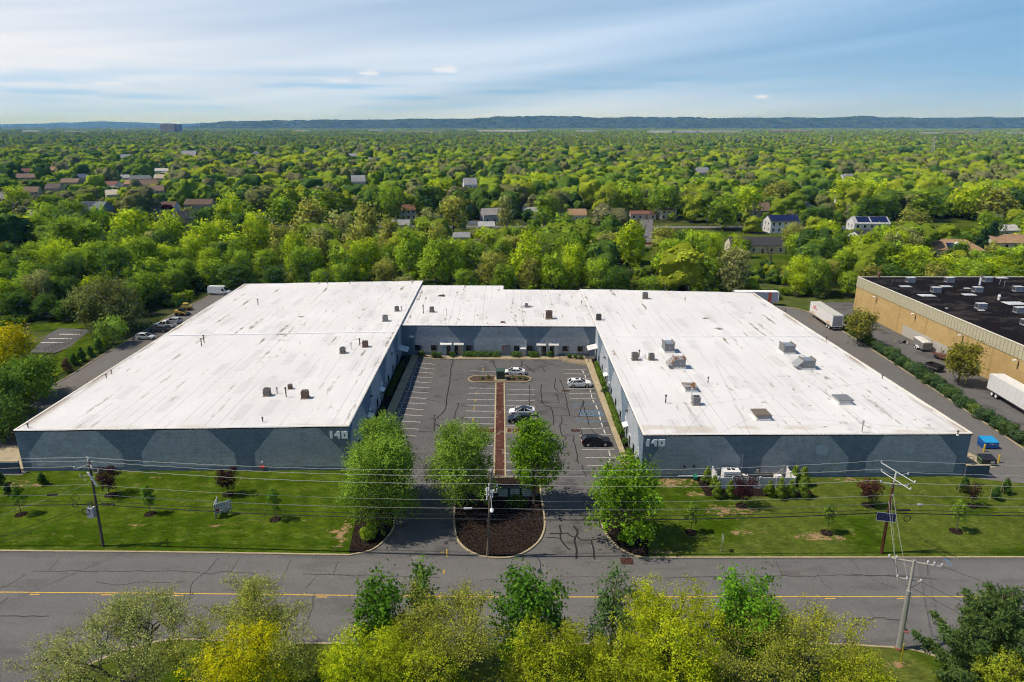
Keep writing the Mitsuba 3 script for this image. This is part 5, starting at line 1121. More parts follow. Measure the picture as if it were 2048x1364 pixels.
R = dumpster('blue dumpster with a bright blue lid on the right drive', *(77.42,100.86), 0.0, 2.35, 1.6, 1.5, (0.012, 0.10, 0.34), (0.02, 0.30, 0.62))
for q, w in ((-.25, .14), (.05, .3), (.6, .14)): R.add('decal', box(q, q + w, -.905, -.89, .80, .98), WHITE)
R = dumpster('black dumpster with green ends behind the low slate wall', *(73.4,95.09), -.05, 2.1, 1.35, 1.25, (0.018, 0.03, 0.022), (0.02, 0.02, 0.022))
R.add('notice', box(.15, .75, -.80, -.775, .45, .85), paint((0.45, 0.47, 0.48), .5)); R.add('end_panel', cat([box(-1.12, -1.06, -.6, .6, z, z + .2) for z in (.3, .6, .85)]), paint((0.12, 0.20, 0.10), .5))
# transformer on the court island
k = thing('transformer_box', 'dark green pad-mounted transformer cabinet on the planted island', 'transformer')
part(k, 'pad', box(-3.6, -1.1, 130.7, 133.0, 0.0, .22), KERB); GRN = paint((0.018, 0.045, 0.030), .5)
part(k, 'cabinet', box(-3.2, -1.5, 131.2, 132.7, .22, 1.95), GRN); part(k, 'lid', hull([(a, b, z) for a in (-3.26, -1.44) for b, z in ((131.1, 1.95), (132.8, 1.95), (131.15, 2.05), (132.75, 2.12))]), paint((0.04, 0.085, 0.06), .45))
part(k, 'door', cat([box(a, a + .8, 131.16, 131.2, .35, 1.85) for a in (-3.15, -2.33)]), GRN)
# fenced plant yard in front of the right wing
VIN = paint((0.72, 0.73, 0.75), .35)
k = thing('vinyl_fence', 'white vinyl fence round the air handlers in front of the right wing', 'fence')
fx0, fy0, fx1 = 29.6, 87.3, 40.6
for x0, x1 in ((fx0, 33.9), (33.9, 35.6), (35.6, fx1)): part(k, 'panel', box(x0, x1, fy0 - .04, fy0 + .04, .12, 1.85), VIN)
for x in (fx0, fx1): part(k, 'panel', box(x - .04, x + .04, fy0, 90.4, .12, 1.85), VIN)
for x, y in ((fx0, fy0), (fx1, fy0), (33.9, fy0), (35.6, fy0), (31.7, fy0), (38.0, fy0), (fx0, 88.9), (fx0, 90.3), (fx1, 88.9), (fx1, 90.3)):
    p = part(k, 'post', box(x - .08, x + .08, y - .08, y + .08, 0.0, 2.0), VIN); part(p, 'cap', hull([(x + a, y + b, 2.0) for a in (-.11, .11) for b in (-.11, .11)] + [(x, y, 2.1)]), VIN)
struct('gravel_bed', sheet([(fx0, fy0), (fx1, fy0), (fx1, 90.5), (fx0, 90.5)], .125), matte((0.30, 0.24, 0.11)), 'tan gravel inside the white fence')
struct('mulch_bed', sheet(Polygon([(27.4, 85.2), (42.6, 84.9), (43.0, 90.4), (27.2, 89.6)]).difference(sbox(fx0, fy0, fx1, 91)), .128), 'mulch_bark', 'mulch strip outside the white fence')
k = thing('air_handler', 'large white air handler with two roof fans inside the white fence', 'air conditioner')
part(k, 'cabinet', box(30.75, 33.15, 88.5, 89.9, .2, 2.1), VIN); part(k, 'grille', box(31.0, 32.9, 88.45, 88.5, .35, 1.8), paint((0.22, 0.25, 0.32), .5)); part(k, 'base', box(30.7, 33.2, 88.4, 90.0, .12, .2), KERB)
for x in (31.65, 32.3): f = part(k, 'fan', cyl((x, 89.35, 2.1), (x, 89.35, 2.16), .27, 16), BLACK); part(f, 'hub', cyl((x, 89.35, 2.16), (x, 89.35, 2.19), .08, 10), GREYMETAL)
for x, lab in ((34.0, 'small white condenser right of the large air handler'), (38.9, 'small white condenser at the right end of the fenced yard')):
    k = thing('condenser', lab, 'air conditioner', 'small condensers in the fenced yard'); part(k, 'cabinet', box(x - .5, x + .5, 88.9, 89.6, .2, 1.25), VIN); part(k, 'grille', box(x - .3, x + .3, 88.86, 88.9, .35, 1.0), paint((0.25, 0.24, 0.23), .6)); part(k, 'base', box(x - .55, x + .55, 88.8, 89.7, .12, .2), KERB)
k = thing('hose_reel', 'green hose reel cart against the right wing', 'hose reel')
x, y = 27.0, 89.9
part(k, 'drum', cyl((x - .25, y, .55), (x + .25, y, .55), .38, 14), paint((0.01, 0.22, 0.14), .4)); part(k, 'frame', tubes([(np.array([(x + s * .3, y + .3, 0.1), (x + s * .3, y, .9)]), [.03, .03]) for s in (-1, 1)] + [(np.array([(x + s * .3, y - .3, 0.1), (x + s * .3, y, .9)]), [.03, .03]) for s in (-1, 1)], 5), BLACK)

# ================================================================ on the roofs
UNIT = paint((0.20, 0.18, 0.165), .6, .1); UNITG = paint((0.29, 0.29, 0.30), .5, .2); BRN = paint((0.16, 0.085, 0.06), .7)


def roof_z(x, y):
    if y > 147.4 and -25.4 < x < 18.7: return 7.01
    if x < 0: return 6.76 + 0.65 * min(max((x + 75) / 50.5, 0), 1)
    return 7.15 - 0.17 * min(max((x - 19) / 47, 0), 1)


def condenser(label, x, y, m=None, s=1.0, rz=0.0):
    z = roof_z(x, y); k = thing('rooftop_condenser', label, 'air conditioner', 'small air conditioning units on the white roofs')
    to = place(x, y, z, rz, s); m = m or UNIT
    part(k, 'base', box(-.55, .55, -.55, .55, 0, .12), paint((0.3, 0.25, 0.2), .8), to=to); part(k, 'cabinet', box(-.45, .45, -.45, .45, .12, 1.15), m, to=to)
    part(k, 'louvre', cat([box(-.47, .47, -.47, .47, .25 + .15 * i, .29 + .15 * i) for i in range(6)]), paint((0.09, 0.08, 0.07), .7), to=to)
    f = part(k, 'fan', cyl((0, 0, 1.15), (0, 0, 1.2), .38, 14), BLACK, to=to); part(f, 'guard', tubes([(np.array([(-.38, 0, 1.21), (.38, 0, 1.21)]), [.02, .02]), (np.array([(0, -.38, 1.21), (0, .38, 1.21)]), [.02, .02])], 4), GREYMETAL, to=to)


def vent(label, x, y, h, r=.09, cap=True, m=None):
    z = roof_z(x, y) - 0.05; k = thing('roof_vent', label, 'vent pipe', 'vent pipes standing on the white roofs')
    m = m or DARKMETAL
    part(k, 'pipe', cyl((x, y, z), (x, y, z + h), r, 8), m); part(k, 'flashing', cyl((x, y, z), (x, y, z + .14), r * 2.6, 8, r * 1.2), EDGE)
    if cap: part(k, 'cap', cyl((x, y, z + h), (x, y, z + h + .18), r * 1.9, 8), m)


for (x, y), lab, m, s in (((-40.62,105.31), 'dark condenser, left one of the three near the middle of the left wing roof', UNIT, 1.1), ((-37.7,108.23), 'small brown unit, rear one of the three in the middle of the left wing roof', BRN, .7), ((-33.93,104.01), 'brown-black condenser, right one of the three in the middle of the left wing roof', BRN, 1.15), ((-33.21,127.08), 'grey condenser left of the brown one near the court edge of the left wing', UNIT, 1.05), ((-29.56,130.85), 'brown condenser near the court edge of the left wing roof', BRN, 1.1), ((-28.89,149.87), 'grey unit with a tall pipe on the back right of the left wing roof', UNITG, 1.2), ((-27.66,158.59), 'small dark condenser at the back right of the left wing roof', UNIT, 1.0), ((-19.3,159.05), 'dark condenser at the left of the centre block roof', UNIT, 1.1), ((8.62,153.25), 'rusty brown stacked unit on the right of the centre block roof', BRN, 1.6), ((19.96,151.54), 'black condenser at the court edge of the right wing roof', paint((0.05, 0.05, 0.05), .6), 1.2), ((23.51,123.49), 'dark condenser, left of a pair joined by pipes on the right wing roof', UNIT, 1.25), ((26.67,123.49), 'dark condenser, right of a pair joined by pipes on the right wing roof', UNIT, 1.1), ((29.6,101.7), 'grey condenser beside a black pipe on the right wing roof', UNITG, 1.25), ((34.47,171.95), 'small dark unit at the back of the right wing roof', UNIT, 1.4), ((3.59,163.79), 'small grey fan unit in a dark stain on the centre block roof', UNITG, .8)): condenser(lab, x, y, m, s)
for i, ((x, y), h, lab) in enumerate((((-63.58,165.76), 1.5, 'black capped pipe alone at the back of the left wing roof'), ((-63.32,132.49), 1.6, 'black pipe, left of a pair by the roof joint'), ((-63.82,134.84), 1.6, 'black pipe, right of a pair by the roof joint'), ((-37.62,94.56), .7, 'short black pipe near the front edge of the left wing'), ((-72.4,93.48), .6, 'short black pipe at the front left roof corner'), ((-72.58,114.51), .7, 'short curved pipe on the left gutter edge, lower'), ((-72.84,116.58), .7, 'short curved pipe on the left gutter edge, upper'), ((-37.19,104.44), 1.6, 'thin upright pipe among the three condensers'), ((-39.17,105.97), 1.0, 'pipe with a cap beside the left condenser'), ((-32.03,129.25), 1.3, 'white pipe beside the grey condenser'), ((-30.81,131.5), 1.5, 'pipe between the two condensers near the court edge'), ((-26.65,159.05), .9, 'short pipe right of the small dark condenser'), ((-21.18,157.68), 2.0, 'tall black pipe at the left of the centre block roof'), ((-15.43,154.99), 1.7, 'tall grey pipe standing alone on the centre block roof'), ((7.34,153.25), 1.0, 'white hooked pipe left of the rusty stacked unit'), ((9.42,154.99), 1.1, 'pipe right of the rusty stacked unit'), ((17.51,166.77), .7, 'short pipe at the back right of the centre block'), ((24.58,124.96), 1.4, 'pipe standing by the joined pair of condensers'), ((25.53,123.78), .8, 'low white pipe between the joined pair of condensers'), ((24.81,102.12), 1.3, 'black pipe at the front left of the right wing roof'), ((29.3,103.59), 2.0, 'tall black pipe beside the grey condenser'), ((34.09,111.05), 1.1, 'black pipe in the middle of the right wing roof'), ((51.26,91.39), 1.7, 'white pipe near the front edge of the right wing'), ((41.45,180.31), 1.5, 'upright pipe on the back edge of the right wing, left'), ((47.68,180.31), 1.3, 'upright pipe on the back edge of the right wing, right'), ((59.64,179.15), 1.0, 'short pipe on the back edge of the right wing near the corner'), ((44.33,169.84), .8, 'small pipe a little in front of the back edge'), ((65.67,158.59), .8, 'short pipe on the right edge of the right wing, back'), ((65.41,135.52), 1.0, 'pipe on the right edge of the right wing at the joint'), ((65.7,113.51), .7, 'black pipe on the right edge of the right wing, front'), ((-52.17,188.82), 1.2, 'pipe on the back edge of the left wing'), ((-45.67,188.18), .9, 'second pipe on the back edge of the left wing'), ((-32.68,190.74), 1.0, 'pipe on the back edge near the centre block'), ((64.92,90.71), .5, 'short black pipe at the front right roof corner'))):
    vent(lab, x, y, h, .08 if h < 1.2 else .1, True, ALU if 'white' in lab or 'grey' in lab else None)


def housing(label, x, y, w, d, h, kind):
    """Sheet-metal ventilator housings."""
    z = roof_z(x, y) - .03; k = thing('roof_ventilator', label, 'roof ventilator', 'metal ventilator housings on the right wing roof')
    to = place(x, y, z, 0.03)
    M = 'rusty_steel' if 'rust' in kind else paint((0.20, 0.215, 0.225), .5, .4)
    part(k, 'curb', box(-w / 2 - .12, w / 2 + .12, -d / 2 - .12, d / 2 + .12, 0, .35), EDGE, to=to)
    if 'flat' in kind:
        part(k, 'neck', box(-w * .42, w * .42, -d * .42, d * .42, .35, .75), EDGE if 'grey' in kind else GREYMETAL, to=to)
        for i in range(5):
            part(k, 'top_panel', hull([(-w / 2 - .15 + (w + .3) * i / 5 + q, b, zz) for q in (.02, (w + .3) / 5 - .02) for b in (-d / 2 - .2, d / 2 + .2) for zz in (.75 + .02 * (i % 2), .98)]), paint((0.27, 0.28, 0.29), .5, .4) if 'grey' in kind else ('rusty_steel' if 'rust' in kind else paint((0.15, 0.125, 0.10), .7)), to=to)
    else:
        part(k, 'cabinet', box(-w / 2, w / 2, -d / 2, d / 2, .35, h), paint((0.20, 0.215, 0.225), .5, .4), to=to)
        tp = part(k, 'top', box(-w / 2 + .1, w / 2 - .1, -d / 2 + .1, d / 2 - .1, h, h + .03), M if 'rust' in kind else paint((0.36, 0.40, 0.44), .35, .6), to=to)
        for s in (-1, 1): part(k, 'flange', box(s * w / 2 - .06, s * w / 2 + .06, -d / 2, d / 2, h, h + .3), M if 'rust' in kind else paint((0.2, 0.17, 0.15), .6), to=to)
        part(k, 'access_plate', box(-.1, .1, -d / 2 - .02, -d / 2, h * .5, h * .5 + .25), GREYMETAL, to=to)
        if 'hood' in kind: part(k, 'hood', hull([(-w / 2 - q, b, zz) for q, zz in ((0, h), (0, h - .05), (1.3, .75), (1.25, .60)) for b in (-d / 2, d / 2)]), M if 'rust' in kind else GREYMETAL, to=to)


housing('square grey ventilator housing in the middle left of the right wing roof', *(31.01,128.94), 1.9, 2.6, 1.9, 'box')
housing('rusty ventilator housing with a sloping hood', *(30.94,119.4), 1.9, 2.2, 1.9, 'rust hood')
housing('square grey ventilator housing near the right edge at the roof joint', *(54.48,128.47), 2.2, 2.6, 1.7, 'box')
housing('grey ventilator housing with a sloping hood near the right edge', *(54.57,119.26), 2.2, 2.3, 1.8, 'hood')
housing('rust-topped flat ventilator on a white curb', *(30.15,108.0), 2.0, 1.9, 1.0, 'rust flat')
housing('brown-topped flat ventilator near the front of the right wing roof', *(38.25,96.59), 2.1, 2.2, 1.0, 'brown flat')
housing('grey-topped flat ventilator on a white curb at the right front', *(53.63,102.74), 2.2, 2.1, 1.0, 'grey flat')
k = thing('roof_frame', 'low white pipe guard frame with a brown hatch at the front edge of the centre roof', 'guard frame')
x, y = (-2.51,149.46)
part(k, 'rail', tubes([(np.array([(x - 1.05, y, 7), (x - 1.05, y, 8.1), (x + 1.05, y, 8.1), (x + 1.05, y, 7)]), [.04] * 4), (np.array([(x - 1.05, y, 7.5), (x + 1.05, y, 7.5)]), [.04, .04])], 5), WHITE); part(k, 'hatch', box(x - .1, x + .9, y + .1, y + .7, 6.98, 7.35), BRN)
k = thing('scrap_metal', 'small dark heap of scrap in a stain on the centre block roof', 'scrap')
x, y = (-18.46,175.2)
for q, (a, b) in enumerate(((-.5, 0), (.1, .3), (.6, -.1), (.2, -.5))): part(k, 'piece', move(box(-.35, .35, -.12, .12, 0, .3), x + a, y + b, 7.01, q * .8), DARKMETAL)

# equipment on the black roof
def package_unit(label, x, y, w=2.1, d=1.35, h=1.25):
    k = thing('package_unit', label, 'air conditioner', 'grey package units on the black roof')
    z = 9.32; U = paint((0.30, 0.315, 0.36), .5, .1)
    part(k, 'cabinet', box(x - w / 2, x + w / 2, y - d / 2, y + d / 2, z + .15, z + h), U); part(k, 'curb', box(x - w / 2 - .05, x + w / 2 + .05, y - d / 2 - .05, y + d / 2 + .05, z - .02, z + .15), GREYMETAL)
    part(k, 'intake', box(x - w / 2 - .03, x - w / 2, y - d / 2 + .12, y + d / 2 - .12, z + .3, z + h - .12), paint((0.05, 0.05, 0.055), .6)); part(k, 'top', box(x - w / 2 - .04, x + w / 2 + .04, y - d / 2 - .04, y + d / 2 + .04, z + h, z + h + .05), paint((0.46, 0.47, 0.48), .5))
    part(k, 'panel_seam', cat([box(x - .02, x + .02, y - d / 2 - .012, y - d / 2, z + .2, z + h - .05), box(x + w / 2 - .5, x + w / 2 - .46, y - d / 2 - .012, y - d / 2, z + .2, z + h - .05)]), GREYMETAL)


for (x, y), lab in (((108.22,181.77), 'grey package unit, leftmost of the back row on the black roof'), ((118.82,181.77), 'grey package unit, second from left in the back row on the black roof'), ((129.57,182.39), 'grey package unit, right one in the back row on the black roof'), ((108.26,170.11), 'grey package unit, left one in the second row on the black roof'), ((119.04,170.39), 'grey package unit beside a capped flue in the second row'), ((129.8,170.94), 'grey package unit at the right edge in the second row'), ((108.99,153.66), 'low grey package unit in the third row on the black roof'), ((115.43,150.11), 'grey package unit at the right edge in the third row'), ((109.82,139.92), 'grey package unit cut by the right edge of the view')): package_unit(lab, x, y)
SKY_ = paint((0.52, 0.53, 0.51), .45)
for (x, y), w, d, lab in (((104.01,176.35), 2.7, 1.6, 'white skylight, leftmost in the back row'), ((114.72,176.35), 2.7, 1.6, 'white skylight, second in the back row'), ((136.58,186.86), 2.9, 1.4, 'white skylight at the very back of the black roof'), ((103.78,166.36), 3.6, 2.4, 'largest white skylight on the left of the black roof'), ((114.93,167.15), 3.0, 1.9, 'white skylight in the middle of the black roof'), ((120.18,158.32), 4.6, 3.0, 'wide pale skylight patch at the right'), ((118.8,174.03), 1.5, 1.0, 'small white skylight by the capped flue'), ((108.05,151.86), 1.4, .9, 'small pale pad before the low unit'), ((101.08,153.66), .5, .5, 'tiny pale pad on the black roof')):
    k = thing('skylight', lab, 'skylight', 'white skylights on the black roof'); part(k, 'curb', box(x - w / 2, x + w / 2, y - d / 2, y + d / 2, 9.3, 9.42), SKY_)
    part(k, 'dome', hull([(x + a * (w / 2 - .2), y + b * (d / 2 - .2), 9.42) for a in (-1, 1) for b in (-1, 1)] + [(x + a * (w / 2 - .5) * .9, y + b * (d / 2 - .4) * .7, 9.56) for a in (-1, 1) for b in (-1, 1)]), paint((0.50, 0.52, 0.53), .25))
for (x, y), h, r, lab, m in (((102.09,186.53), 1.3, .45, 'rusty turbine vent at the back left of the black roof', BRN), ((124.73,178.12), 2.3, .35, 'tall capped flue, brown at the top', BRN), ((118.68,161.75), .9, .4, 'white mushroom vent on the black roof', WHITE), ((102.35,179.93), .7, .2, 'small dark vent near the left parapet', DARKMETAL), ((130.48,178.72), 1.2, .12, 'thin pale pipe in the back of the black roof, left', ALU), ((130.05,176.35), 1.3, .12, 'thin pale pipe in the back of the black roof, right', ALU)):
    k = thing('flue', lab, 'flue'); part(k, 'pipe', cyl((x, y, 9.3), (x, y, 9.3 + h), r * .7, 10), WHITE if 'white' in lab or 'tall' in lab else m); part(k, 'cap', cyl((x, y, 9.3 + h), (x, y, 9.3 + h + r * 1.2), r, 10, r * .6), m)

# ================================================================ houses and far buildings
ROOFS = {}
def roof_mat(c):
    key = 'shingle_' + '_'.join(str(int(v * 1000)) for v in c)
    if key not in scene: shingle_tex(key, c)
    return key


CLOSE = []      # the plots: (x, y, radius, eaves)


def house(label, x, y, rz, w, d, eave, rise, wall, roof, floors=2, nwin=4, solar=None, hip=False, gable_front=False, porch=False, dormer=False, chim=False, group='houses beyond the tree belt', name='house', win_side=True):
    """Gabled house; local x runs along the ridge, local -y looks to the street front."""
    k = thing(name, label, 'house', group); to = place(x, y, 0, rz)
    W_ = matte(wall) ; hx, hy = w / 2, d / 2
    part(k, 'wall', hull([(a, b, z) for a in (-hx, hx) for b in (-hy, hy) for z in (-.2, eave)] + ([] if hip else [(a, 0, eave + rise) for a in (-hx, hx)])), W_, to=to)
    o = .35; rx = hx - hy * .9 if hip else hx + .2
    sl = rise / hy
    rf = numbered(f'{k}__roof')
    pl = []
    for s in (-1, 1):
        pts = [(-hx - .2, s * (hy + o), eave - sl * o), (hx + .2, s * (hy + o), eave - sl * o), (rx, 0, eave + rise), (-rx, 0, eave + rise)]
        pl.append(hull([(a, b, c + q) for a, b, c in pts for q in (.02, .2)]))
    if hip:
        for s in (-1, 1): pl.append(hull([(a, b, c + q) for a, b, c in ((s * (hx + .2), -hy - o, eave - sl * o), (s * (hx + .2), hy + o, eave - sl * o), (s * rx, 0, eave + rise)) for q in (.02, .19)]))
    scene[rf] = dict(mikit.ply(cat(pl), roof_mat(roof)), to_world=to)
    n = nwin
    for f in range(floors):
        zc = 1.5 + f * 2.8 if floors > 1 else 1.5
        if zc + .7 > eave: continue
        for i in range(n):
            u = -hx + w * (i + .5) / n
            if f == 0 and i == n // 2:
                part(k, 'door', box(u - .5, u + .5, -hy - .05, -hy + .05, 0, 2.1), paint((0.16, 0.10, 0.08), .5), to=to); continue
            wk = part(k, 'window', box(u - .62, u + .62, -hy - .05, -hy + .05, zc - .75, zc + .75), paint((0.66, 0.67, 0.68), .4), to=to)
            part(wk, 'pane', box(u - .5, u + .5, -hy - .062, -hy, zc - .64, zc + .64), 'dark_glass', to=to)
        if win_side:
            for s in (-1, 1):
                for v in (-hy * .45, hy * .45):
                    wk = part(k, 'window', box(s * hx - .05, s * hx + .05, v - .5, v + .5, zc - .65, zc + .65), paint((0.66, 0.67, 0.68), .4), to=to)
                    part(wk, 'pane', box(s * hx - .06, s * hx + .06, v - .4, v + .4, zc - .55, zc + .55), 'dark_glass', to=to)
    if solar:
        for a0, a1, t0, t1 in solar:
            part(k, 'solar_panel', hull([(a * hx, -hy * (1 - t) , eave + rise * t + q) for a in (a0, a1) for t in (t0, t1) for q in (.24, .3)]), paint((0.014, 0.022, 0.075), .2), to=to)
    if dormer:
        dk = part(k, 'dormer', hull([(a, b, z) for a in (-1.6, 1.6) for b in (-hy * .75, 0) for z in (eave + .2, eave + 1.9)] + [(0, b, eave + 2.7) for b in (-hy * .75, 0)]), matte((0.66, 0.68, 0.72)), to=to)
        for a in (-.7, .7): part(dk, 'window', box(a - .45, a + .45, -hy * .75 - .05, -hy * .75, eave + .7, eave + 1.7), 'dark_glass', to=to)
    if porch:
        pk = part(k, 'porch', hull([(a, b, z) for a in (hx * .15, hx + .5) for b, z in ((-hy - 3, 2.6), (-hy, 3.0), (-hy - 3, 2.75), (-hy, 3.2))]), paint((0.45, 0.46, 0.46), .5), to=to)
        part(pk, 'post', cat([box(a - .1, a + .1, -hy - 2.9, -hy - 2.7, 0, 2.65) for a in np.linspace(hx * .15 + .15, hx + .4, 5)]), WHITE, to=to)
    if chim: part(k, 'chimney', box(hx * .3, hx * .3 + .8, -.4, .4, eave + rise * .5, eave + rise + 1.0), matte((0.30, 0.16, 0.11)), to=to)
    CLOSE.append((x, y, 0.62 * max(w, d) + 2.5, eave))
    return k


CRM, WHT, TAN, GRY, DGY, BRNR, RDR, ORG, CHR = (0.58, 0.55, 0.44), (0.70, 0.71, 0.73), (0.46, 0.41, 0.33), (0.40, 0.41, 0.43), (0.22, 0.21, 0.20), (0.155, 0.115, 0.095), (0.20, 0.105, 0.085), (0.36, 0.235, 0.145), (0.065, 0.068, 0.075)
house('white two-storey house with a fully solar-panelled dark roof and white fence', *(132.22,336.69), 0.06, 14.5, 9, 5.4, 2.6, WHT, CHR, 2, 5, [(-.93, .96, .08, .95)], chim=False)
house('white house with blue solar panels and a white garage front', *(170.56,328.61), -0.05, 16.5, 9, 5.6, 2.6, WHT, GRY, 2, 5, [(-.8, -.1, .15, .95), (.0, .92, .15, .95)])
house('long cream ranch house with a charcoal roof behind the pool', *(100.33,280.96), 0.0, 22, 9, 3.3, 2.7, CRM, CHR, 1, 6)
house('tan hip-roofed house with solar panels, a white dormer and a sunroom', *(176.35,270.76), -0.28, 19, 13, 3.4, 3.2, TAN, ORG, 1, 6, [(-.42, -.12, .12, .6)], hip=True, dormer=True, porch=True)
house('cream two-storey house with an orange-brown roof at the right edge', *(201.68,274.08), -0.06, 20, 9.5, 5.5, 2.6, CRM, ORG, 2, 6)
house('white split-level house with a grey roof in front of the solar houses', *(147.74,289.4), 0.5, 9, 8, 5.0, 2.6, WHT, CHR, 2, 3)
house('tan cape house with a brown roof left of the solar-roofed white house', *(141.11,399.02), 0.02, 14, 9, 3.4, 4.2, TAN, (0.20, 0.15, 0.12), 1, 4)
house('blue-grey house with layered front gables behind a dark maple', *(170.3,406.01), PI / 2, 12, 10, 4.6, 3.0, (0.26, 0.30, 0.38), (0.27, 0.26, 0.25), 2, 3)
house('low white house with a pale roof behind the dark evergreen on the right', *(232.56,323.93), 0.1, 11, 8, 3.0, 2.0, (0.55, 0.58, 0.62), (0.5, 0.5, 0.48), 1, 4)
house('brown-roofed cottage peeking from trees on the right', *(286.0,420.72), 0.0, 10, 8, 3.5, 3.0, TAN, BRNR, 1, 3)
house('cream two-storey house with a brown roof and a porch right of centre', *(86.1,385.71), 0.2, 9, 8.5, 5.6, 3.0, CRM, RDR, 2, 3, hip=True)
house('low house with a long red-brown roof beside the grey driveway', *(72.92,385.71), 0.0, 14, 8, 2.9, 1.4, TAN, RDR, 1, 4)
house('tan-roofed house with a front gable behind bare trees right of centre', *(35.33,379.37), 0.05, 10.5, 8, 3.2, 2.8, CRM, ORG, 1, 3)
house('pale gabled house mostly hidden by a dark round tree in the centre', *(10.15,387.86), 0.3, 9, 8, 3.4, 2.6, WHT, (0.38, 0.38, 0.37), 1, 3)
house('grey gabled house behind a bare tree in the centre', *(-10.6,373.22), 0.3, 12, 9, 4.2, 3.0, (0.36, 0.36, 0.36), (0.30, 0.29, 0.28), 2, 3)
house('white house with a red-brown roof left of centre', *(-60.3,385.71), 0.05, 14, 9, 5.2, 2.5, WHT, RDR, 2, 5)
house('small grey-roofed shed in the clearing behind the centre block', *(-22.64,305.06), 0.1, 7.5, 6, 2.6, 1.7, (0.45, 0.46, 0.48), (0.30, 0.31, 0.33), 1, 2, name='shed')
house('low pale garage beside the street in the centre', *(-12.68,340.03), 0.05, 8, 7, 2.6, 1.8, WHT, (0.42, 0.43, 0.45), 1, 2)
house('low house with a grey roof in front of the red-roofed white house', *(-55.46,343.44), 0.0, 9, 7, 2.8, 2.0, (0.42, 0.43, 0.45), (0.30, 0.30, 0.31), 1, 3)
house('tan house with a plain brown roof, right end of the left cluster', *(-188.25,418.2), 0.05, 16, 10, 4.8, 2.6, (0.36, 0.33, 0.30), BRNR, 2, 4)
house('white house with a purple-leaved tree at its door', *(-205.63,408.39), 0.1, 15, 8.5, 4.4, 2.5, (0.62, 0.66, 0.73), BRNR, 2, 5)
house('tan house with a steep charcoal roof among the near left trees', *(-168.18,354.06), 0.8, 11, 10, 4.4, 3.6, (0.38, 0.34, 0.28), CHR, 2, 3)
house('blue-grey house with solar panels behind a dark round tree on the left', *(-237.58,394.48), -0.15, 15, 11, 4.8, 3.6, (0.24, 0.31, 0.43), (0.20, 0.22, 0.26), 2, 4, [(-.95, .1, .3, .95)])
house('tall narrow cream house in the trees at the far left', *(-236.76,345.17), 0.6, 8, 7, 7.2, 2.6, CRM, (0.32, 0.31, 0.29), 2, 2)
for (x, y), w, roof, wall, rot, lab in (((-326.0,447.67), 11, (0.28, 0.28, 0.28), CRM, .3, 'cream end house with a grey gable at the left edge'), ((-331.92,468.6), 10, ORG, TAN, .05, 'row house with an orange roof at the left edge'), ((-338.76,491.51), 10, BRNR, TAN, .05, 'row house with a brown roof right of the orange one'), ((-344.09,524.36), 11, BRNR, TAN, .05, 'brown double-gabled row house at the left'), ((-436.73,631.47), 19, BRNR, TAN, .02, 'wide row house with a brown roof among the left trees'), ((-492.37,713.17), 12, RDR, GRY, .05, 'small house with a reddish roof and grey gable, upper left'), ((-482.49,735.04), 9, ORG, TAN, .0, 'house showing only an orange roof, upper left'), ((-365.86,580.1), 15, (0.24, 0.18, 0.14), TAN, .1, 'long brown-roofed house left of the solar row house'), ((-386.55,631.47), 9, (0.09, 0.12, 0.2), WHT, .1, 'white house with a blue solar roof in the left cluster'), ((-333.77,566.24), 9, BRNR, CRM, 1.3, 'cream gable-fronted house in the left cluster'), ((-320.72,561.76), 12, RDR, WHT, .05, 'white house with a red-brown roof in the left cluster'), ((-352.52,637.1), 9, (0.45, 0.45, 0.46), WHT, 1.2, 'white house with a pale gable in the left cluster'), ((-328.89,620.5), 17, (0.16, 0.18, 0.19), WHT, .25, 'white house with a wide slate-grey roof in the left cluster'), ((-308.57,566.24), 9, ORG, TAN, .05, 'tan-roofed row house in the left cluster'), ((-290.25,557.35), 14, BRNR, (0.30, 0.28, 0.25), .3, 'brown row house with a dark gable end in the left cluster'), ((-314.67,625.94), 9, TAN, CRM, .1, 'cream house with a tan roof, right in the left cluster'), ((-256.8,502.01), 12, BRNR, TAN, .05, 'brown-roofed row house below the dark gable end'), ((-275.33,478.16), 8, CRM, CRM, .7, 'cream wall showing between the left trees'), ((-365.54,735.04), 16, (0.48, 0.47, 0.44), WHT, .3, 'white house with a pale hip roof beyond the left cluster')):
    q_ = (x * 12.9898 + y * 78.233) % 1.0
    if roof == BRNR: roof = ((0.155, 0.115, 0.095), (0.20, 0.175, 0.155), (0.145, 0.125, 0.115), (0.22, 0.165, 0.13))[int(q_ * 4)]
    house(lab, x, y, rot + (q_ - .5) * .7, w * .92, 8.5 + 2 * q_, 4.4 + q_, 2.4 + q_, wall, roof, 2, 4, chim=q_ > .6, porch=q_ < .25)
k = house('dark red barn with a grey roof among trees at upper left', *(-449.62,985.32), 0.1, 20, 14, 8, 8, (0.11, 0.02, 0.022), (0.34, 0.34, 0.37), 1, 2, name='barn', win_side=False)
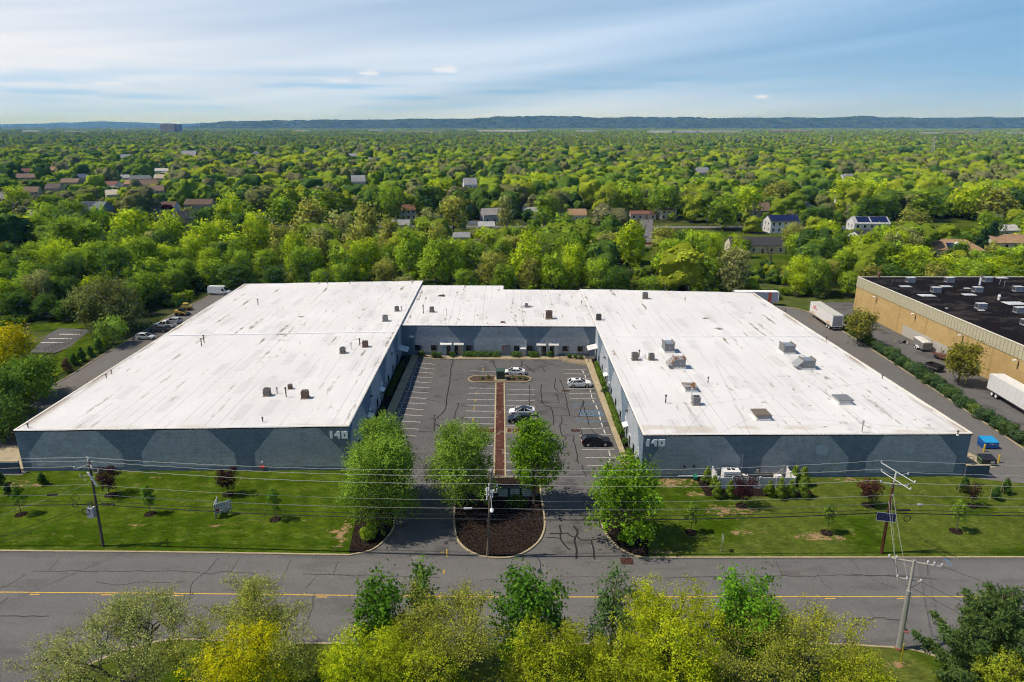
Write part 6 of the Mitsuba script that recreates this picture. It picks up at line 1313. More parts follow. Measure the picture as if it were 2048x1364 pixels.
for (x, y), w, lab in (((-394.87,1088.38), 12, 'white gabled house beyond the barn, first of a row'), ((-375.59,1088.38), 12, 'white gabled house beyond the barn, second of a row'), ((-363.25,1088.38), 10, 'white gabled house beyond the barn, third of a row'), ((-344.74,1088.38), 14, 'white gabled house beyond the barn, fourth of a row'), ((-332.42,1139.35), 13, 'white gabled house beyond the barn, fifth of a row'), ((-322.16,1176.02), 11, 'white gabled house beyond the barn, last of a row'), ((-539.13,985.32), 18, 'pale roofed house hidden in dark trees at upper left'), ((-230.17,1027.04), 12, 'white house showing through trees left of centre'), ((-184.83,899.86), 10, 'low pale house below the white one left of centre'), ((307.38,1027.04), 10, 'small white house deep in the trees right of centre'), ((281.59,1139.35), 13, 'blue-roofed house deep in the trees right of centre'), ((-125.37,570.79), 11, 'pale house in the trees left of the red-roofed house'), ((-32.63,540.37), 10, 'light house front under a broad tree in the centre'), ((183.56,679.42), 12, 'cream house between trees right of centre'), ((279.42,584.86), 10, 'cream house wall in the upper right trees'), ((207.89,433.79), 11, 'tan gabled house in the trees above the solar house')):
    house(lab, x, y, 1.3 if 'gabled' in lab else .2, w, 10, 6.5, 4.5, WHT, (0.30, 0.31, 0.34) if 'blue' not in lab else (0.12, 0.15, 0.22), 2, 3, group='pale houses deep in the woods')


def block(name, label, x0, x1, y, d, z1, c, rows=0, cols=0, cat_='building', roofc=(0.7, 0.7, 0.7), group=None):
    k = thing(name, label, cat_, group)
    if name == 'far_warehouse':      # turned so that the near walls catch the sun and read bright
        to = T().translate([(x0 + x1) / 2, y, 0]).rotate([0, 0, 1], -26.0); w = (x1 - x0) / 2 / .9
        part(k, 'wall', box(-w, w, -d / 2, d / 2, -1, z1), matte(c), to=to); part(k, 'roof', box(-w - .5, w + .5, -d / 2 - .5, d / 2 + .5, z1, z1 + .8), matte(roofc), to=to)
        for q in range(5): part(k, 'dock_door', box(-w + 2 * w * (q + .3) / 5, -w + 2 * w * (q + .6) / 5, -d / 2 - .3, -d / 2, 0, 5), matte(tuple(v * .6 for v in c)), to=to)
        return k
    part(k, 'wall', box(x0, x1, y, y + d, -1, z1), matte(c)); part(k, 'roof', box(x0 - .5, x1 + .5, y - .5, y + d + .5, z1, z1 + .8), matte(roofc))
    for r in range(rows):
        for q in range(cols):
            u0 = x0 + (x1 - x0) * (q + .15) / cols; u1 = x0 + (x1 - x0) * (q + .85) / cols
            zz = 3 + (z1 - 4) * r / rows
            part(k, 'window', box(u0, u1, y - .15, y + .1, zz, zz + (z1 - 4) / rows * .5), 'dark_glass')
    return k


tw = block('office_tower', 'brown slab office tower standing over the plain at the left', -2312, -2222, 4700, 45, 56, (0.66, 0.50, 0.40), 7, 10, roofc=(0.2, 0.15, 0.12))
part(tw, 'wing', box(-2221, -2195, 4715, 4760, -1, 54), matte((0.26, 0.25, 0.25)))
for (x0, x1, y, d, h, c, lab) in ((-215, 150, 4650, 60, 13, (0.74, 0.74, 0.73), 'longest white warehouse on the horizon, left of the ridge middle'), (-60, 110, 4450, 60, 11, (0.70, 0.70, 0.69), 'white warehouse in front of the longest one'), (715, 830, 3700, 60, 16, (0.76, 0.76, 0.75), 'bright white building at the horizon right of centre'), (845, 960, 3720, 60, 15, (0.50, 0.53, 0.58), 'blue-grey block beside the bright white building'), (1010, 1360, 4300, 60, 11, (0.70, 0.70, 0.69), 'long white shed right of the bright building'), (1640, 1850, 4500, 60, 12, (0.36, 0.22, 0.17), 'low red-brown building far right of centre'), (2010, 2100, 3500, 40, 11, (0.66, 0.66, 0.64), 'white building near the pylon'), (2120, 2260, 3480, 40, 12, (0.45, 0.26, 0.20), 'brick building right of the white one'), (2420, 2540, 3450, 40, 9, (0.62, 0.64, 0.66), 'long pale shed at the far right'), (-2950, -2800, 4300, 50, 12, (0.70, 0.71, 0.72), 'white sheds at the far left'), (-2700, -2560, 4300, 50, 9, (0.50, 0.52, 0.53), 'pale shed left of the tower'), (-1480, -1380, 4900, 50, 11, (0.66, 0.67, 0.68), 'white shed right of the tower'), (-1020, -900, 5100, 50, 11, (0.60, 0.62, 0.64), 'pale shed below the start of the ridge'), (-760, -430, 4500, 40, 8, (0.42, 0.36, 0.31), 'long low tan building left of the white warehouses'), (430, 560, 4700, 50, 10, (0.62, 0.62, 0.62), 'small white shed right of the longest warehouse')):
    block('far_warehouse', lab, x0, x1, y, d, h + 5, tuple(v * .8 for v in c), group='pale sheds on the plain')
def lattice(label, x, y, h, w, cat_, name):
    k = thing(name, label, cat_)
    ls = []
    for sx in (-1, 1):
        for sy in (-1, 1): ls.append((np.array([(x + sx * w, y + sy * w, 0), (x + sx * w * .25, y + sy * w * .25, h * .75), (x, y, h)]), [.22, .18, .15]))
    part(k, 'leg', tubes(ls, 4), paint((0.45, 0.46, 0.46), .5, .3))
    br = []
    for i in range(8):
        z0, z1 = h * i / 9, h * (i + 1) / 9
        a, b = w * (1 - z0 / h * .95), w * (1 - z1 / h * .95)
        for s in (-1, 1): br += [(np.array([(x - s * a, y - a, z0), (x + s * b, y - b, z1)]), [.1, .1]), (np.array([(x - s * a, y + a, z0), (x + s * b, y + b, z1)]), [.1, .1])]
    part(k, 'brace', tubes(br, 3), paint((0.45, 0.46, 0.46), .5, .3))
    if cat_ == 'power pylon':
        for zz in (.72, .83, .93): part(k, 'crossarm', tubes([(np.array([(x - w * 1.5, y, h * zz), (x, y, h * zz + 1), (x + w * 1.5, y, h * zz)]), [.2, .25, .2])], 4), paint((0.45, 0.46, 0.46), .5, .3))


lattice('grey lattice power pylon rising from the woods on the right', 585, 985, 36, 3.4, 'power pylon', 'power_pylon')
lattice('thin dark radio mast on the horizon right of the tower', -2270, 5200, 75, 4, 'radio mast', 'radio_mast')
lattice('second small lattice pylon far off in the woods on the right', 700, 1560, 30, 3.0, 'power pylon', 'power_pylon')
# yards: lawns, street, pool, fences
struct('back_street', sheet([(-140, 352.5), (60, 349), (300, 345), (300, 352), (60, 356), (-140, 359.5)], 0.02), matte((0.19, 0.185, 0.18)), 'pale residential street beyond the tree belt')
struct('yard', sheet([(43.38,238.7), (61.5,325.48), (97.96,338.36), (118.24,325.48), (152.8,325.48), (123.54,262.27), (83.77,236.14)], 0.03), 'lawn_turf', 'open back lawns beyond the tree belt on the right')
struct('yard', sheet([(167.82,350.45), (186.59,379.37), (258.36,379.37), (215.3,313.5), (165.2,297.03)], 0.03), 'lawn_turf', 'lawn round the solar-roofed houses')
struct('yard', sheet([(-78.95,257.22), (-96.68,310.64), (25.27,325.48), (18.31,257.22)], 0.03), 'lawn_turf', 'back lawns behind the centre block')
struct('yard', sheet([(-199.84,379.37), (-230.12,439.24), (-176.09,439.24), (-152.92,379.37)], 0.03), 'lawn_turf', 'lawn round the right end of the left houses')
struct('yard', sheet([(-95.39,125.85), (-95.3,136.79), (-95.0,148.84), (-104.76,167.31), (-107.29,165.11), (-103.75,146.7), (-103.24,131.4)], 0.03), 'lawn_turf', 'sloping grass left of the left drive')
struct('yard', sheet([(-127.03,172.83), (-111.58,175.72), (-108.0,169.57), (-122.71,166.42)], 0.03), 'lawn_turf', 'grass strip behind the small lot')
k = thing('driveway', 'grey paved driveway running back between trees right of centre', 'driveway', kind='structure')
labels[k]['kind'] = 'structure'; scene[k] = mikit.ply(sheet([(56.11,293.17), (60.21,293.17), (78.67,383.57), (71.41,383.57)], 0.05), matte((0.17, 0.17, 0.175)))
x, y = (107.17,280.96)
k = thing('swimming_pool', 'above-ground pool with a turquoise cover beside the charcoal-roofed house', 'pool')
part(k, 'wall', box(x - 4.2, x + 4.2, y - 2.3, y + 2.3, 0, 1.2), matte((0.38, 0.39, 0.41))); part(k, 'water', box(x - 4.0, x + 4.0, y - 2.1, y + 2.1, 1.2, 1.26), paint((0.04, 0.42, 0.46), .1)); part(k, 'rail', cat([box(x - 4.25 + q, x - 4.15 + q, y - 2.36, y - 2.28, 0, 1.5) for q in np.arange(0, 8.5, .8)]), WHITE)


def fence(label, a, b, h=1.8, c=(0.68, 0.70, 0.73)):
    k = thing('yard_fence', label, 'fence', 'white fences round the yards'); a, b = np.array(a), np.array(b); L = np.linalg.norm(b - a); n = max(1, int(L / 2.4)); d = (b - a) / n; nn = np.array([-d[1], d[0]]) / np.linalg.norm(d) * .04
    for i in range(n):
        p, q = a + d * (i + .03), a + d * (i + .97)
        part(k, 'panel', hull([(*(e + s * nn), z) for e in (p, q) for s in (-1, 1) for z in (0, h)]), matte(c))
    for i in range(n + 1): part(k, 'post', box(*sorted((a[0] + d[0] * i - .07, a[0] + d[0] * i + .07)), *sorted((a[1] + d[1] * i - .07, a[1] + d[1] * i + .07)), 0, h + .15), matte(c))


fence('white fence left of the fully solar-roofed house', (122.97,354.06), (131.63,355.89)); fence('white fence corner running right from the right solar house', (183.68,336.69), (186.18,325.48)); fence('white fence left of the right solar house', (154.64,335.05), (167.12,343.44)); fence('white fence by the street in the centre', (-23.19,361.49), (-17.66,361.49))
k = thing('rail_fence', 'thin grey rail fence right of the small lot', 'fence')
fa, fb = np.array((-107.19,148.84)), np.array((-106.92,165.54))
for t in np.linspace(0, 1, 15): q = fa + (fb - fa) * t; part(k, 'post', cyl((*q, 0), (*q, 1.3), .05, 5), GREYMETAL)
for zz in (.4, .85, 1.25): part(k, 'rail', cyl((*fa, zz), (*fb, zz), .035, 5), GREYMETAL)
fence('low orange fence at the end of the grey driveway', (56.61,298.34), (62.76,298.34), 1.0, (0.50, 0.12, 0.05)); fence('low orange fence at the right edge below the cream house', (188.42,252.34), (196.85,252.34), 1.4, (0.50, 0.16, 0.06))
fence('red-brown wooden fence in the yard of the left houses', (-214.87,348.67), (-202.65,348.67), 1.6, (0.34, 0.13, 0.07)); fence('red-brown wooden fence between the right yards', (137.47,303.69), (147.38,300.99), 1.4, (0.30, 0.12, 0.06))
# cars in the streets behind
car('dark parked car beside the tan house at the left cluster', *(-176.4,410.8), 1.2, 'sedan', BLK, 'cars in the streets beyond the trees'); car('white car at the white house with the purple tree', *(-206.83,406.01), .1, 'suv', WP, 'cars in the streets beyond the trees'); car('white car parked at the right solar house', *(175.93,325.48), .6, 'sedan', WP, 'cars in the streets beyond the trees'); car('grey car parked on the street behind the centre block', *(-33.88,343.44), .1, 'suv', CHAR, 'cars in the streets beyond the trees'); car('white car half hidden on the back lawn right of centre', *(86.35,236.99), .3, 'sedan', WP, 'cars in the streets beyond the trees'); car('dark SUV in the street left of the grey shed', *(-37.81,333.41), .4, 'suv', BLK, 'cars in the streets beyond the trees')

# ================================================================ trees and plants
SOFT = {}


def unit(v): return v / (np.linalg.norm(v, axis=-1, keepdims=True) + 1e-9)


def cards(rng, c, nrm, size, aspect=0.62, tri=False):
    """Leaf faces at the points c, facing about nrm: rhombs (two triangles) or single triangles."""
    n = len(c)
    a = unit(np.cross(nrm, unit(rng.normal(size=(n, 3)))))
    b = np.cross(nrm, a)
    s = np.asarray(size).reshape(-1, 1) * np.ones((n, 1))
    if tri:
        v = np.stack([c + a * s, c - a * s * .5 + b * s * .85, c - a * s * .5 - b * s * .85], 1)
        f = np.arange(3 * n).reshape(-1, 3); k = 3
    else:
        lift = nrm * s * .18
        v = np.stack([c + a * s - lift, c + b * s * aspect, c - a * s - lift, c - b * s * aspect], 1)
        i = np.arange(n) * 4
        f = np.stack([np.stack([i, i + 1, i + 3], 1), np.stack([i + 1, i + 2, i + 3], 1)], 1).reshape(-1, 3); k = 4
    return v.reshape(-1, 3), f, k


LEAF_GAIN = 1.9     # leaf colours below are noted for one side; reflected and passed light together are about twice that


def tinted(rng, base, n, k, var=.22, lobe=None):
    base = np.asarray(base) * LEAF_GAIN
    t = 1 + rng.normal(0, var, (n, 1)); w = rng.normal(0, .06, (n, 1))
    col = base * np.clip(t, .45, 1.7) * np.hstack([1 + w, np.ones((n, 1)), 1 - w])
    if lobe is not None: col = col * lobe
    return np.repeat(np.clip(col, .003, .8), k, 0)


def lobes_of(rng, h, r, base, nl, shape='round', lean=0.0, fine=1.0):
    """Centres and radii of the foliage masses of a crown."""
    out = []
    for i in range(nl):
        t = (i + .5) / nl
        z = base + (h - base) * (.08 + .86 * t)
        u = (z - base) / (h - base)
        if shape == 'round': env = math.sqrt(max(.05, 1 - ((u - .45) / .62) ** 2))
        elif shape == 'oval': env = math.sqrt(max(.05, 1 - ((u - .40) / .66) ** 2)) * (1.05 - .25 * u)
        elif shape == 'cone': env = max(.12, 1.02 - .95 * u)
        elif shape == 'vase': env = .45 + .6 * math.sin(min(1, u * 1.15) * PI * .62)
        else: env = 1
        a = i * 2.39996 + rng.uniform(-.5, .5)
        q = env * r * (rng.uniform(.35, .78 + .35 * (1 - fine)))
        rl = r * fine * rng.uniform(.30, .46) * (1.0 if shape != 'cone' else .55 + .5 * (1 - u))
        out.append((q * math.cos(a) + lean * u * h, q * math.sin(a), min(z, h - rl * .7), rl))
    out.append((0, 0, base + (h - base) * .55, r * .5))
    return np.array(out)


def crown(rng, lobes, n, leaf, col, var=.24, tri=False, flat=.85, up=.35, fuzz=.9, hole=.0, lvar=.16, per=1, spray=.12, sharp=.8):
    """Leaves in small sprays over the foliage masses: per leaves to a spray, some sprays reaching out of the outline."""
    w = lobes[:, 3] ** 2; w = w / w.sum()
    m = max(1, n // per)
    li = rng.choice(len(lobes), m, p=w)
    d = unit(rng.normal(size=(m, 3)) + np.array([0, 0, .25]))
    rr = lobes[li, 3] * (.45 + .62 * rng.random(m) ** .45) * np.where(rng.random(m) < spray, rng.uniform(1.0, 1.35, m), 1.0)
    c = lobes[li, :3] + d * rr[:, None] * np.array([1, 1, flat])
    if hole > 0:
        keep = meshkit.noise(c * (1.3 / max(.5, lobes[:, 3].mean())) + 7.7, 3) > hole
        c, d, li = c[keep], d[keep], li[keep]
    st = 1 + rng.normal(0, lvar * .8 if per > 1 else 0, (len(c), 1))
    if per > 1:
        ax = unit(d + .5 * rng.normal(size=d.shape) + np.array([0, 0, .35])); sp = leaf * per ** .5 * .55
        j = np.repeat(np.arange(len(c)), per); n = len(j)
        c = c[j] + ax[j] * rng.normal(0, sp * 1.5, (n, 1)) + rng.normal(0, sp * .75, (n, 3)); d = d[j]; li = li[j]; st = st[j]
    n = len(c)
    nrm = unit(d + fuzz * rng.normal(size=(n, 3)) * .6 + np.array([0, 0, up]))
    v, f, k = cards(rng, c, nrm, leaf * rng.uniform(.6, 1.35, n), tri=tri)
    mid = np.array([0, 0, lobes[:, 2].mean() - .15 * np.ptp(lobes[:, 2])])
    soft = unit(.6 * d + .4 * unit(c - mid) + .05 * np.array([0, 0, 1]) + sharp * nrm)       # leaves follow the form of their mass
    SOFT[id(v)] = (v, np.repeat(soft, k, 0))
    lt = 1 + rng.normal(0, lvar, (len(lobes), 1))
    return v, f, tinted(rng, col, n, k, var, np.clip(lt[li] * st, .4, 1.8))


def limbs(rng, lobes, h, base, r0, lean=0.0):
    ls = [(np.array([(0, 0, -.2), (rng.normal(0, .08), rng.normal(0, .08), base * .6), (lean * h * .5, 0, base + (h - base) * .35), (lean * h * .85, 0, base + (h - base) * .8)]), [r0 * 1.15, r0 * .85, r0 * .5, r0 * .12])]
    for x, y, z, rl in lobes:
        z0 = max(base * .8, z - math.hypot(x, y) * 1.0 - rl * .2)
        ls.append((np.array([(lean * z0 * .5, 0, z0), (x * .55, y * .55, (z0 + z) / 2 + .05 * h), (x, y, z)]), [r0 * .38, r0 * .22, r0 * .08]))
    return tubes(ls, 5)


def branchy(rng, h, spread, base, r0, levels=5, kids=3, up=.22, first=5):
    """A tree that shows its branches: (tubes, twig tips with directions)."""
    lines, tips = [], []

    def grow(p, d, L, r, lv):
        pts, rad = [p], [r]
        q, e = p, d
        m = 3 if lv > 1 else 2
        for s in range(m):
            e = unit(e + rng.normal(0, .16, 3) + np.array([0, 0, .03])); q = q + e * L / m; pts.append(q); rad.append(r * (1 - .42 * (s + 1) / m))
        lines.append((np.array(pts), np.array(rad)))
        if lv <= 2: tips.extend([(x, e) for x in pts[1:]])
        if lv == 0: return
        n = kids if lv > 1 else 3
        for k in range(n):
            t = pts[-1] if k < 2 else pts[-2]
            side = unit(np.cross(e, unit(rng.normal(size=3))))
            grow(t, unit(e * .72 + side * rng.uniform(.45, .95) + np.array([0, 0, up])), L * rng.uniform(.62, .82), r * .56, lv - 1)

    trunk = np.array([(0, 0, -.2), (.05, .03, base * .5), (.0, .08, base)])
    lines.append((trunk, [r0 * 1.2, r0, r0 * .9]))
    for k in range(first):
        a = k * 2 * PI / first + rng.uniform(-.3, .3); tl = rng.uniform(.45, 1.0) * spread
        grow(trunk[-1] + np.array([0, 0, rng.uniform(-.3, .4)]), unit(np.array([math.cos(a) * tl, math.sin(a) * tl, 1.0])), (h - base) * .36, r0 * .62, levels - 1)
    P = np.array([t[0] for t in tips]); D = np.array([t[1] for t in tips])
    top = P[:, 2].max() - 0
    k = (h - base) / max(.1, top - base)
    sc = np.array([1, 1, k])
    fix = lambda a: np.where(a[:, 2:3] > base, np.column_stack([a[:, 0], a[:, 1], base + (a[:, 2] - base) * k]), a)
    lines = [(fix(np.asarray(p, float)), r) for p, r in lines]
    return lines, fix(P), D


def plant(name, label, category, group, x, y, crown_mesh, trunk_mesh=None, z=0.0, rz=0.0, s=1.0, crown_name='crown', bark='bark', sx=None):
    k = thing(name, label, category, group)
    to = T().translate([x, y, z]).rotate([0, 0, 1], math.degrees(rz)).scale([s * (sx or 1), s * (sx or 1), s])
    part(k, crown_name, crown_mesh, None, to=to)
    if trunk_mesh is not None: part(k, 'trunk', trunk_mesh, None, to=to)
    return k


def leafy(v, f, c, m='leaf', n=None):
    n = SOFT.pop(id(v), (None, None))[1] if n is None else n
    if n is None: return mikit.ply((v, f), m, color=c)
    return {'type': 'ply', 'filename': meshkit.write_ply((v, f), False, None, c, normals=n), 'face_normals': False, 'bsdf': {'type': 'ref', 'id': m}}


def wood(m, b='bark'): return mikit.ply(m, b, smooth=True)


LIME, MID, DEEP, OLIVE, GREYG, YEL_, PLUM = (0.158, 0.232, 0.012), (0.092, 0.155, 0.016), (0.036, 0.078, 0.014), (0.135, 0.160, 0.036), (0.125, 0.150, 0.060), (0.285, 0.285, 0.008), (0.030, 0.011, 0.014)
rng = np.random.default_rng(77)


# ---- the near trees, one by one
def leaf_tree(label, x, y, h, r, base, nl, shape, n, leaf, col, seed, group=None, r0=.2, hole=.28, var=.25, rz=0.0, lean=0.0, cat_='tree', flat=.85, fuzz=.9, up=.35, sharp=7.0):
    if y < 54: sharp, var = 3.0, .17
    g = np.random.default_rng(seed); L = lobes_of(g, h, r, base, int(nl * 1.6), shape, lean, .72)
    return plant('tree', label, cat_, group, x, y, leafy(*crown(g, L, n, leaf, col, var, hole=hole, flat=flat, fuzz=fuzz, up=up, per=14, spray=.09, sharp=sharp)), wood(limbs(g, L, h, base, r0, lean)), rz=rz)


def twig_tree(label, x, y, h, spread, base, nleaf, leaf, col, seed, levels=5, kids=3, r0=.22, reach=.32, group=None, first=5, bark='bark', var=.25, up=.22):
    g = np.random.default_rng(seed); lines, P, D = branchy(g, h, spread, base, r0, levels, kids, up, first)
    i = g.integers(0, len(P), nleaf); c = P[i] + g.normal(0, reach, (nleaf, 3)) * np.array([1, 1, .8])
    v, f, k = cards(g, c, unit(g.normal(size=(nleaf, 3)) + np.array([0, 0, .6])), leaf * g.uniform(.6, 1.3, nleaf))
    thick = [l for l in lines if l[1][0] > .05]; thin = [l for l in lines if l[1][0] <= .05]
    tr = cat([tubes(thick, 6)] + ([tubes([(p, np.maximum(r, .011)) for p, r in thin], 3)] if thin else []))
    return plant('tree', label, 'tree', group, x, y, leafy(v, f, tinted(g, col, nleaf, k, var)), wood(tr, bark))


scene['grey_twig'] = {'type': 'twosided', 'bsdf': {'type': 'diffuse', 'reflectance': rgb((0.105, 0.095, 0.075))}}
scene['pale_bark'] = {'type': 'twosided', 'bsdf': {'type': 'diffuse', 'reflectance': rgb((0.26, 0.23, 0.19))}}
# entrance trees
leaf_tree('large fine-leaved green tree beside the left driveway, the widest at the entrance', *(-16.91,78.03), 12.2, 5.7, 1.2, 32, 'oval', 34000, .125, (0.130, 0.208, 0.026), 21, r0=.24, hole=.22, fuzz=1.2)
leaf_tree('fine-leaved green tree standing behind the widest entrance tree', *(-17.81,83.76), 12.4, 4.8, 2.0, 26, 'oval', 24000, .125, (0.122, 0.198, 0.026), 22, r0=.2, hole=.22, fuzz=1.2)
leaf_tree('fine-leaved green tree at the left end of the mulch island', *(-6.85,83.23), 11.6, 5.6, 1.4, 30, 'oval', 30000, .125, (0.130, 0.205, 0.028), 23, r0=.22, hole=.26, fuzz=1.2)
leaf_tree('broad-leaved tree with a bare lower trunk at the right end of the mulch island', *(3.04,83.23), 12.3, 3.9, 3.2, 26, 'oval', 11000, .19, (0.100, 0.188, 0.011), 24, r0=.24, hole=.42)
leaf_tree('broad-leaved tree leaning over the right driveway corner bed', *(14.03,74.64), 10.8, 4.9, 1.6, 26, 'oval', 12500, .19, (0.104, 0.192, 0.011), 25, r0=.24, hole=.40)


def ball(label, name, x, y, h, r, n, leaf, col, seed, category='shrub', group=None, z=.1, cone=False, nl=9, part_name='foliage', hole=.1):
    g = np.random.default_rng(seed); L = lobes_of(g, h, r, 0.05 * h, nl, 'cone' if cone else 'round'); L[:, 3] *= 1.05
    return plant(name, label, category, group, x, y, leafy(*crown(g, L, n, leaf, col, .24, hole=hole)), wood(tubes([(np.array([(0, 0, -.1), (0, 0, h * .6)]), [.06, .03])], 5)), z=z, crown_name=part_name)


ball('round bright green shrub in the left corner bed', 'shrub', *(-18.13,74.64), 2.1, 1.25, 2600, .085, (0.19, 0.27, 0.02), 31)
ball('bright green shrub at the foot of the right corner tree', 'shrub', *(14.3,73.56), 2.4, 1.1, 2400, .085, (0.12, 0.24, 0.02), 32)
ball('low dark green shrub under the directory sign', 'shrub', 0.6, 82.9, 1.1, 1.7, 1500, .1, (0.05, 0.10, 0.02), 33)
# trees on the near verge, crowns in the foreground
twig_tree('wide grey-green tree just leafing out, at the lower left corner', -34.2, 49.0, 11.2, 1.25, 2.2, 22000, .085, (0.235, 0.262, 0.078), 41, 6, 3, r0=.3, reach=.26, first=6, bark='grey_twig')
twig_tree('thinly leaved olive tree second from the lower left corner', -23.2, 50.5, 11.3, 1.05, 2.2, 20000, .085, (0.230, 0.256, 0.046), 42, 6, 3, r0=.26, reach=.26, first=5, bark='grey_twig')
leaf_tree('bright yellow-leaved tree at the bottom edge, left', -22.6, 46.6, 9.3, 5.0, 2.0, 24, 'round', 32000, .088, (0.300, 0.300, 0.006), 43, hole=.36, r0=.2, fuzz=1.3)
leaf_tree('yellow-green low round tree at the bottom edge, left of centre', -12.8, 46.6, 8.8, 5.0, 1.5, 24, 'round', 32000, .088, (0.240, 0.295, 0.010), 44, hole=.34, r0=.2, fuzz=1.3)
leaf_tree('dark green broad-leaved tree over the near lane, left of centre', -12.0, 51.8, 11.4, 2.9, 2.6, 18, 'oval', 7200, .165, (0.060, 0.132, 0.012), 45, hole=.43)
leaf_tree('slim green tree behind the dark broad-leaved one, left of centre', -8.4, 53.6, 12.2, 1.7, 3.0, 13, 'oval', 2600, .16, (0.075, 0.135, 0.022), 46, hole=.42)
twig_tree('sparse olive tree with fine twigs in the middle of the bottom edge', -5.0, 50.0, 10.9, 1.0, 2.0, 17000, .085, (0.225, 0.245, 0.030), 47, 6, 3, r0=.24, reach=.28, bark='grey_twig')
leaf_tree('olive-yellow tree low in the middle of the bottom edge', -8.2, 47.4, 9.2, 4.4, 1.6, 24, 'round', 28000, .085, (0.195, 0.230, 0.012), 48, hole=.40, fuzz=1.3)
leaf_tree('dark green large-leaved tree in the middle of the near verge', 1.85, 52.2, 11.6, 3.7, 2.4, 20, 'oval', 9800, .17, (0.058, 0.135, 0.014), 49, hole=.42)
leaf_tree('golden olive tree at the bottom edge right of centre', 3.6, 47.4, 9.3, 5.0, 1.6, 28, 'round', 34000, .085, (0.195, 0.230, 0.012), 50, hole=.40, fuzz=1.3)
leaf_tree('slim grey-green tree right of centre over the near lane', 9.3, 52.2, 11.2, 2.6, 2.6, 16, 'oval', 4600, .15, (0.070, 0.125, 0.036), 51, hole=.46)
leaf_tree('large yellow-green tree with an open crown right of centre', 13.9, 49.4, 11.0, 5.6, 1.6, 34, 'round', 52000, .088, (0.235, 0.272, 0.010), 52, hole=.38, fuzz=1.3)
leaf_tree('vivid green tree over the near lane, right of the yellow-green tree', 21.4, 52.2, 10.9, 3.4, 3.0, 18, 'round', 8200, .165, (0.085, 0.185, 0.012), 53, hole=.38)
twig_tree('olive tree with many grey branches, right of centre at the bottom', 22.0, 48.6, 9.9, 1.0, 1.8, 16000, .085, (0.205, 0.230, 0.030), 54, 6, 3, r0=.26, reach=.26, bark='grey_twig')
twig_tree('yellowish sparse tree left of the metal pole', 26.4, 49.2, 9.2, .9, 1.6, 13000, .085, (0.250, 0.270, 0.022), 55, 6, 3, r0=.2, reach=.28, bark='grey_twig')
leaf_tree('low yellow-green shrubby tree in the lower right corner', 42.0, 46.2, 7.6, 3.2, 1.2, 18, 'round', 17000, .085, (0.20, 0.24, 0.02), 56, hole=.35, fuzz=1.3)
leaf_tree('low olive-green tree between the golden olive and the yellow-green tree', 9.0, 46.9, 8.6, 4.0, 1.6, 22, 'round', 24000, .085, (0.190, 0.225, 0.012), 58, hole=.40, fuzz=1.3)
leaf_tree('low lime tree at the bottom edge left of the yellow marker post', 29.8, 46.6, 6.6, 3.6, 1.2, 20, 'round', 18000, .085, (0.215, 0.260, 0.012), 59, hole=.40, fuzz=1.3)
# the big pine
g = np.random.default_rng(57)
px_, py_ = 42.4, 49.6
wl, cc, dd = [(np.array([(0, 0, -.2), (0, 0, 6), (0.2, 0, 11.4)]), [.34, .22, .05])], [], []
for i in range(64):
    z = 1.5 + 9.6 * (i + .5) / 64; L = (1 - ((z - 2.5) / 10.2)) * 4.7 + .7 if z > 2.5 else 4.6
    L *= g.uniform(.62, 1.12); a = i * 2.4 + g.uniform(-.3, .3)
    t = np.linspace(0, 1, 6)[:, None]
    p = np.array([0, 0, z]) + t * L * np.array([math.cos(a), math.sin(a), 0]) + np.array([0, 0, 1]) * (t ** 2) * L * .42
    wl.append((p, np.linspace(.07, .02, 6)))
    m = int(70 * L)
    u = g.random(m) ** .6; q = np.array([np.interp(u, t[:, 0], p[:, j]) for j in range(3)]).T
    wdt = .28 + .55 * (1 - u)[:, None]
    cc.append(q + g.normal(0, 1, (m, 3)) * wdt * np.array([.75, .75, .45])); dd.append(unit(g.normal(size=(m, 3)) * .8 + np.array([math.cos(a) * .5, math.sin(a) * .5, .9])))
cc, dd = np.vstack(cc), np.vstack(dd); n = len(cc)
v, f, k = cards(g, np.repeat(cc, 2, 0) + g.normal(0, .07, (2 * n, 3)), unit(np.repeat(dd, 2, 0) + g.normal(0, .7, (2 * n, 3))), .21 * g.uniform(.6, 1.3, 2 * n), aspect=.30)
plant('pine_tree', 'big dark blue-green pine in the lower right corner', 'pine tree', None, px_, py_, leafy(v, f, tinted(g, (0.062, 0.103, 0.028), 2 * n, k, .28)), wood(tubes(wl, 5)))
# young lawn trees with their mulch rings
def disc(x, y, r, lab):
    a = np.linspace(0, 2 * PI, 15)[:-1]; solo('mulch_ring', hull([(x + r * math.cos(t), y + r * math.sin(t), z) for t in a for z in (.1,)] + [(x + r * .7 * math.cos(t), y + r * .7 * math.sin(t), .2) for t in a]), 'mulch_bark', lab, 'mulch ring', 'mulch rings round the lawn trees')


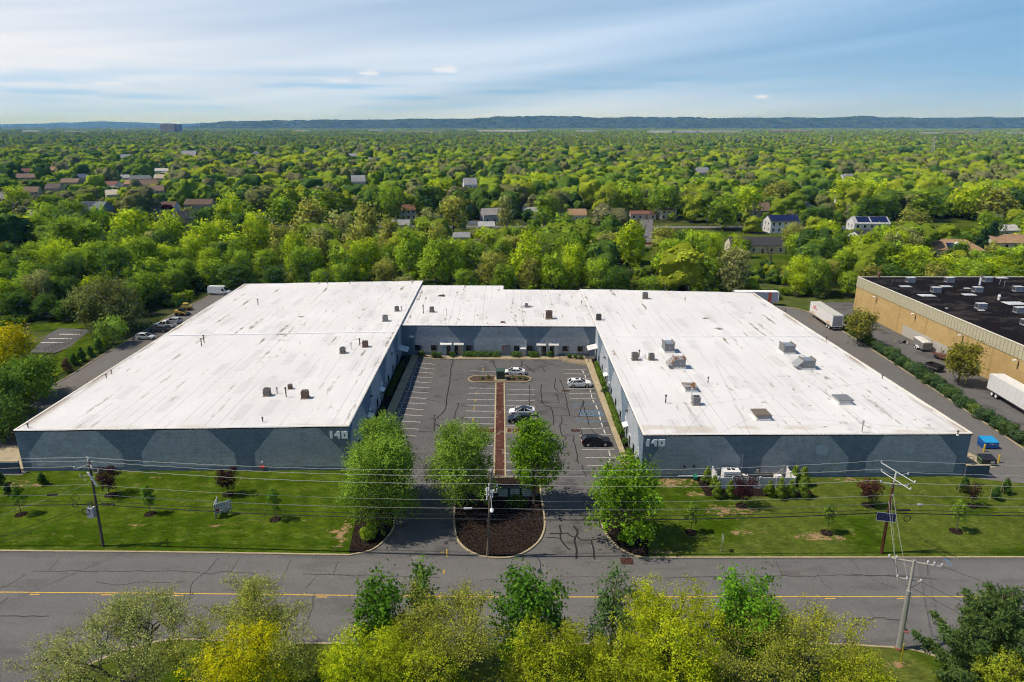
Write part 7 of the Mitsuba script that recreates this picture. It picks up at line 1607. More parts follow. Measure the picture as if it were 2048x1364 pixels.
for i, ((x, y), h, r, lab) in enumerate((((-65.96,80.44), 4.5, 1.0, 'young green tree at the far left of the left lawn'), ((-48.67,80.56), 4.3, .95, 'young green tree between the dark pole and the sign board'), ((-31.4,79.22), 4.6, 1.05, 'young green tree right of the sign board'), ((22.94,76.19), 4.4, .95, 'young green tree at the left of the right lawn'), ((40.38,76.08), 4.2, .9, 'young light green tree in front of the fenced yard, left of the leaning pole'), ((57.15,76.42), 4.5, 1.0, 'young light green tree right of the leaning pole'))):
    g = np.random.default_rng(100 + i); L = lobes_of(g, h, r, 1.3, 12, 'oval')
    plant('young_tree', lab, 'young tree', 'young green trees on the lawns', x, y, leafy(*crown(g, L, 1500, .10, (0.060, 0.125, 0.014) if i < 3 else (0.105, 0.165, 0.02), .25, hole=.35)), wood(tubes([(np.array([(0, 0, 0), (.03, 0, 1.6), (0, 0, h * .9)]), [.06, .045, .015])], 5)), z=.1)
    disc(x, y, .85, 'mulch ring under the ' + lab.replace(' in front of the fenced yard,', '').replace('light green ', '').replace('green ', ''))
for i, ((x, y), h, r, lab) in enumerate((((-56.76,85.51), 4.6, 1.75, 'purple-leaved tree near the left end of the left wing wall'), ((-40.18,85.64), 4.3, 1.55, 'purple-leaved tree in the middle of the left lawn'), ((31.55,82.58), 4.8, 1.9, 'large purple-leaved tree in front of the fenced yard'), ((48.93,82.71), 4.0, 1.55, 'purple-leaved tree left of the leaning pole top'), ((63.03,82.58), 3.4, 1.1, 'thin purple-leaved tree among the right evergreens'))):
    g = np.random.default_rng(120 + i); L = lobes_of(g, h, r, 1.0, 14, 'vase')
    plant('plum_tree', lab, 'purple-leaved tree', 'purple-leaved trees on the lawns', x, y, leafy(*crown(g, L, 3000 if i < 4 else 900, .095, PLUM if i != 3 else (0.055, 0.020, 0.018), .35, hole=.30)), wood(limbs(g, L, h, 1.0, .07)), z=.1)
    disc(x, y, .9, 'mulch ring under the ' + lab.replace('large ', '').replace('thin ', '').replace('-leaved', '').replace(' among the right evergreens', ' by the evergreens'))
for i, ((x, y), h, r, col, lab) in enumerate((((-68.23,88.32), 2.0, .95, DEEP, 'small dark evergreen left of the purple tree on the left lawn'), ((-71.1,85.37), 2.1, .8, (0.03, 0.055, 0.02), 'small dark evergreen at the left edge, nearer the camera'), ((-74.44,88.46), 2.0, 1.0, DEEP, 'small dark evergreen cut by the left edge'), ((64.27,86.19), 2.6, .95, DEEP, 'staked evergreen at the right, left one of three'), ((67.39,84.16), 2.1, .85, DEEP, 'staked evergreen at the right, front one of three'), ((69.97,85.78), 2.5, .9, DEEP, 'staked evergreen at the right, right one of three'))):
    ball(lab, 'evergreen_shrub', x, y, h, r, 1500, .09, tuple(v * 1.0 for v in col), 140 + i, 'evergreen', 'small evergreens on the lawns', cone=True, nl=12)
    if i > 2:
        st = thing('tree_stake', lab.replace('staked evergreen', 'thin pale stakes beside the evergreen'), 'stakes', 'stakes beside the small evergreens')
        for s in (-1, 1): part(st, 'stake', cyl((x + s * .85, y - .1, .1), (x + s * .8, y - .1, 1.9), .03, 5), matte((0.45, 0.38, 0.24)))
for i, ((x, y), h, r, lab) in enumerate((((28.37,88.61), 2.9, 1.0, 'bright arborvitae outside the left fence panel, rear'), ((28.76,86.33), 2.8, 1.0, 'bright arborvitae outside the left fence corner, middle'), ((28.78,84.69), 2.6, 1.0, 'bright arborvitae outside the left fence corner, front'), ((30.54,84.69), 2.9, 1.0, 'bright arborvitae before the fence left of the purple tree'), ((36.16,85.1), 2.6, 1.0, 'low arborvitae before the fence right of the gate'), ((37.56,84.69), 3.4, 1.1, 'tall arborvitae before the right half of the fence'), ((39.09,84.83), 3.0, 1.1, 'arborvitae before the right fence corner'), ((40.76,84.96), 3.3, 1.25, 'rightmost arborvitae by the fenced yard, front'), ((41.08,88.46), 3.2, 1.1, 'tall arborvitae outside the right fence panel'), ((42.2,88.17), 3.2, 1.1, 'rear right arborvitae against the right wing wall'))):
    ball(lab, 'arborvitae', x, y, h, r, 2100, .085, (0.105, 0.160, 0.018), 160 + i, 'arborvitae', 'arborvitae round the fenced yard', cone=True, nl=14)
# hedges of the court
def hedge(label, pts, w, h, n, leaf, col, seed):
    g = np.random.default_rng(seed); p = smooth_line(pts, 4); L = np.array([(a + g.normal(0, .06), b + g.normal(0, .06), h * .5 + g.normal(0, .04), w * g.uniform(.5, .66)) for a, b in p])
    k = thing('hedge', label, 'hedge', 'low hedges of the court')
    v, f, c = crown(g, L, n, leaf, col, .25, hole=.12, flat=h / w, lvar=.12); part(k, 'foliage', leafy(v, f, c), None)


hedge('low green hedge along the right wing, rear length', [(18.35, y) for y in np.arange(127.5, 140.5, .9)], .95, 1.1, 3600, .12, (0.075, 0.125, 0.018), 201)
hedge('low green hedge along the right wing, middle length', [(18.42, y) for y in np.arange(105.0, 122.2, .9)], .95, 1.15, 4600, .12, (0.075, 0.125, 0.018), 202)
hedge('low green hedge along the right wing near the front corner', [(18.6, y) for y in np.arange(91.0, 98.6, .9)], .95, 1.2, 2600, .12, (0.070, 0.120, 0.018), 203)
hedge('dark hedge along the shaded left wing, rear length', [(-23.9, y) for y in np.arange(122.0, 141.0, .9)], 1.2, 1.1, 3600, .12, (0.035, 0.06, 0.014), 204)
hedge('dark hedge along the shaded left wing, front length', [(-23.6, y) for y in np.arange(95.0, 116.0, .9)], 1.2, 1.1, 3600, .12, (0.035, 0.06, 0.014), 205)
hedge('long clipped hedge left of the grey service door', [(x, 146.2) for x in np.arange(-10.9, -2.6, .8)], 1.3, 1.25, 2600, .12, (0.060, 0.110, 0.02), 206)
hedge('short clipped hedge right of the grey service door', [(x, 146.0) for x in np.arange(0.3, 2.0, .7)], 1.3, 1.2, 800, .12, (0.060, 0.110, 0.02), 207)
hedge('short clipped hedge left of the right hand doors', [(x, 146.0) for x in np.arange(4.2, 6.2, .7)], 1.3, 1.2, 900, .12, (0.060, 0.110, 0.02), 208)
for i, (x, y, h, r, lab) in enumerate(((-13.5, 146.0, 1.2, .75, 'round shrub between the two left doors'), (8.6, 145.9, 1.3, .85, 'round shrub between the two right doors'), (18.1, 124.3, 1.3, .8, 'single shrub between the hedges of the right wing'), (18.4, 101.6, 1.1, .65, 'small round shrub near the front door of the right wing'), (-17.7, 145.8, 1.3, .8, 'shrub in the stony bed at the left'), (-16.4, 145.4, 1.2, .7, 'second shrub in the stony bed at the left'), (-20.6, 146.4, 1.2, .9, 'dark shrub in the corner of the stony bed at the left'), (12.9, 145.2, .9, .6, 'small shrub in the stony bed at the right, left one'), (14.2, 144.8, .9, .6, 'small shrub in the stony bed at the right, middle one'), (15.5, 144.4, .8, .6, 'small shrub in the stony bed at the right, right one'))):
    ball(lab, 'shrub', x, y, h, r, 700, .11, (0.055, 0.10, 0.02), 220 + i, 'shrub', 'small shrubs of the court')
for i, (x, y) in enumerate(((-6.2, 131.9), (-4.9, 132.3), (0.2, 131.7), (1.6, 132.0), (2.6, 131.5))):
    ball(f'small grey-green tuft on the planted island, number {"one two three four five".split()[i]} from the left', 'shrub', x, y, .6, .45, 220, .10, (0.11, 0.13, 0.05), 240 + i, 'shrub', 'tufts on the planted island')
# junipers along the right drive and the two trees among them
def juniper(i, x, y, h, r, col, lab): ball(lab, 'juniper', x, y, h, r, 1900, .15, col, 260 + i, 'juniper', 'junipers along the right drive', z=0, nl=12, hole=.16)


js = [(1692,648), (1700,662), (1712,672), (1724,682), (1737,690), (1752,700), (1764,706), (1777,714), (1790,722), (1803,731), (1818,740), (1828,748), (1843,758), (1858,768), (1871,776), (1886,786), (1900,795), (1914,806), (1926,814), (1945,826), (1962,838), (1990,856), (2012,870), (2034,884)]
JP = [(88.02,172.83), (86.05,166.42), (85.5,162.1), (84.98,157.99), (84.98,154.83), (84.84,151.03), (85.11,148.84), (85.11,146.0), (85.11,143.26), (84.94,140.28), (84.98,137.41), (84.67,134.95), (84.55,131.98), (84.44,129.13), (84.45,126.92), (84.34,124.26), (84.3,121.95), (83.95,119.22), (83.87,117.31), (83.86,114.53), (83.66,111.87), (83.6,108.08), (83.57,105.28), (83.55,102.61)]
g = np.random.default_rng(9)
ORD = 'first second third fourth fifth sixth seventh eighth ninth tenth eleventh twelfth thirteenth fourteenth fifteenth sixteenth seventeenth eighteenth nineteenth twentieth twenty-first twenty-second twenty-third twenty-fourth'.split()
for i, (x, y) in enumerate(JP):
    juniper(i, x + .4, y, g.uniform(1.5, 2.3), g.uniform(1.5, 2.0), [(0.042, 0.080, 0.028), (0.060, 0.098, 0.030), (0.050, 0.088, 0.036)][i % 3] if i not in (4, 19) else (0.10, 0.15, 0.03), f'dark spreading juniper by the right drive, {ORD[i]} from the far end')
leaf_tree('small bronze-green tree at the back corner of the tan building', *(82.62,155.61), 7.6, 3.6, 2.4, 16, 'round', 4200, .24, (0.135, 0.140, 0.022), 290, hole=.32)
leaf_tree('bronze-green tree among the junipers before the tan wall', *(90.31,129.13), 8.2, 3.7, 2.2, 18, 'round', 5400, .22, (0.145, 0.145, 0.020), 291, hole=.36)
# the left drive
leaf_tree('yellow-leaved tree at the left edge beyond the drive', *(-109.43,138.99), 8.6, 6.0, 1.6, 24, 'round', 9000, .24, (0.32, 0.29, 0.006), 300, hole=.30, r0=.25)
leaf_tree('light green tree beside the left drive by the parked cars', *(-95.11,154.83), 5.8, 3.6, 1.2, 14, 'round', 3600, .24, (0.145, 0.225, 0.03), 301, hole=.3)
leaf_tree('grey-green broad tree with drooping boughs behind the parked cars', *(-101.71,166.42), 12.5, 8.6, 1.0, 34, 'round', 13000, .32, (0.110, 0.130, 0.035), 302, hole=.28, r0=.3)
leaf_tree('bushy bright green tree on the slope left of the drive', *(-91.61,121.95), 7.8, 4.8, .5, 20, 'round', 7000, .24, (0.105, 0.175, 0.018), 303, hole=.28)
leaf_tree('dark green tree on the slope at the left edge', *(-90.78,113.63), 8.5, 5.0, .5, 20, 'round', 6000, .25, (0.075, 0.135, 0.018), 304, hole=.28)
leaf_tree('dark bush below the bright tree left of the drive', *(-84.58,103.36), 6.5, 4.2, .3, 16, 'round', 4200, .25, (0.050, 0.09, 0.015), 305, hole=.25)
for i, ((x, y), h, r, col, lab) in enumerate((((-93.93,136.48), 3.0, 1.3, (0.085, 0.05, 0.03), 'brownish evergreen shrub, first along the left kerb'), ((-94.95,140.61), 2.7, 1.1, DEEP, 'dark evergreen shrub, second along the left kerb'), ((-94.89,143.26), 3.3, 1.3, DEEP, 'dark evergreen shrub, third along the left kerb'), ((-95.01,146.7), 2.4, 1.1, DEEP, 'small evergreen shrub, fourth along the left kerb'), ((-94.61,149.56), 3.4, 1.5, DEEP, 'dark evergreen shrub, fifth along the left kerb'), ((-94.68,152.15), 2.4, 1.2, MID, 'low green shrub at the end of the evergreen row'))):
    ball(lab, 'evergreen_shrub', x - .6, y, h, r, 1300, .16, col, 320 + i, 'evergreen', 'evergreens along the left kerb', z=0, cone=True, nl=12)

# ---- the wood beyond: a few grown trees, set out again and again with turns and sizes of their own
KINDS = []           # (crown dict, trunk dict, height, radius, colour name, words)


def kind(seed, h, r, base, nl, shape, n, leaf, cols, hole=.25, bare=False):
    """One grown form in several leaf colours."""
    g = np.random.default_rng(seed); L = lobes_of(g, h, r, base, nl, shape)
    tr = wood(limbs(g, L, h, base, .24)); out = []
    for c in cols:
        g2 = np.random.default_rng(seed + 1)
        out.append(leafy(*crown(g2, L, n, leaf, c, .18, tri=True, hole=hole, fuzz=.9, up=.35, lvar=.24, per=5, spray=.15, sharp=.8)))
    return out, tr, h, r


COLS = dict(lime=LIME, green=MID, dark=DEEP, olive=OLIVE, grey=GREYG, fresh=(0.125, 0.200, 0.018))
WORDS = dict(lime='yellow-green', green='mid green', dark='dark green', olive='olive', grey='grey-green thin-leaved', fresh='fresh green')
COLS = {k: (1.42 * c[0], 1.28 * c[1], 1.05 * c[2]) for k, c in COLS.items()}
FORMS = [kind(500 + i, h, r, b, nl, sh, n, lf, list(COLS.values()), ho) for i, (h, r, b, nl, sh, n, lf, ho) in enumerate((
    (14, 5.2, 2.5, 26, 'oval', 2100, .50, .30), (16, 5.0, 3.5, 26, 'oval', 2100, .50, .33), (13, 5.8, 2.0, 26, 'round', 2300, .52, .30), (15, 6.4, 3.2, 28, 'round', 2400, .54, .34), (17, 4.4, 4.0, 24, 'oval', 1900, .48, .36), (12, 4.6, 1.5, 22, 'round', 1700, .48, .28)))]
BIG = [kind(540 + i, h, r, b, nl, sh, n, lf, list(COLS.values()), ho) for i, (h, r, b, nl, sh, n, lf, ho) in enumerate(((14, 5.4, 2.5, 28, 'oval', 5200, .34, .33), (16, 6.0, 3.0, 30, 'round', 6000, .34, .35), (13, 4.8, 1.6, 24, 'oval', 4600, .33, .30), (15, 4.6, 3.0, 26, 'oval', 4600, .33, .38)))]
CN = list(COLS)


def side_of(x, y):
    u = x / y
    return 'beyond the left drive' if u < -.42 else 'behind the left wing' if u < -.13 else 'behind the centre block' if u < .10 else 'behind the right wing' if u < .36 else 'behind the tan building'


def words_for(x, y, h, cname):
    side = side_of(x, y)
    row = 'front rank' if y < 216 else 'second rank' if y < 236 else 'middle rank' if y < 262 else 'rear rank' if y < 300 else 'street rank' if y < 365 else 'farthest rank'
    size = 'tall' if h > 14.5 else 'low' if h < 10 else 'middling'
    return f'{size} {WORDS[cname]} tree, {row} {side}'


TREES = [(-74.0,208.0,8.0,4.2,2,0,1),(-66.2,212.0,13.5,4.4,1,2,1),(-58.9,206.0,7.6,3.7,5,0,1),(-51.1,206.0,9.2,4.2,1,0,1),(-47.7,225.0,13.8,6.0,0,3,1),(-39.1,208.0,10.3,3.9,3,1,1),(-33.8,222.0,18,5.2,5,3,1),(-23.7,210.0,16.2,5.5,5,3,1),(-14.1,202.0,8.4,3.6,1,2,1),(-6.0,210.0,12.3,5.0,3,1,1),(-2.1,203.0,9.8,4.1,1,0,1),(5.6,212.0,18,6.3,0,3,1),(12.3,205.0,12.4,4.4,5,3,1),(19.6,212.0,14.3,4.5,0,2,1),(26.1,206.0,10.7,4.2,5,1,1),(32.4,202.0,9.2,4.1,2,1,1),(41.1,235.0,18,5.8,0,3,1),(41.6,202.0,6.2,3.4,1,1,1),(50.6,214.0,12.4,4.6,0,3,1),(59.4,222.0,16.7,5.2,5,2,1),(60.4,206.0,10.7,3.9,1,2,1),(74.5,224.0,14.9,3.6,0,3,1),(67.4,228.0,15.3,3.6,0,2,1),(72.2,203.0,5.5,2.9,1,1,1),(88.0,205.0,6.6,3.2,0,2,1),(97.2,208.0,10.3,4.2,3,2,1),(105.1,214.0,12.4,4.6,5,3,1),(114.8,222.0,15.9,6.0,0,0,1),(104.9,232.0,12.7,4.9,1,3,1),(127.2,226.0,12.8,5.3,1,3,1),(131.7,222.0,12.3,5.8,0,2,1),(137.6,216.0,9.6,6.1,0,3,1),(146.0,214.0,9.2,6.1,5,1,1),(155.2,216.0,9.6,5.9,0,0,1),(165.0,220.0,10.5,4.4,1,3,1),(-149.8,268.0,18,7.5,0,1,0),(-130.9,262.0,18,5.5,0,5,0),(-101.4,250.0,11.6,6.5,0,0,0),(-114.5,252.0,15.9,5.9,0,5,0),(-97.8,262.0,17.4,6.1,0,2,0),(-134.7,330.0,18,7.3,0,5,0),(-84.7,250.0,14.3,5.0,3,3,0),(-80.8,262.0,15.5,5.5,3,5,0),(-83.0,228.0,9.9,5.1,5,0,1),(-69.0,246.0,14.0,4.9,4,3,0),(-65.4,262.0,17.4,6.1,4,2,0),(-61.6,290.0,18,5.1,3,5,0),(-54.5,246.0,15.8,5.2,3,2,0),(-46.5,262.0,15.5,5.2,3,4,0),(-114.4,224.0,12.3,6.1,0,1,1),(-130.5,236.0,12.9,6.1,0,1,1),(-137.0,226.0,12.0,6.7,5,1,1),(-123.1,212.0,9.6,5.5,0,0,1),(-111.8,208.0,10.5,6.2,5,3,1),(-104.2,212.0,9.6,5.8,1,2,1),(-95.7,214.0,9.2,5.8,5,0,1),(-86.3,210.0,8.4,5.5,2,2,1),(-95.4,214.0,6.0,4.6,1,1,1),(-103.8,204.0,8.0,4.1,1,1,1),(-163.0,262.0,14.5,6.1,1,1,0),(-164.4,250.0,17.1,6.5,1,4,0),(-183.4,262.0,17.4,7.1,5,4,0),(-196.8,270.0,16.4,6.3,1,4,0),(-156.0,230.0,13.0,6.2,5,0,1),(-139.2,216.0,12.0,5.9,5,3,1),(-157.2,220.0,11.3,6.5,1,0,1),(-168.6,226.0,12.0,6.1,2,3,1),(-138.7,200.0,10.4,5.2,2,1,1),(-136.8,186.0,8.9,5.1,1,1,1),(-126.9,190.0,8.5,5.0,2,0,1),(-121.0,192.0,8.3,4.6,0,3,1),(-109.2,186.0,8.3,4.9,2,1,1),(-105.0,192.0,9.8,4.1,1,1,1),(-108.2,190.0,8.0,3.9,2,3,1),(-147.8,196.0,9.7,5.1,2,2,1),(-125.4,178.0,6.5,3.8,2,3,1),(-133.4,178.0,7.2,4.3,2,2,1),(-118.7,176.0,5.7,3.2,2,2,1),(-116.3,180.0,6.2,3.7,2,3,1),(-34.7,292.0,15.7,5.8,4,5,0),(-27.4,320.0,18,7.4,3,1,0),(-2.9,330.0,17.1,4.2,4,0,0),(16.8,330.0,18,7.3,1,4,0),(-11.3,240.0,8.7,5.1,4,0,1),(-18.9,225.0,10.5,4.0,3,1,1),(21.6,280.0,15.1,5.6,1,0,0),(27.9,262.0,13.6,5.5,1,0,0),(33.4,245.0,12.4,4.9,4,4,0),(58.5,262.0,12.6,5.5,3,4,0),(109.0,262.0,9.8,3.7,5,2,0),(124.5,262.0,8.6,4.0,5,3,0),(142.2,262.0,9.8,4.0,3,2,0),(152.1,265.0,12.2,5.6,4,4,0),(175.3,300.0,13.7,7.0,3,3,0),(153.8,345.0,10.7,9.6,2,3,0),(181.8,350.0,15.1,8.1,2,4,0),(182.5,275.0,7.8,4.8,2,1,0),(125.0,250.0,10.9,3.5,0,0,0),(143.1,206.0,9.2,4.2,1,1,1),(152.6,206.0,8.3,4.9,1,0,1),(132.9,204.0,8.0,4.6,5,2,1),(124.5,206.0,10.7,4.9,1,0,1),(116.0,204.0,9.6,4.8,2,1,1),(109.7,205.0,9.4,4.4,3,3,1),(102.7,204.0,7.3,4.1,5,0,1),(-135.6,300.0,14.8,5.2,2,1,0),(-118.5,300.0,12.6,6.3,2,0,0),(-166.4,278.0,18,4.2,1,2,0),(-222.7,330.0,14.1,6.5,5,5,0),(-299.7,420.0,13.2,8.2,0,3,0),(-220.9,350.0,12.7,6.1,1,3,0),(-110.3,330.0,17.1,7.7,1,1,0),(-93.2,320.0,17.0,6.7,3,5,0),(-96.6,360.0,18,9.2,1,4,0),(-47.4,380.0,18,7.9,2,4,0),(-64.8,370.0,18,8.6,1,2,0),(-44.2,430.0,18,10.4,0,4,0),(12.3,480.0,18,12.7,0,5,0),(67.5,400.0,18,10.1,5,5,0),(84.4,385.0,18,8.9,1,2,0),(115.2,430.0,18,9.9,5,0,0),(105.8,345.0,16.9,8.0,1,5,0),(129.6,380.0,18,8.3,0,1,0),(156.8,410.0,18,9.4,3,3,0),(202.6,420.0,18,9.7,0,2,0),(215.3,410.0,18,10.4,0,2,0),(225.1,375.0,16.6,9.5,1,4,0),(251.6,380.0,18,9.7,0,2,0),(259.3,370.0,17.1,9.8,3,0,0),(287.1,400.0,18,10.1,0,4,0),(-24.8,224.1,9.7,3.5,1,3,1),(-41.1,224.6,11.9,4.5,1,3,1),(-184.9,294.7,12.3,4.8,1,1,0),(-111.8,261.1,9.6,3.6,2,3,0),(-166.6,235.7,11.1,3.7,5,2,1),(61.5,248.9,10.4,3.3,0,4,0),(-118.8,218.2,15.3,5.9,1,0,1),(-87.4,255.1,8.3,3.0,5,4,0),(-159.9,200.2,13.6,5.7,2,2,1),(18.1,208.0,11.4,3.6,0,1,1),(-144.3,185.7,8.8,3.0,5,3,1),(51.4,221.0,14.3,5.2,5,2,1),(-33.9,261.1,6.0,2.5,1,5,0),(2.8,217.2,5.6,2.2,2,3,1),(-131.4,189.2,9.9,3.2,5,1,1),(-97.2,239.3,6.7,2.7,5,2,1),(0.7,238.2,12.8,5.1,3,2,1),(94.8,292.5,5.2,2.6,0,3,0),(109.4,231.0,9.7,3.9,1,0,1),(19.3,228.5,15.1,5.5,1,1,1),(-73.4,229.5,14.7,4.7,0,0,1),(64.4,280.3,8.6,3.6,0,5,0),(126.8,270.4,12.0,3.9,0,4,0),(185.8,233.4,12.5,4.0,4,0,1),(-89.5,276.7,5.2,2.6,1,4,0),(114.0,277.3,11.5,4.2,3,2,0),(123.8,240.8,6.0,2.3,3,2,1),(-48.9,217.1,14.1,4.3,0,0,1),(-134.3,256.6,11.8,4.7,4,1,0),(-107.1,228.3,14.1,4.5,0,2,1),(31.1,252.6,11.1,3.9,0,3,0),(-78.0,283.2,6.7,3.3,0,4,0),(68.9,238.9,13.6,5.4,3,0,1),(-39.2,260.8,11.3,4.3,3,1,0),(143.3,242.5,12.4,4.4,4,0,1),(3.9,271.0,7.0,2.5,5,0,0),(179.0,282.5,5.1,1.6,4,3,0),(221.0,289.9,13.8,5.5,0,4,0),(-116.3,199.6,15.0,5.6,2,2,1),(119.9,246.4,12.5,3.8,2,4,0),(-233.0,292.6,11.1,3.7,0,3,0),(-140.3,195.2,12.1,4.4,5,3,1),(-138.4,241.2,14.9,6.2,1,3,1),(-126.8,240.8,7.6,2.9,1,3,1),(71.4,257.1,11.7,4.8,0,4,0),(57.2,212.5,11.3,4.1,3,1,1),(-144.2,253.2,5.3,1.8,2,4,0),(-21.9,271.6,5.1,2.6,3,5,0),(-146.2,219.3,14.1,5.9,0,1,1),(-130.6,184.3,11.5,3.8,4,1,1),(17.9,258.1,11.8,4.0,2,0,0),(147.9,262.1,10.3,3.3,4,3,0),(169.4,247.5,6.6,2.4,5,1,0),(-54.6,225.5,11.6,4.0,3,0,1),(9.3,220.1,5.3,1.9,0,2,1),(-48.2,212.4,7.0,2.6,0,0,1),(62.5,283.9,7.8,3.9,3,2,0),(-94.1,232.2,12.7,4.9,1,3,1),(-24.1,233.9,6.9,2.5,4,2,1),(133.8,272.4,6.7,2.1,2,1,0),(67.9,204.1,14.6,5.5,4,0,1),(-46.9,289.7,7.0,3.5,5,4,0),(-133.6,205.9,12.0,4.1,2,1,1),(-135.4,246.3,8.9,3.0,1,2,0),(-41.0,271.9,5.0,2.5,3,2,0),(-177.0,240.5,5.9,2.1,2,3,1),(133.9,238.5,13.7,4.5,4,3,1),(174.9,245.8,9.5,3.3,3,5,0),(-66.0,223.9,11.6,4.5,5,0,1),(69.0,264.6,11.3,4.5,1,5,0),(91.4,210.9,10.7,4.4,0,1,1),(6.0,206.1,11.3,3.4,3,0,1),(-174.6,271.5,14.6,5.7,5,3,0),(73.6,269.3,8.3,4.2,3,0,0),(-152.8,258.3,10.5,3.4,2,1,0),(57.6,231.3,14.8,4.4,2,3,1),(-110.4,196.2,10.5,4.0,1,3,1),(-73.6,259.0,9.7,3.6,5,3,0),(-213.9,263.6,9.8,3.8,0,4,0),(-206.4,261.3,13.1,5.1,4,2,0),(-60.1,280.5,5.4,2.7,3,4,0),(137.3,198.9,9.3,3.0,5,3,1),(-21.0,244.7,5.2,1.8,3,3,1),(105.1,219.8,7.7,2.5,4,1,1),(7.0,285.6,5.9,2.9,1,0,0),(-22.4,247.7,9.5,2.9,3,4,0),(-178.3,235.4,11.1,4.1,3,3,1),(128.5,280.5,12.7,4.5,0,1,0),(-19.9,216.0,15.2,5.8,5,3,1),(0.8,262.0,12.6,4.4,1,3,0),(-103.7,181.5,8.8,3.0,1,1,1),(93.0,203.2,11.3,4.1,1,0,1),(137.6,243.7,14.7,5.2,0,1,1),(91.3,267.6,6.9,3.5,2,1,0),(-71.3,220.6,5.3,2.2,3,3,1),(-51.7,272.5,8.3,4.1,1,0,0),(-132.5,215.0,14.6,6.0,5,0,1),(-44.9,240.5,11.1,3.8,3,0,1),(151.5,230.0,11.9,4.0,2,3,1),(10.3,245.3,12.2,4.1,4,0,0),(-15.6,242.4,11.1,3.4,0,0,1),(-150.2,208.6,6.1,2.3,5,0,1),(-59.6,259.4,10.8,4.3,3,4,0),(-176.9,223.8,7.5,3.1,2,3,1),(-28.2,262.7,14.0,4.3,3,5,0),(-52.6,250.4,9.2,3.3,1,4,0),(154.2,202.2,6.4,2.3,0,1,1),(-158.1,295.8,12.4,4.0,1,1,0),(36.0,253.0,11.9,3.6,3,1,0),(-144.2,273.1,11.6,3.8,0,3,0),(4.4,267.6,5.5,2.1,4,4,0),(-53.8,212.7,12.6,5.2,5,3,1),(-60.1,254.0,11.4,4.8,4,1,0),(-169.9,283.5,10.7,4.3,1,4,0),(202.6,290.4,13.9,5.6,1,3,0),(27.9,272.2,8.8,4.4,1,1,0),(-66.3,232.5,13.3,5.2,3,3,1),(15.7,217.7,11.3,3.8,1,0,1),(-21.7,241.0,8.1,3.3,3,2,1),(-166.0,218.4,10.9,3.4,5,0,1),(-182.4,230.3,6.4,1.9,1,2,1),(37.5,265.1,7.4,2.7,0,1,0),(-138.4,180.7,9.8,3.2,0,0,1),(172.1,259.5,7.3,3.0,0,3,0),(-89.4,222.2,10.5,3.2,5,2,1),(-199.1,294.1,9.1,2.9,1,4,0),(73.1,250.2,11.0,3.3,5,0,0),(-100.7,227.3,10.5,3.3,5,2,1),(106.7,226.2,13.8,4.9,2,0,1),(120.1,231.8,10.2,3.8,1,1,1),(-46.2,277.3,8.9,4.5,4,2,0),(130.4,289.7,7.7,2.4,0,4,0),(-216.1,279.6,10.2,3.6,0,4,0),(134.7,251.1,12.7,4.8,1,3,0),(163.4,214.4,14.4,5.8,5,1,1),(-128.0,249.8,12.8,4.1,2,2,0),(-31.4,205.8,6.8,2.5,1,1,1),(-99.8,221.1,11.1,4.0,0,0,1),(12.2,216.5,6.8,2.5,0,2,1),(-117.9,273.0,12.7,3.9,0,2,0),(-79.5,256.8,11.4,4.6,3,0,0),(-142.7,249.8,10.4,3.7,1,1,0),(233.8,295.7,12.8,4.1,1,2,0),(-3.3,232.2,12.5,5.1,1,3,1),(61.9,218.2,10.1,3.2,3,3,1),(-186.0,275.0,9.5,3.3,2,1,0),(-161.2,215.1,8.4,2.8,5,0,1),(-36.0,285.1,7.3,3.1,4,5,0),(8.4,292.3,8.6,4.3,1,0,0),(-3.7,213.5,7.0,2.5,5,2,1),(76.1,285.1,6.5,3.2,1,5,0),(13.6,259.0,12.3,4.3,0,0,0),(157.1,270.4,6.9,2.3,3,4,0),(59.6,244.3,10.9,4.4,3,1,1),(-213.5,289.8,12.7,5.3,1,0,0),(126.3,199.7,10.7,4.0,3,0,1),(-52.8,286.4,7.7,3.8,3,4,0),(-149.0,204.0,11.7,4.7,2,0,1),(-12.4,221.2,13.8,5.7,1,0,1),(-77.2,238.2,13.8,4.7,1,3,1),(-180.5,283.3,10.8,3.3,2,1,0),(23.2,286.2,6.2,3.1,5,3,0),(-107.4,217.4,12.0,3.9,1,3,1),(20.1,233.1,8.1,3.3,2,1,1),(173.4,239.6,8.6,3.6,5,2,1),(8.0,228.6,13.8,5.1,4,3,1),(-120.2,284.2,11.9,4.6,0,5,0),(-12.1,288.5,8.6,4.3,0,5,0),(147.0,270.6,11.7,4.1,5,0,0),(-45.6,283.5,5.4,2.7,3,3,0)]
SAID = {}
for t in sorted(TREES): SAID.setdefault(words_for(t[0], t[1], t[2], CN[t[4]]), []).append(t)
NTH = 'first second third fourth fifth sixth seventh eighth ninth tenth eleventh twelfth thirteenth fourteenth'.split()
for x, y, h, r, ci, form, big in TREES:
    F = (BIG if big else FORMS)[form]
    cs, tr, H, R_ = F
    s = h / H; sx = (r / R_) / s
    cname = CN[ci]; lab = words_for(x, y, h, cname)
    same = sorted(SAID[lab], key=lambda t: t[0] / t[1]); place_ = side_of(x, y)
    if len(same) > 1: lab = f'{lab}, {NTH[min(13, same.index((x, y, h, r, ci, form, big)))]} from left'
    plant('tree', lab, 'tree', 'trees ' + place_, x, y, cs[ci], tr, rz=(x * 7.3 + y * 3.1) % 6.28, s=s, sx=sx)
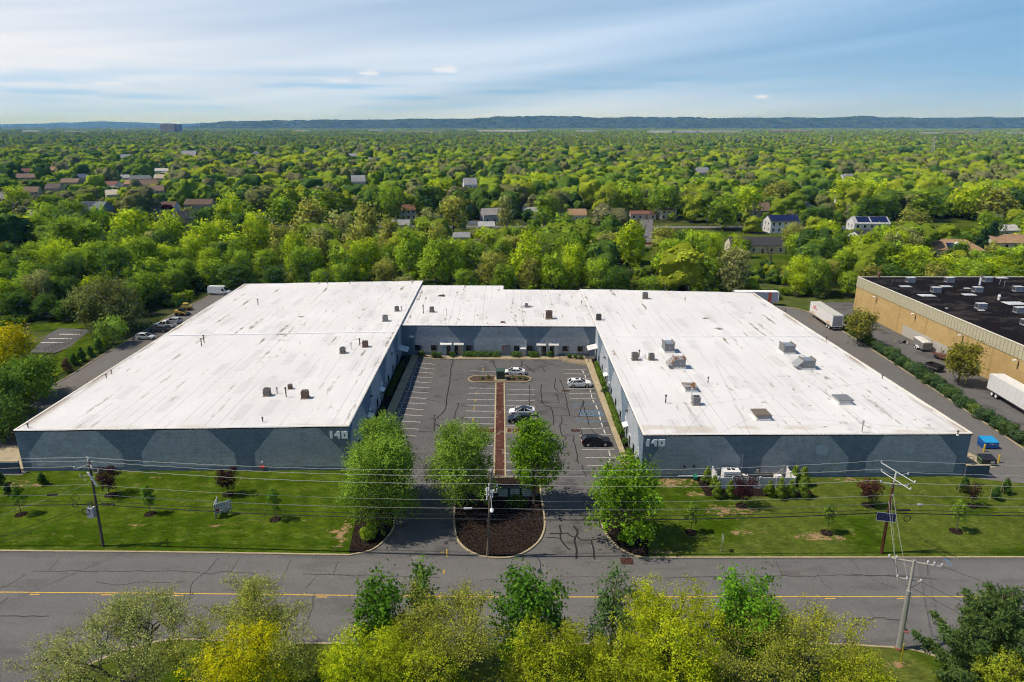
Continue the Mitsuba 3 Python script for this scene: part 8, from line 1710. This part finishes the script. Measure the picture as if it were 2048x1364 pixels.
# snag, purple and special trees beyond
g = np.random.default_rng(61)
lines, P_, D_ = branchy(g, 9.5, .5, 2.0, .28, 4, 2, .3, 3)
solo('dead_tree', tubes(lines, 5), 'bark', 'bare dead tree standing on the open back lawn', 'tree', to=place(*(94.62,246.71)))
g = np.random.default_rng(62); L = lobes_of(g, 6.5, 3.6, 1.2, 16, 'round')
plant('plum_tree', 'dark red-purple tree at the white house in the left cluster', 'purple-leaved tree', None, *(-197.96,396.74), leafy(*crown(g, L, 1600, .45, (0.045, 0.010, 0.016), .3, tri=True)), wood(limbs(g, L, 6.5, 1.2, .15)))
plant('plum_tree', 'dark purple bush beside the hip-roofed house', 'purple-leaved tree', None, *(193.82,310.64), leafy(*crown(g, L, 900, .5, (0.03, 0.014, 0.016), .3, tri=True)), wood(limbs(g, L, 6.5, 1.2, .15)), s=.8)
for i, ((x, y), h, r) in enumerate((((193.31,275.21), 14, 4.5), ((186.96,270.76), 11, 3.8))):
    g = np.random.default_rng(64 + i); L = lobes_of(g, h, r, .8, 22, 'cone')
    plant('evergreen_tree', ('tall' if i == 0 else 'shorter') + ' dark evergreen between the hip-roofed house and the cream house', 'evergreen tree', None, x, y, leafy(*crown(g, L, 2600, .42, (0.022, 0.050, 0.016), .3, tri=True)), wood(limbs(g, L, h, .8, .2)))

# the rest of the wood, too many to count: turned and scaled copies
def mass(L, sub, c, g, half=False):
    """The body of a distant crown: one closed lumpy skin round its foliage masses."""
    ico = trimesh.creation.icosphere(subdivisions=sub); D = np.array(ico.vertices); F = np.array(ico.faces)
    if half:
        keep = (D[F][:, :, 2] > -.35).any(1); F = F[keep]
    mid = np.array([L[:, 0].mean(), L[:, 1].mean(), L[:, 2].mean() - .1 * np.ptp(L[:, 2])])
    C = L[:, :3] - mid; t = D @ C.T; q = L[:, 3] ** 2 - ((C ** 2).sum(1)[None] - t ** 2)
    R = np.where(q > 0, t + np.sqrt(np.maximum(q, 0)), 0).max(1)
    R = np.maximum(R, np.median(R) * .55) * (.93 + .16 * g.random(len(D)))
    V = mid + D * R[:, None]; V[:, 2] = np.maximum(V[:, 2], .2)
    m = trimesh.Trimesh(V, F, process=False); n = unit(np.array(m.vertex_normals))
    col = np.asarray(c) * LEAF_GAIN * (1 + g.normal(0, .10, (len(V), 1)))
    return V, F, np.clip(col, .003, .8), n


def low_tree(seed, h, r, n, leaf, c, sub=2, body=.85):
    g = np.random.default_rng(seed); L = lobes_of(g, h, r, h * .12, 13, 'round' if seed % 3 else 'oval')
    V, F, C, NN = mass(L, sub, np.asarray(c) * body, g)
    L2 = L.copy(); L2[:, 3] *= 1.08
    v, f, col = crown(g, L2, n, leaf, c, .12, tri=True, fuzz=.7, up=.5, lvar=.16, sharp=.3); nn = SOFT.pop(id(v))[1]
    return leafy(np.vstack([V, v]), np.vstack([F, f + len(V)]), np.vstack([C, col]), 'far_leaf', np.vstack([NN, nn]))


far_cols = [np.array(c) * 1.13 for c in ((0.095, 0.142, 0.012), (0.070, 0.114, 0.013), (0.030, 0.060, 0.013), (0.112, 0.158, 0.012), (0.092, 0.104, 0.032), (0.052, 0.094, 0.014), (0.086, 0.092, 0.040), (0.132, 0.166, 0.012))]
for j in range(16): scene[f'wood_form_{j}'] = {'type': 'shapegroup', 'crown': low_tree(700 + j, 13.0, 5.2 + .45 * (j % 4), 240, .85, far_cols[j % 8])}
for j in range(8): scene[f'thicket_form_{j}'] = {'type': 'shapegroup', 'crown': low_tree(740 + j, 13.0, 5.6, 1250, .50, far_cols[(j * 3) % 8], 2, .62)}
for j in range(8):      # a patch of distant wood, 120 m square
    g = np.random.default_rng(760 + j); V, F, C, NN, at = [], [], [], [], 0
    for q in range(84):
        x, y, h, r = g.uniform(-60, 60), g.uniform(-60, 60), g.uniform(8, 15), g.uniform(4.5, 8)
        L = lobes_of(g, h, r * .9, h * .3, 7, 'round'); tint = np.array(far_cols[g.integers(0, 8)]) * g.uniform(.75, 1.12)
        v, f, col, nn = mass(L, 1, tint, g, True); V.append(v + [x, y, 0]); F.append(f + at); C.append(col); NN.append(nn); at += len(v)
        v, f, col = crown(g, L, 8, 1.6, tint, .12, tri=True, up=.7, lvar=.1, sharp=.3)
        NN.append(SOFT.pop(id(v))[1]); V.append(v + [x, y, 0]); F.append(f + at); C.append(col); at += len(v)
    scene[f'wood_patch_{j}'] = {'type': 'shapegroup', 'patch': leafy(np.vstack(V), np.vstack(F), np.vstack(C), 'far_leaf', np.vstack(NN))}
labels['far_woods'] = {'label': 'continuous green woods and suburbs stretching to the far hills', 'category': 'woods', 'kind': 'stuff'}
g = np.random.default_rng(5); cnt = 0
cx = np.array([c[0] for c in CLOSE]); cy = np.array([c[1] for c in CLOSE]); cr = np.array([c[2] for c in CLOSE]); ce = np.array([c[3] for c in CLOSE])
OPEN = [Polygon([(43.38,238.7), (61.5,325.48), (97.96,338.36), (118.24,325.48), (152.8,325.48), (123.54,262.27), (83.77,236.14)]), LineString([(-140, 356), (60, 352.5), (300, 348)]).buffer(7), Polygon([(172.38,310.64), (186.59,379.37), (258.36,379.37), (215.3,313.5)]), Polygon([(53.7,284.52), (71.05,387.86), (80.64,387.86), (59.58,284.52)]), Polygon([(-199.84,379.37), (-230.12,439.24), (-176.09,439.24), (-152.92,379.37)])]


def free(x, y, pad):
    d = np.hypot(cx - x, cy - y)
    if (d < cr * .62 + pad).any(): return 0
    # plots round the houses: open lawns, then low garden trees, then full-grown wood
    if .335 < x / y < .43 and y < 243 or .172 < x / y < .205 and y < 262: return 4.6       # scrub in front of the open lawns
    m = (np.abs(cx - x * cy / y) < cr * 1.0 + 2) & (y < cy + 2) & (y > cy - np.where(cy < 760, 190, 115))
    if m.any() and cy[m].min() > 372 and g.random() < (.04 if x < -90 else .12): return 99        # full-grown street trees
    if not m.any(): return 99
    return float((ce[m] * .55 + (cy[m] - y) * (48 - ce[m] * .5) / cy[m]).min())


y = 204.0
while y < 1250:
    step = 8.2 + .0028 * (y - 300)
    side = .92 * y + 25 if y < 620 else .80 * y + 12
    for x in np.arange(-side, side, step):
        a, b = x + g.uniform(-.45, .45) * step, y + g.uniform(-.45, .45) * step
        if b < 320 and (any(math.hypot(a - t[0], b - t[1]) < t[3] * .8 + 2.6 for t in TREES) or (b < 214 and -95 < a < -72) or (a < -93 and b < 212) or (a > 58 and b < 208) or g.random() < .25): continue
        clump = meshkit.noise(np.array([a / 60, b / 60, 3.0]), 2)
        glade = meshkit.noise(np.array([a / 45, b / 70, 6.0]), 8)
        if g.random() < .08 + .25 * (clump < .3) + .55 * (glade > .74): continue
        if 288 < b < 372 and abs(a / b) < .36 and g.random() < .5: continue
        if any((abs(a - tx) < 4.5 and abs(b - ty) < 4.5) for tx, ty, *_ in TREES if abs(ty - b) < 5): continue
        room = free(a, b, 4.5)
        if room < 4.0 or any(o.contains(Point(a, b)) for o in OPEN): continue
        h = min(room, (g.uniform(7, 17) if g.random() < .7 else g.uniform(5, 9)) * (1 + .25 * (clump - .5)) * (.62 if 288 < b < 372 else 1)); s = h / 13.0; w = s * g.uniform(.95, 1.4)
        ci = int(np.clip(meshkit.noise(np.array([a / 90, b / 90, 9.0]), 4) * 8 + g.normal(0, 2.2), 0, 7)) + 8 * int(g.integers(0, 2))
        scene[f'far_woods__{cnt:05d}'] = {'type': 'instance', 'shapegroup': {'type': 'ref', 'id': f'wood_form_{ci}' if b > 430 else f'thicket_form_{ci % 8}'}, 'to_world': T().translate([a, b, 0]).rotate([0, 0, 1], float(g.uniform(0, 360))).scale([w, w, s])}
        cnt += 1
    y += step
y = 1310.0
while y < 9400:
    step = 114.0 if y < 3400 else 150.0 if y < 5000 else 230.0
    for x in np.arange(-.80 * y - 60, .80 * y + 60, step):
        j = int(g.integers(0, 8)); k = step / 114.0
        if 3800 < y < 4150 and 900 < x < 1700: continue
        scene[f'far_woods__{cnt:05d}'] = {'type': 'instance', 'shapegroup': {'type': 'ref', 'id': f'wood_patch_{j}'}, 'to_world': T().translate([float(x + g.uniform(-10, 10)), float(y), float(-2.5 * (y > 4200))]).rotate([0, 0, 1], 90.0 * int(g.integers(0, 4))).scale([k, k, float(g.uniform(.8, 1.15))])}
        cnt += 1
    y += step
print('far copies', cnt)
# undergrowth along the foot of the belt
g = np.random.default_rng(15); V, F, C, NN, at = [], [], [], [], 0
for q in range(520):
    x = g.uniform(-150, 96); yb = 200 if x > -60 else 196
    y = yb + g.uniform(-4, 36) if x > -78 else g.uniform(150, 235)
    if -93.5 < x < -74 and y < 214: continue
    if x > 58 and y < 199: continue
    if x < -93 and y < 190 and x > -128: continue
    h, r = g.uniform(1.2, 3.6), g.uniform(1.2, 2.8)
    L = lobes_of(g, h, r, .1, 6, 'round'); v, f, col = crown(g, L, 150, .38, np.array([MID, DEEP, OLIVE, LIME][g.integers(0, 4)]) * .85, .25, tri=True)
    NN.append(SOFT.pop(id(v))[1]); V.append(v + [x, y, 0]); F.append(f + at); C.append(col); at += len(v)
scene['undergrowth'] = leafy(np.vstack(V), np.vstack(F), np.vstack(C), 'leaf', np.vstack(NN)); labels['undergrowth'] = {'label': 'tangled green undergrowth at the foot of the tree belt', 'category': 'undergrowth', 'kind': 'stuff'}
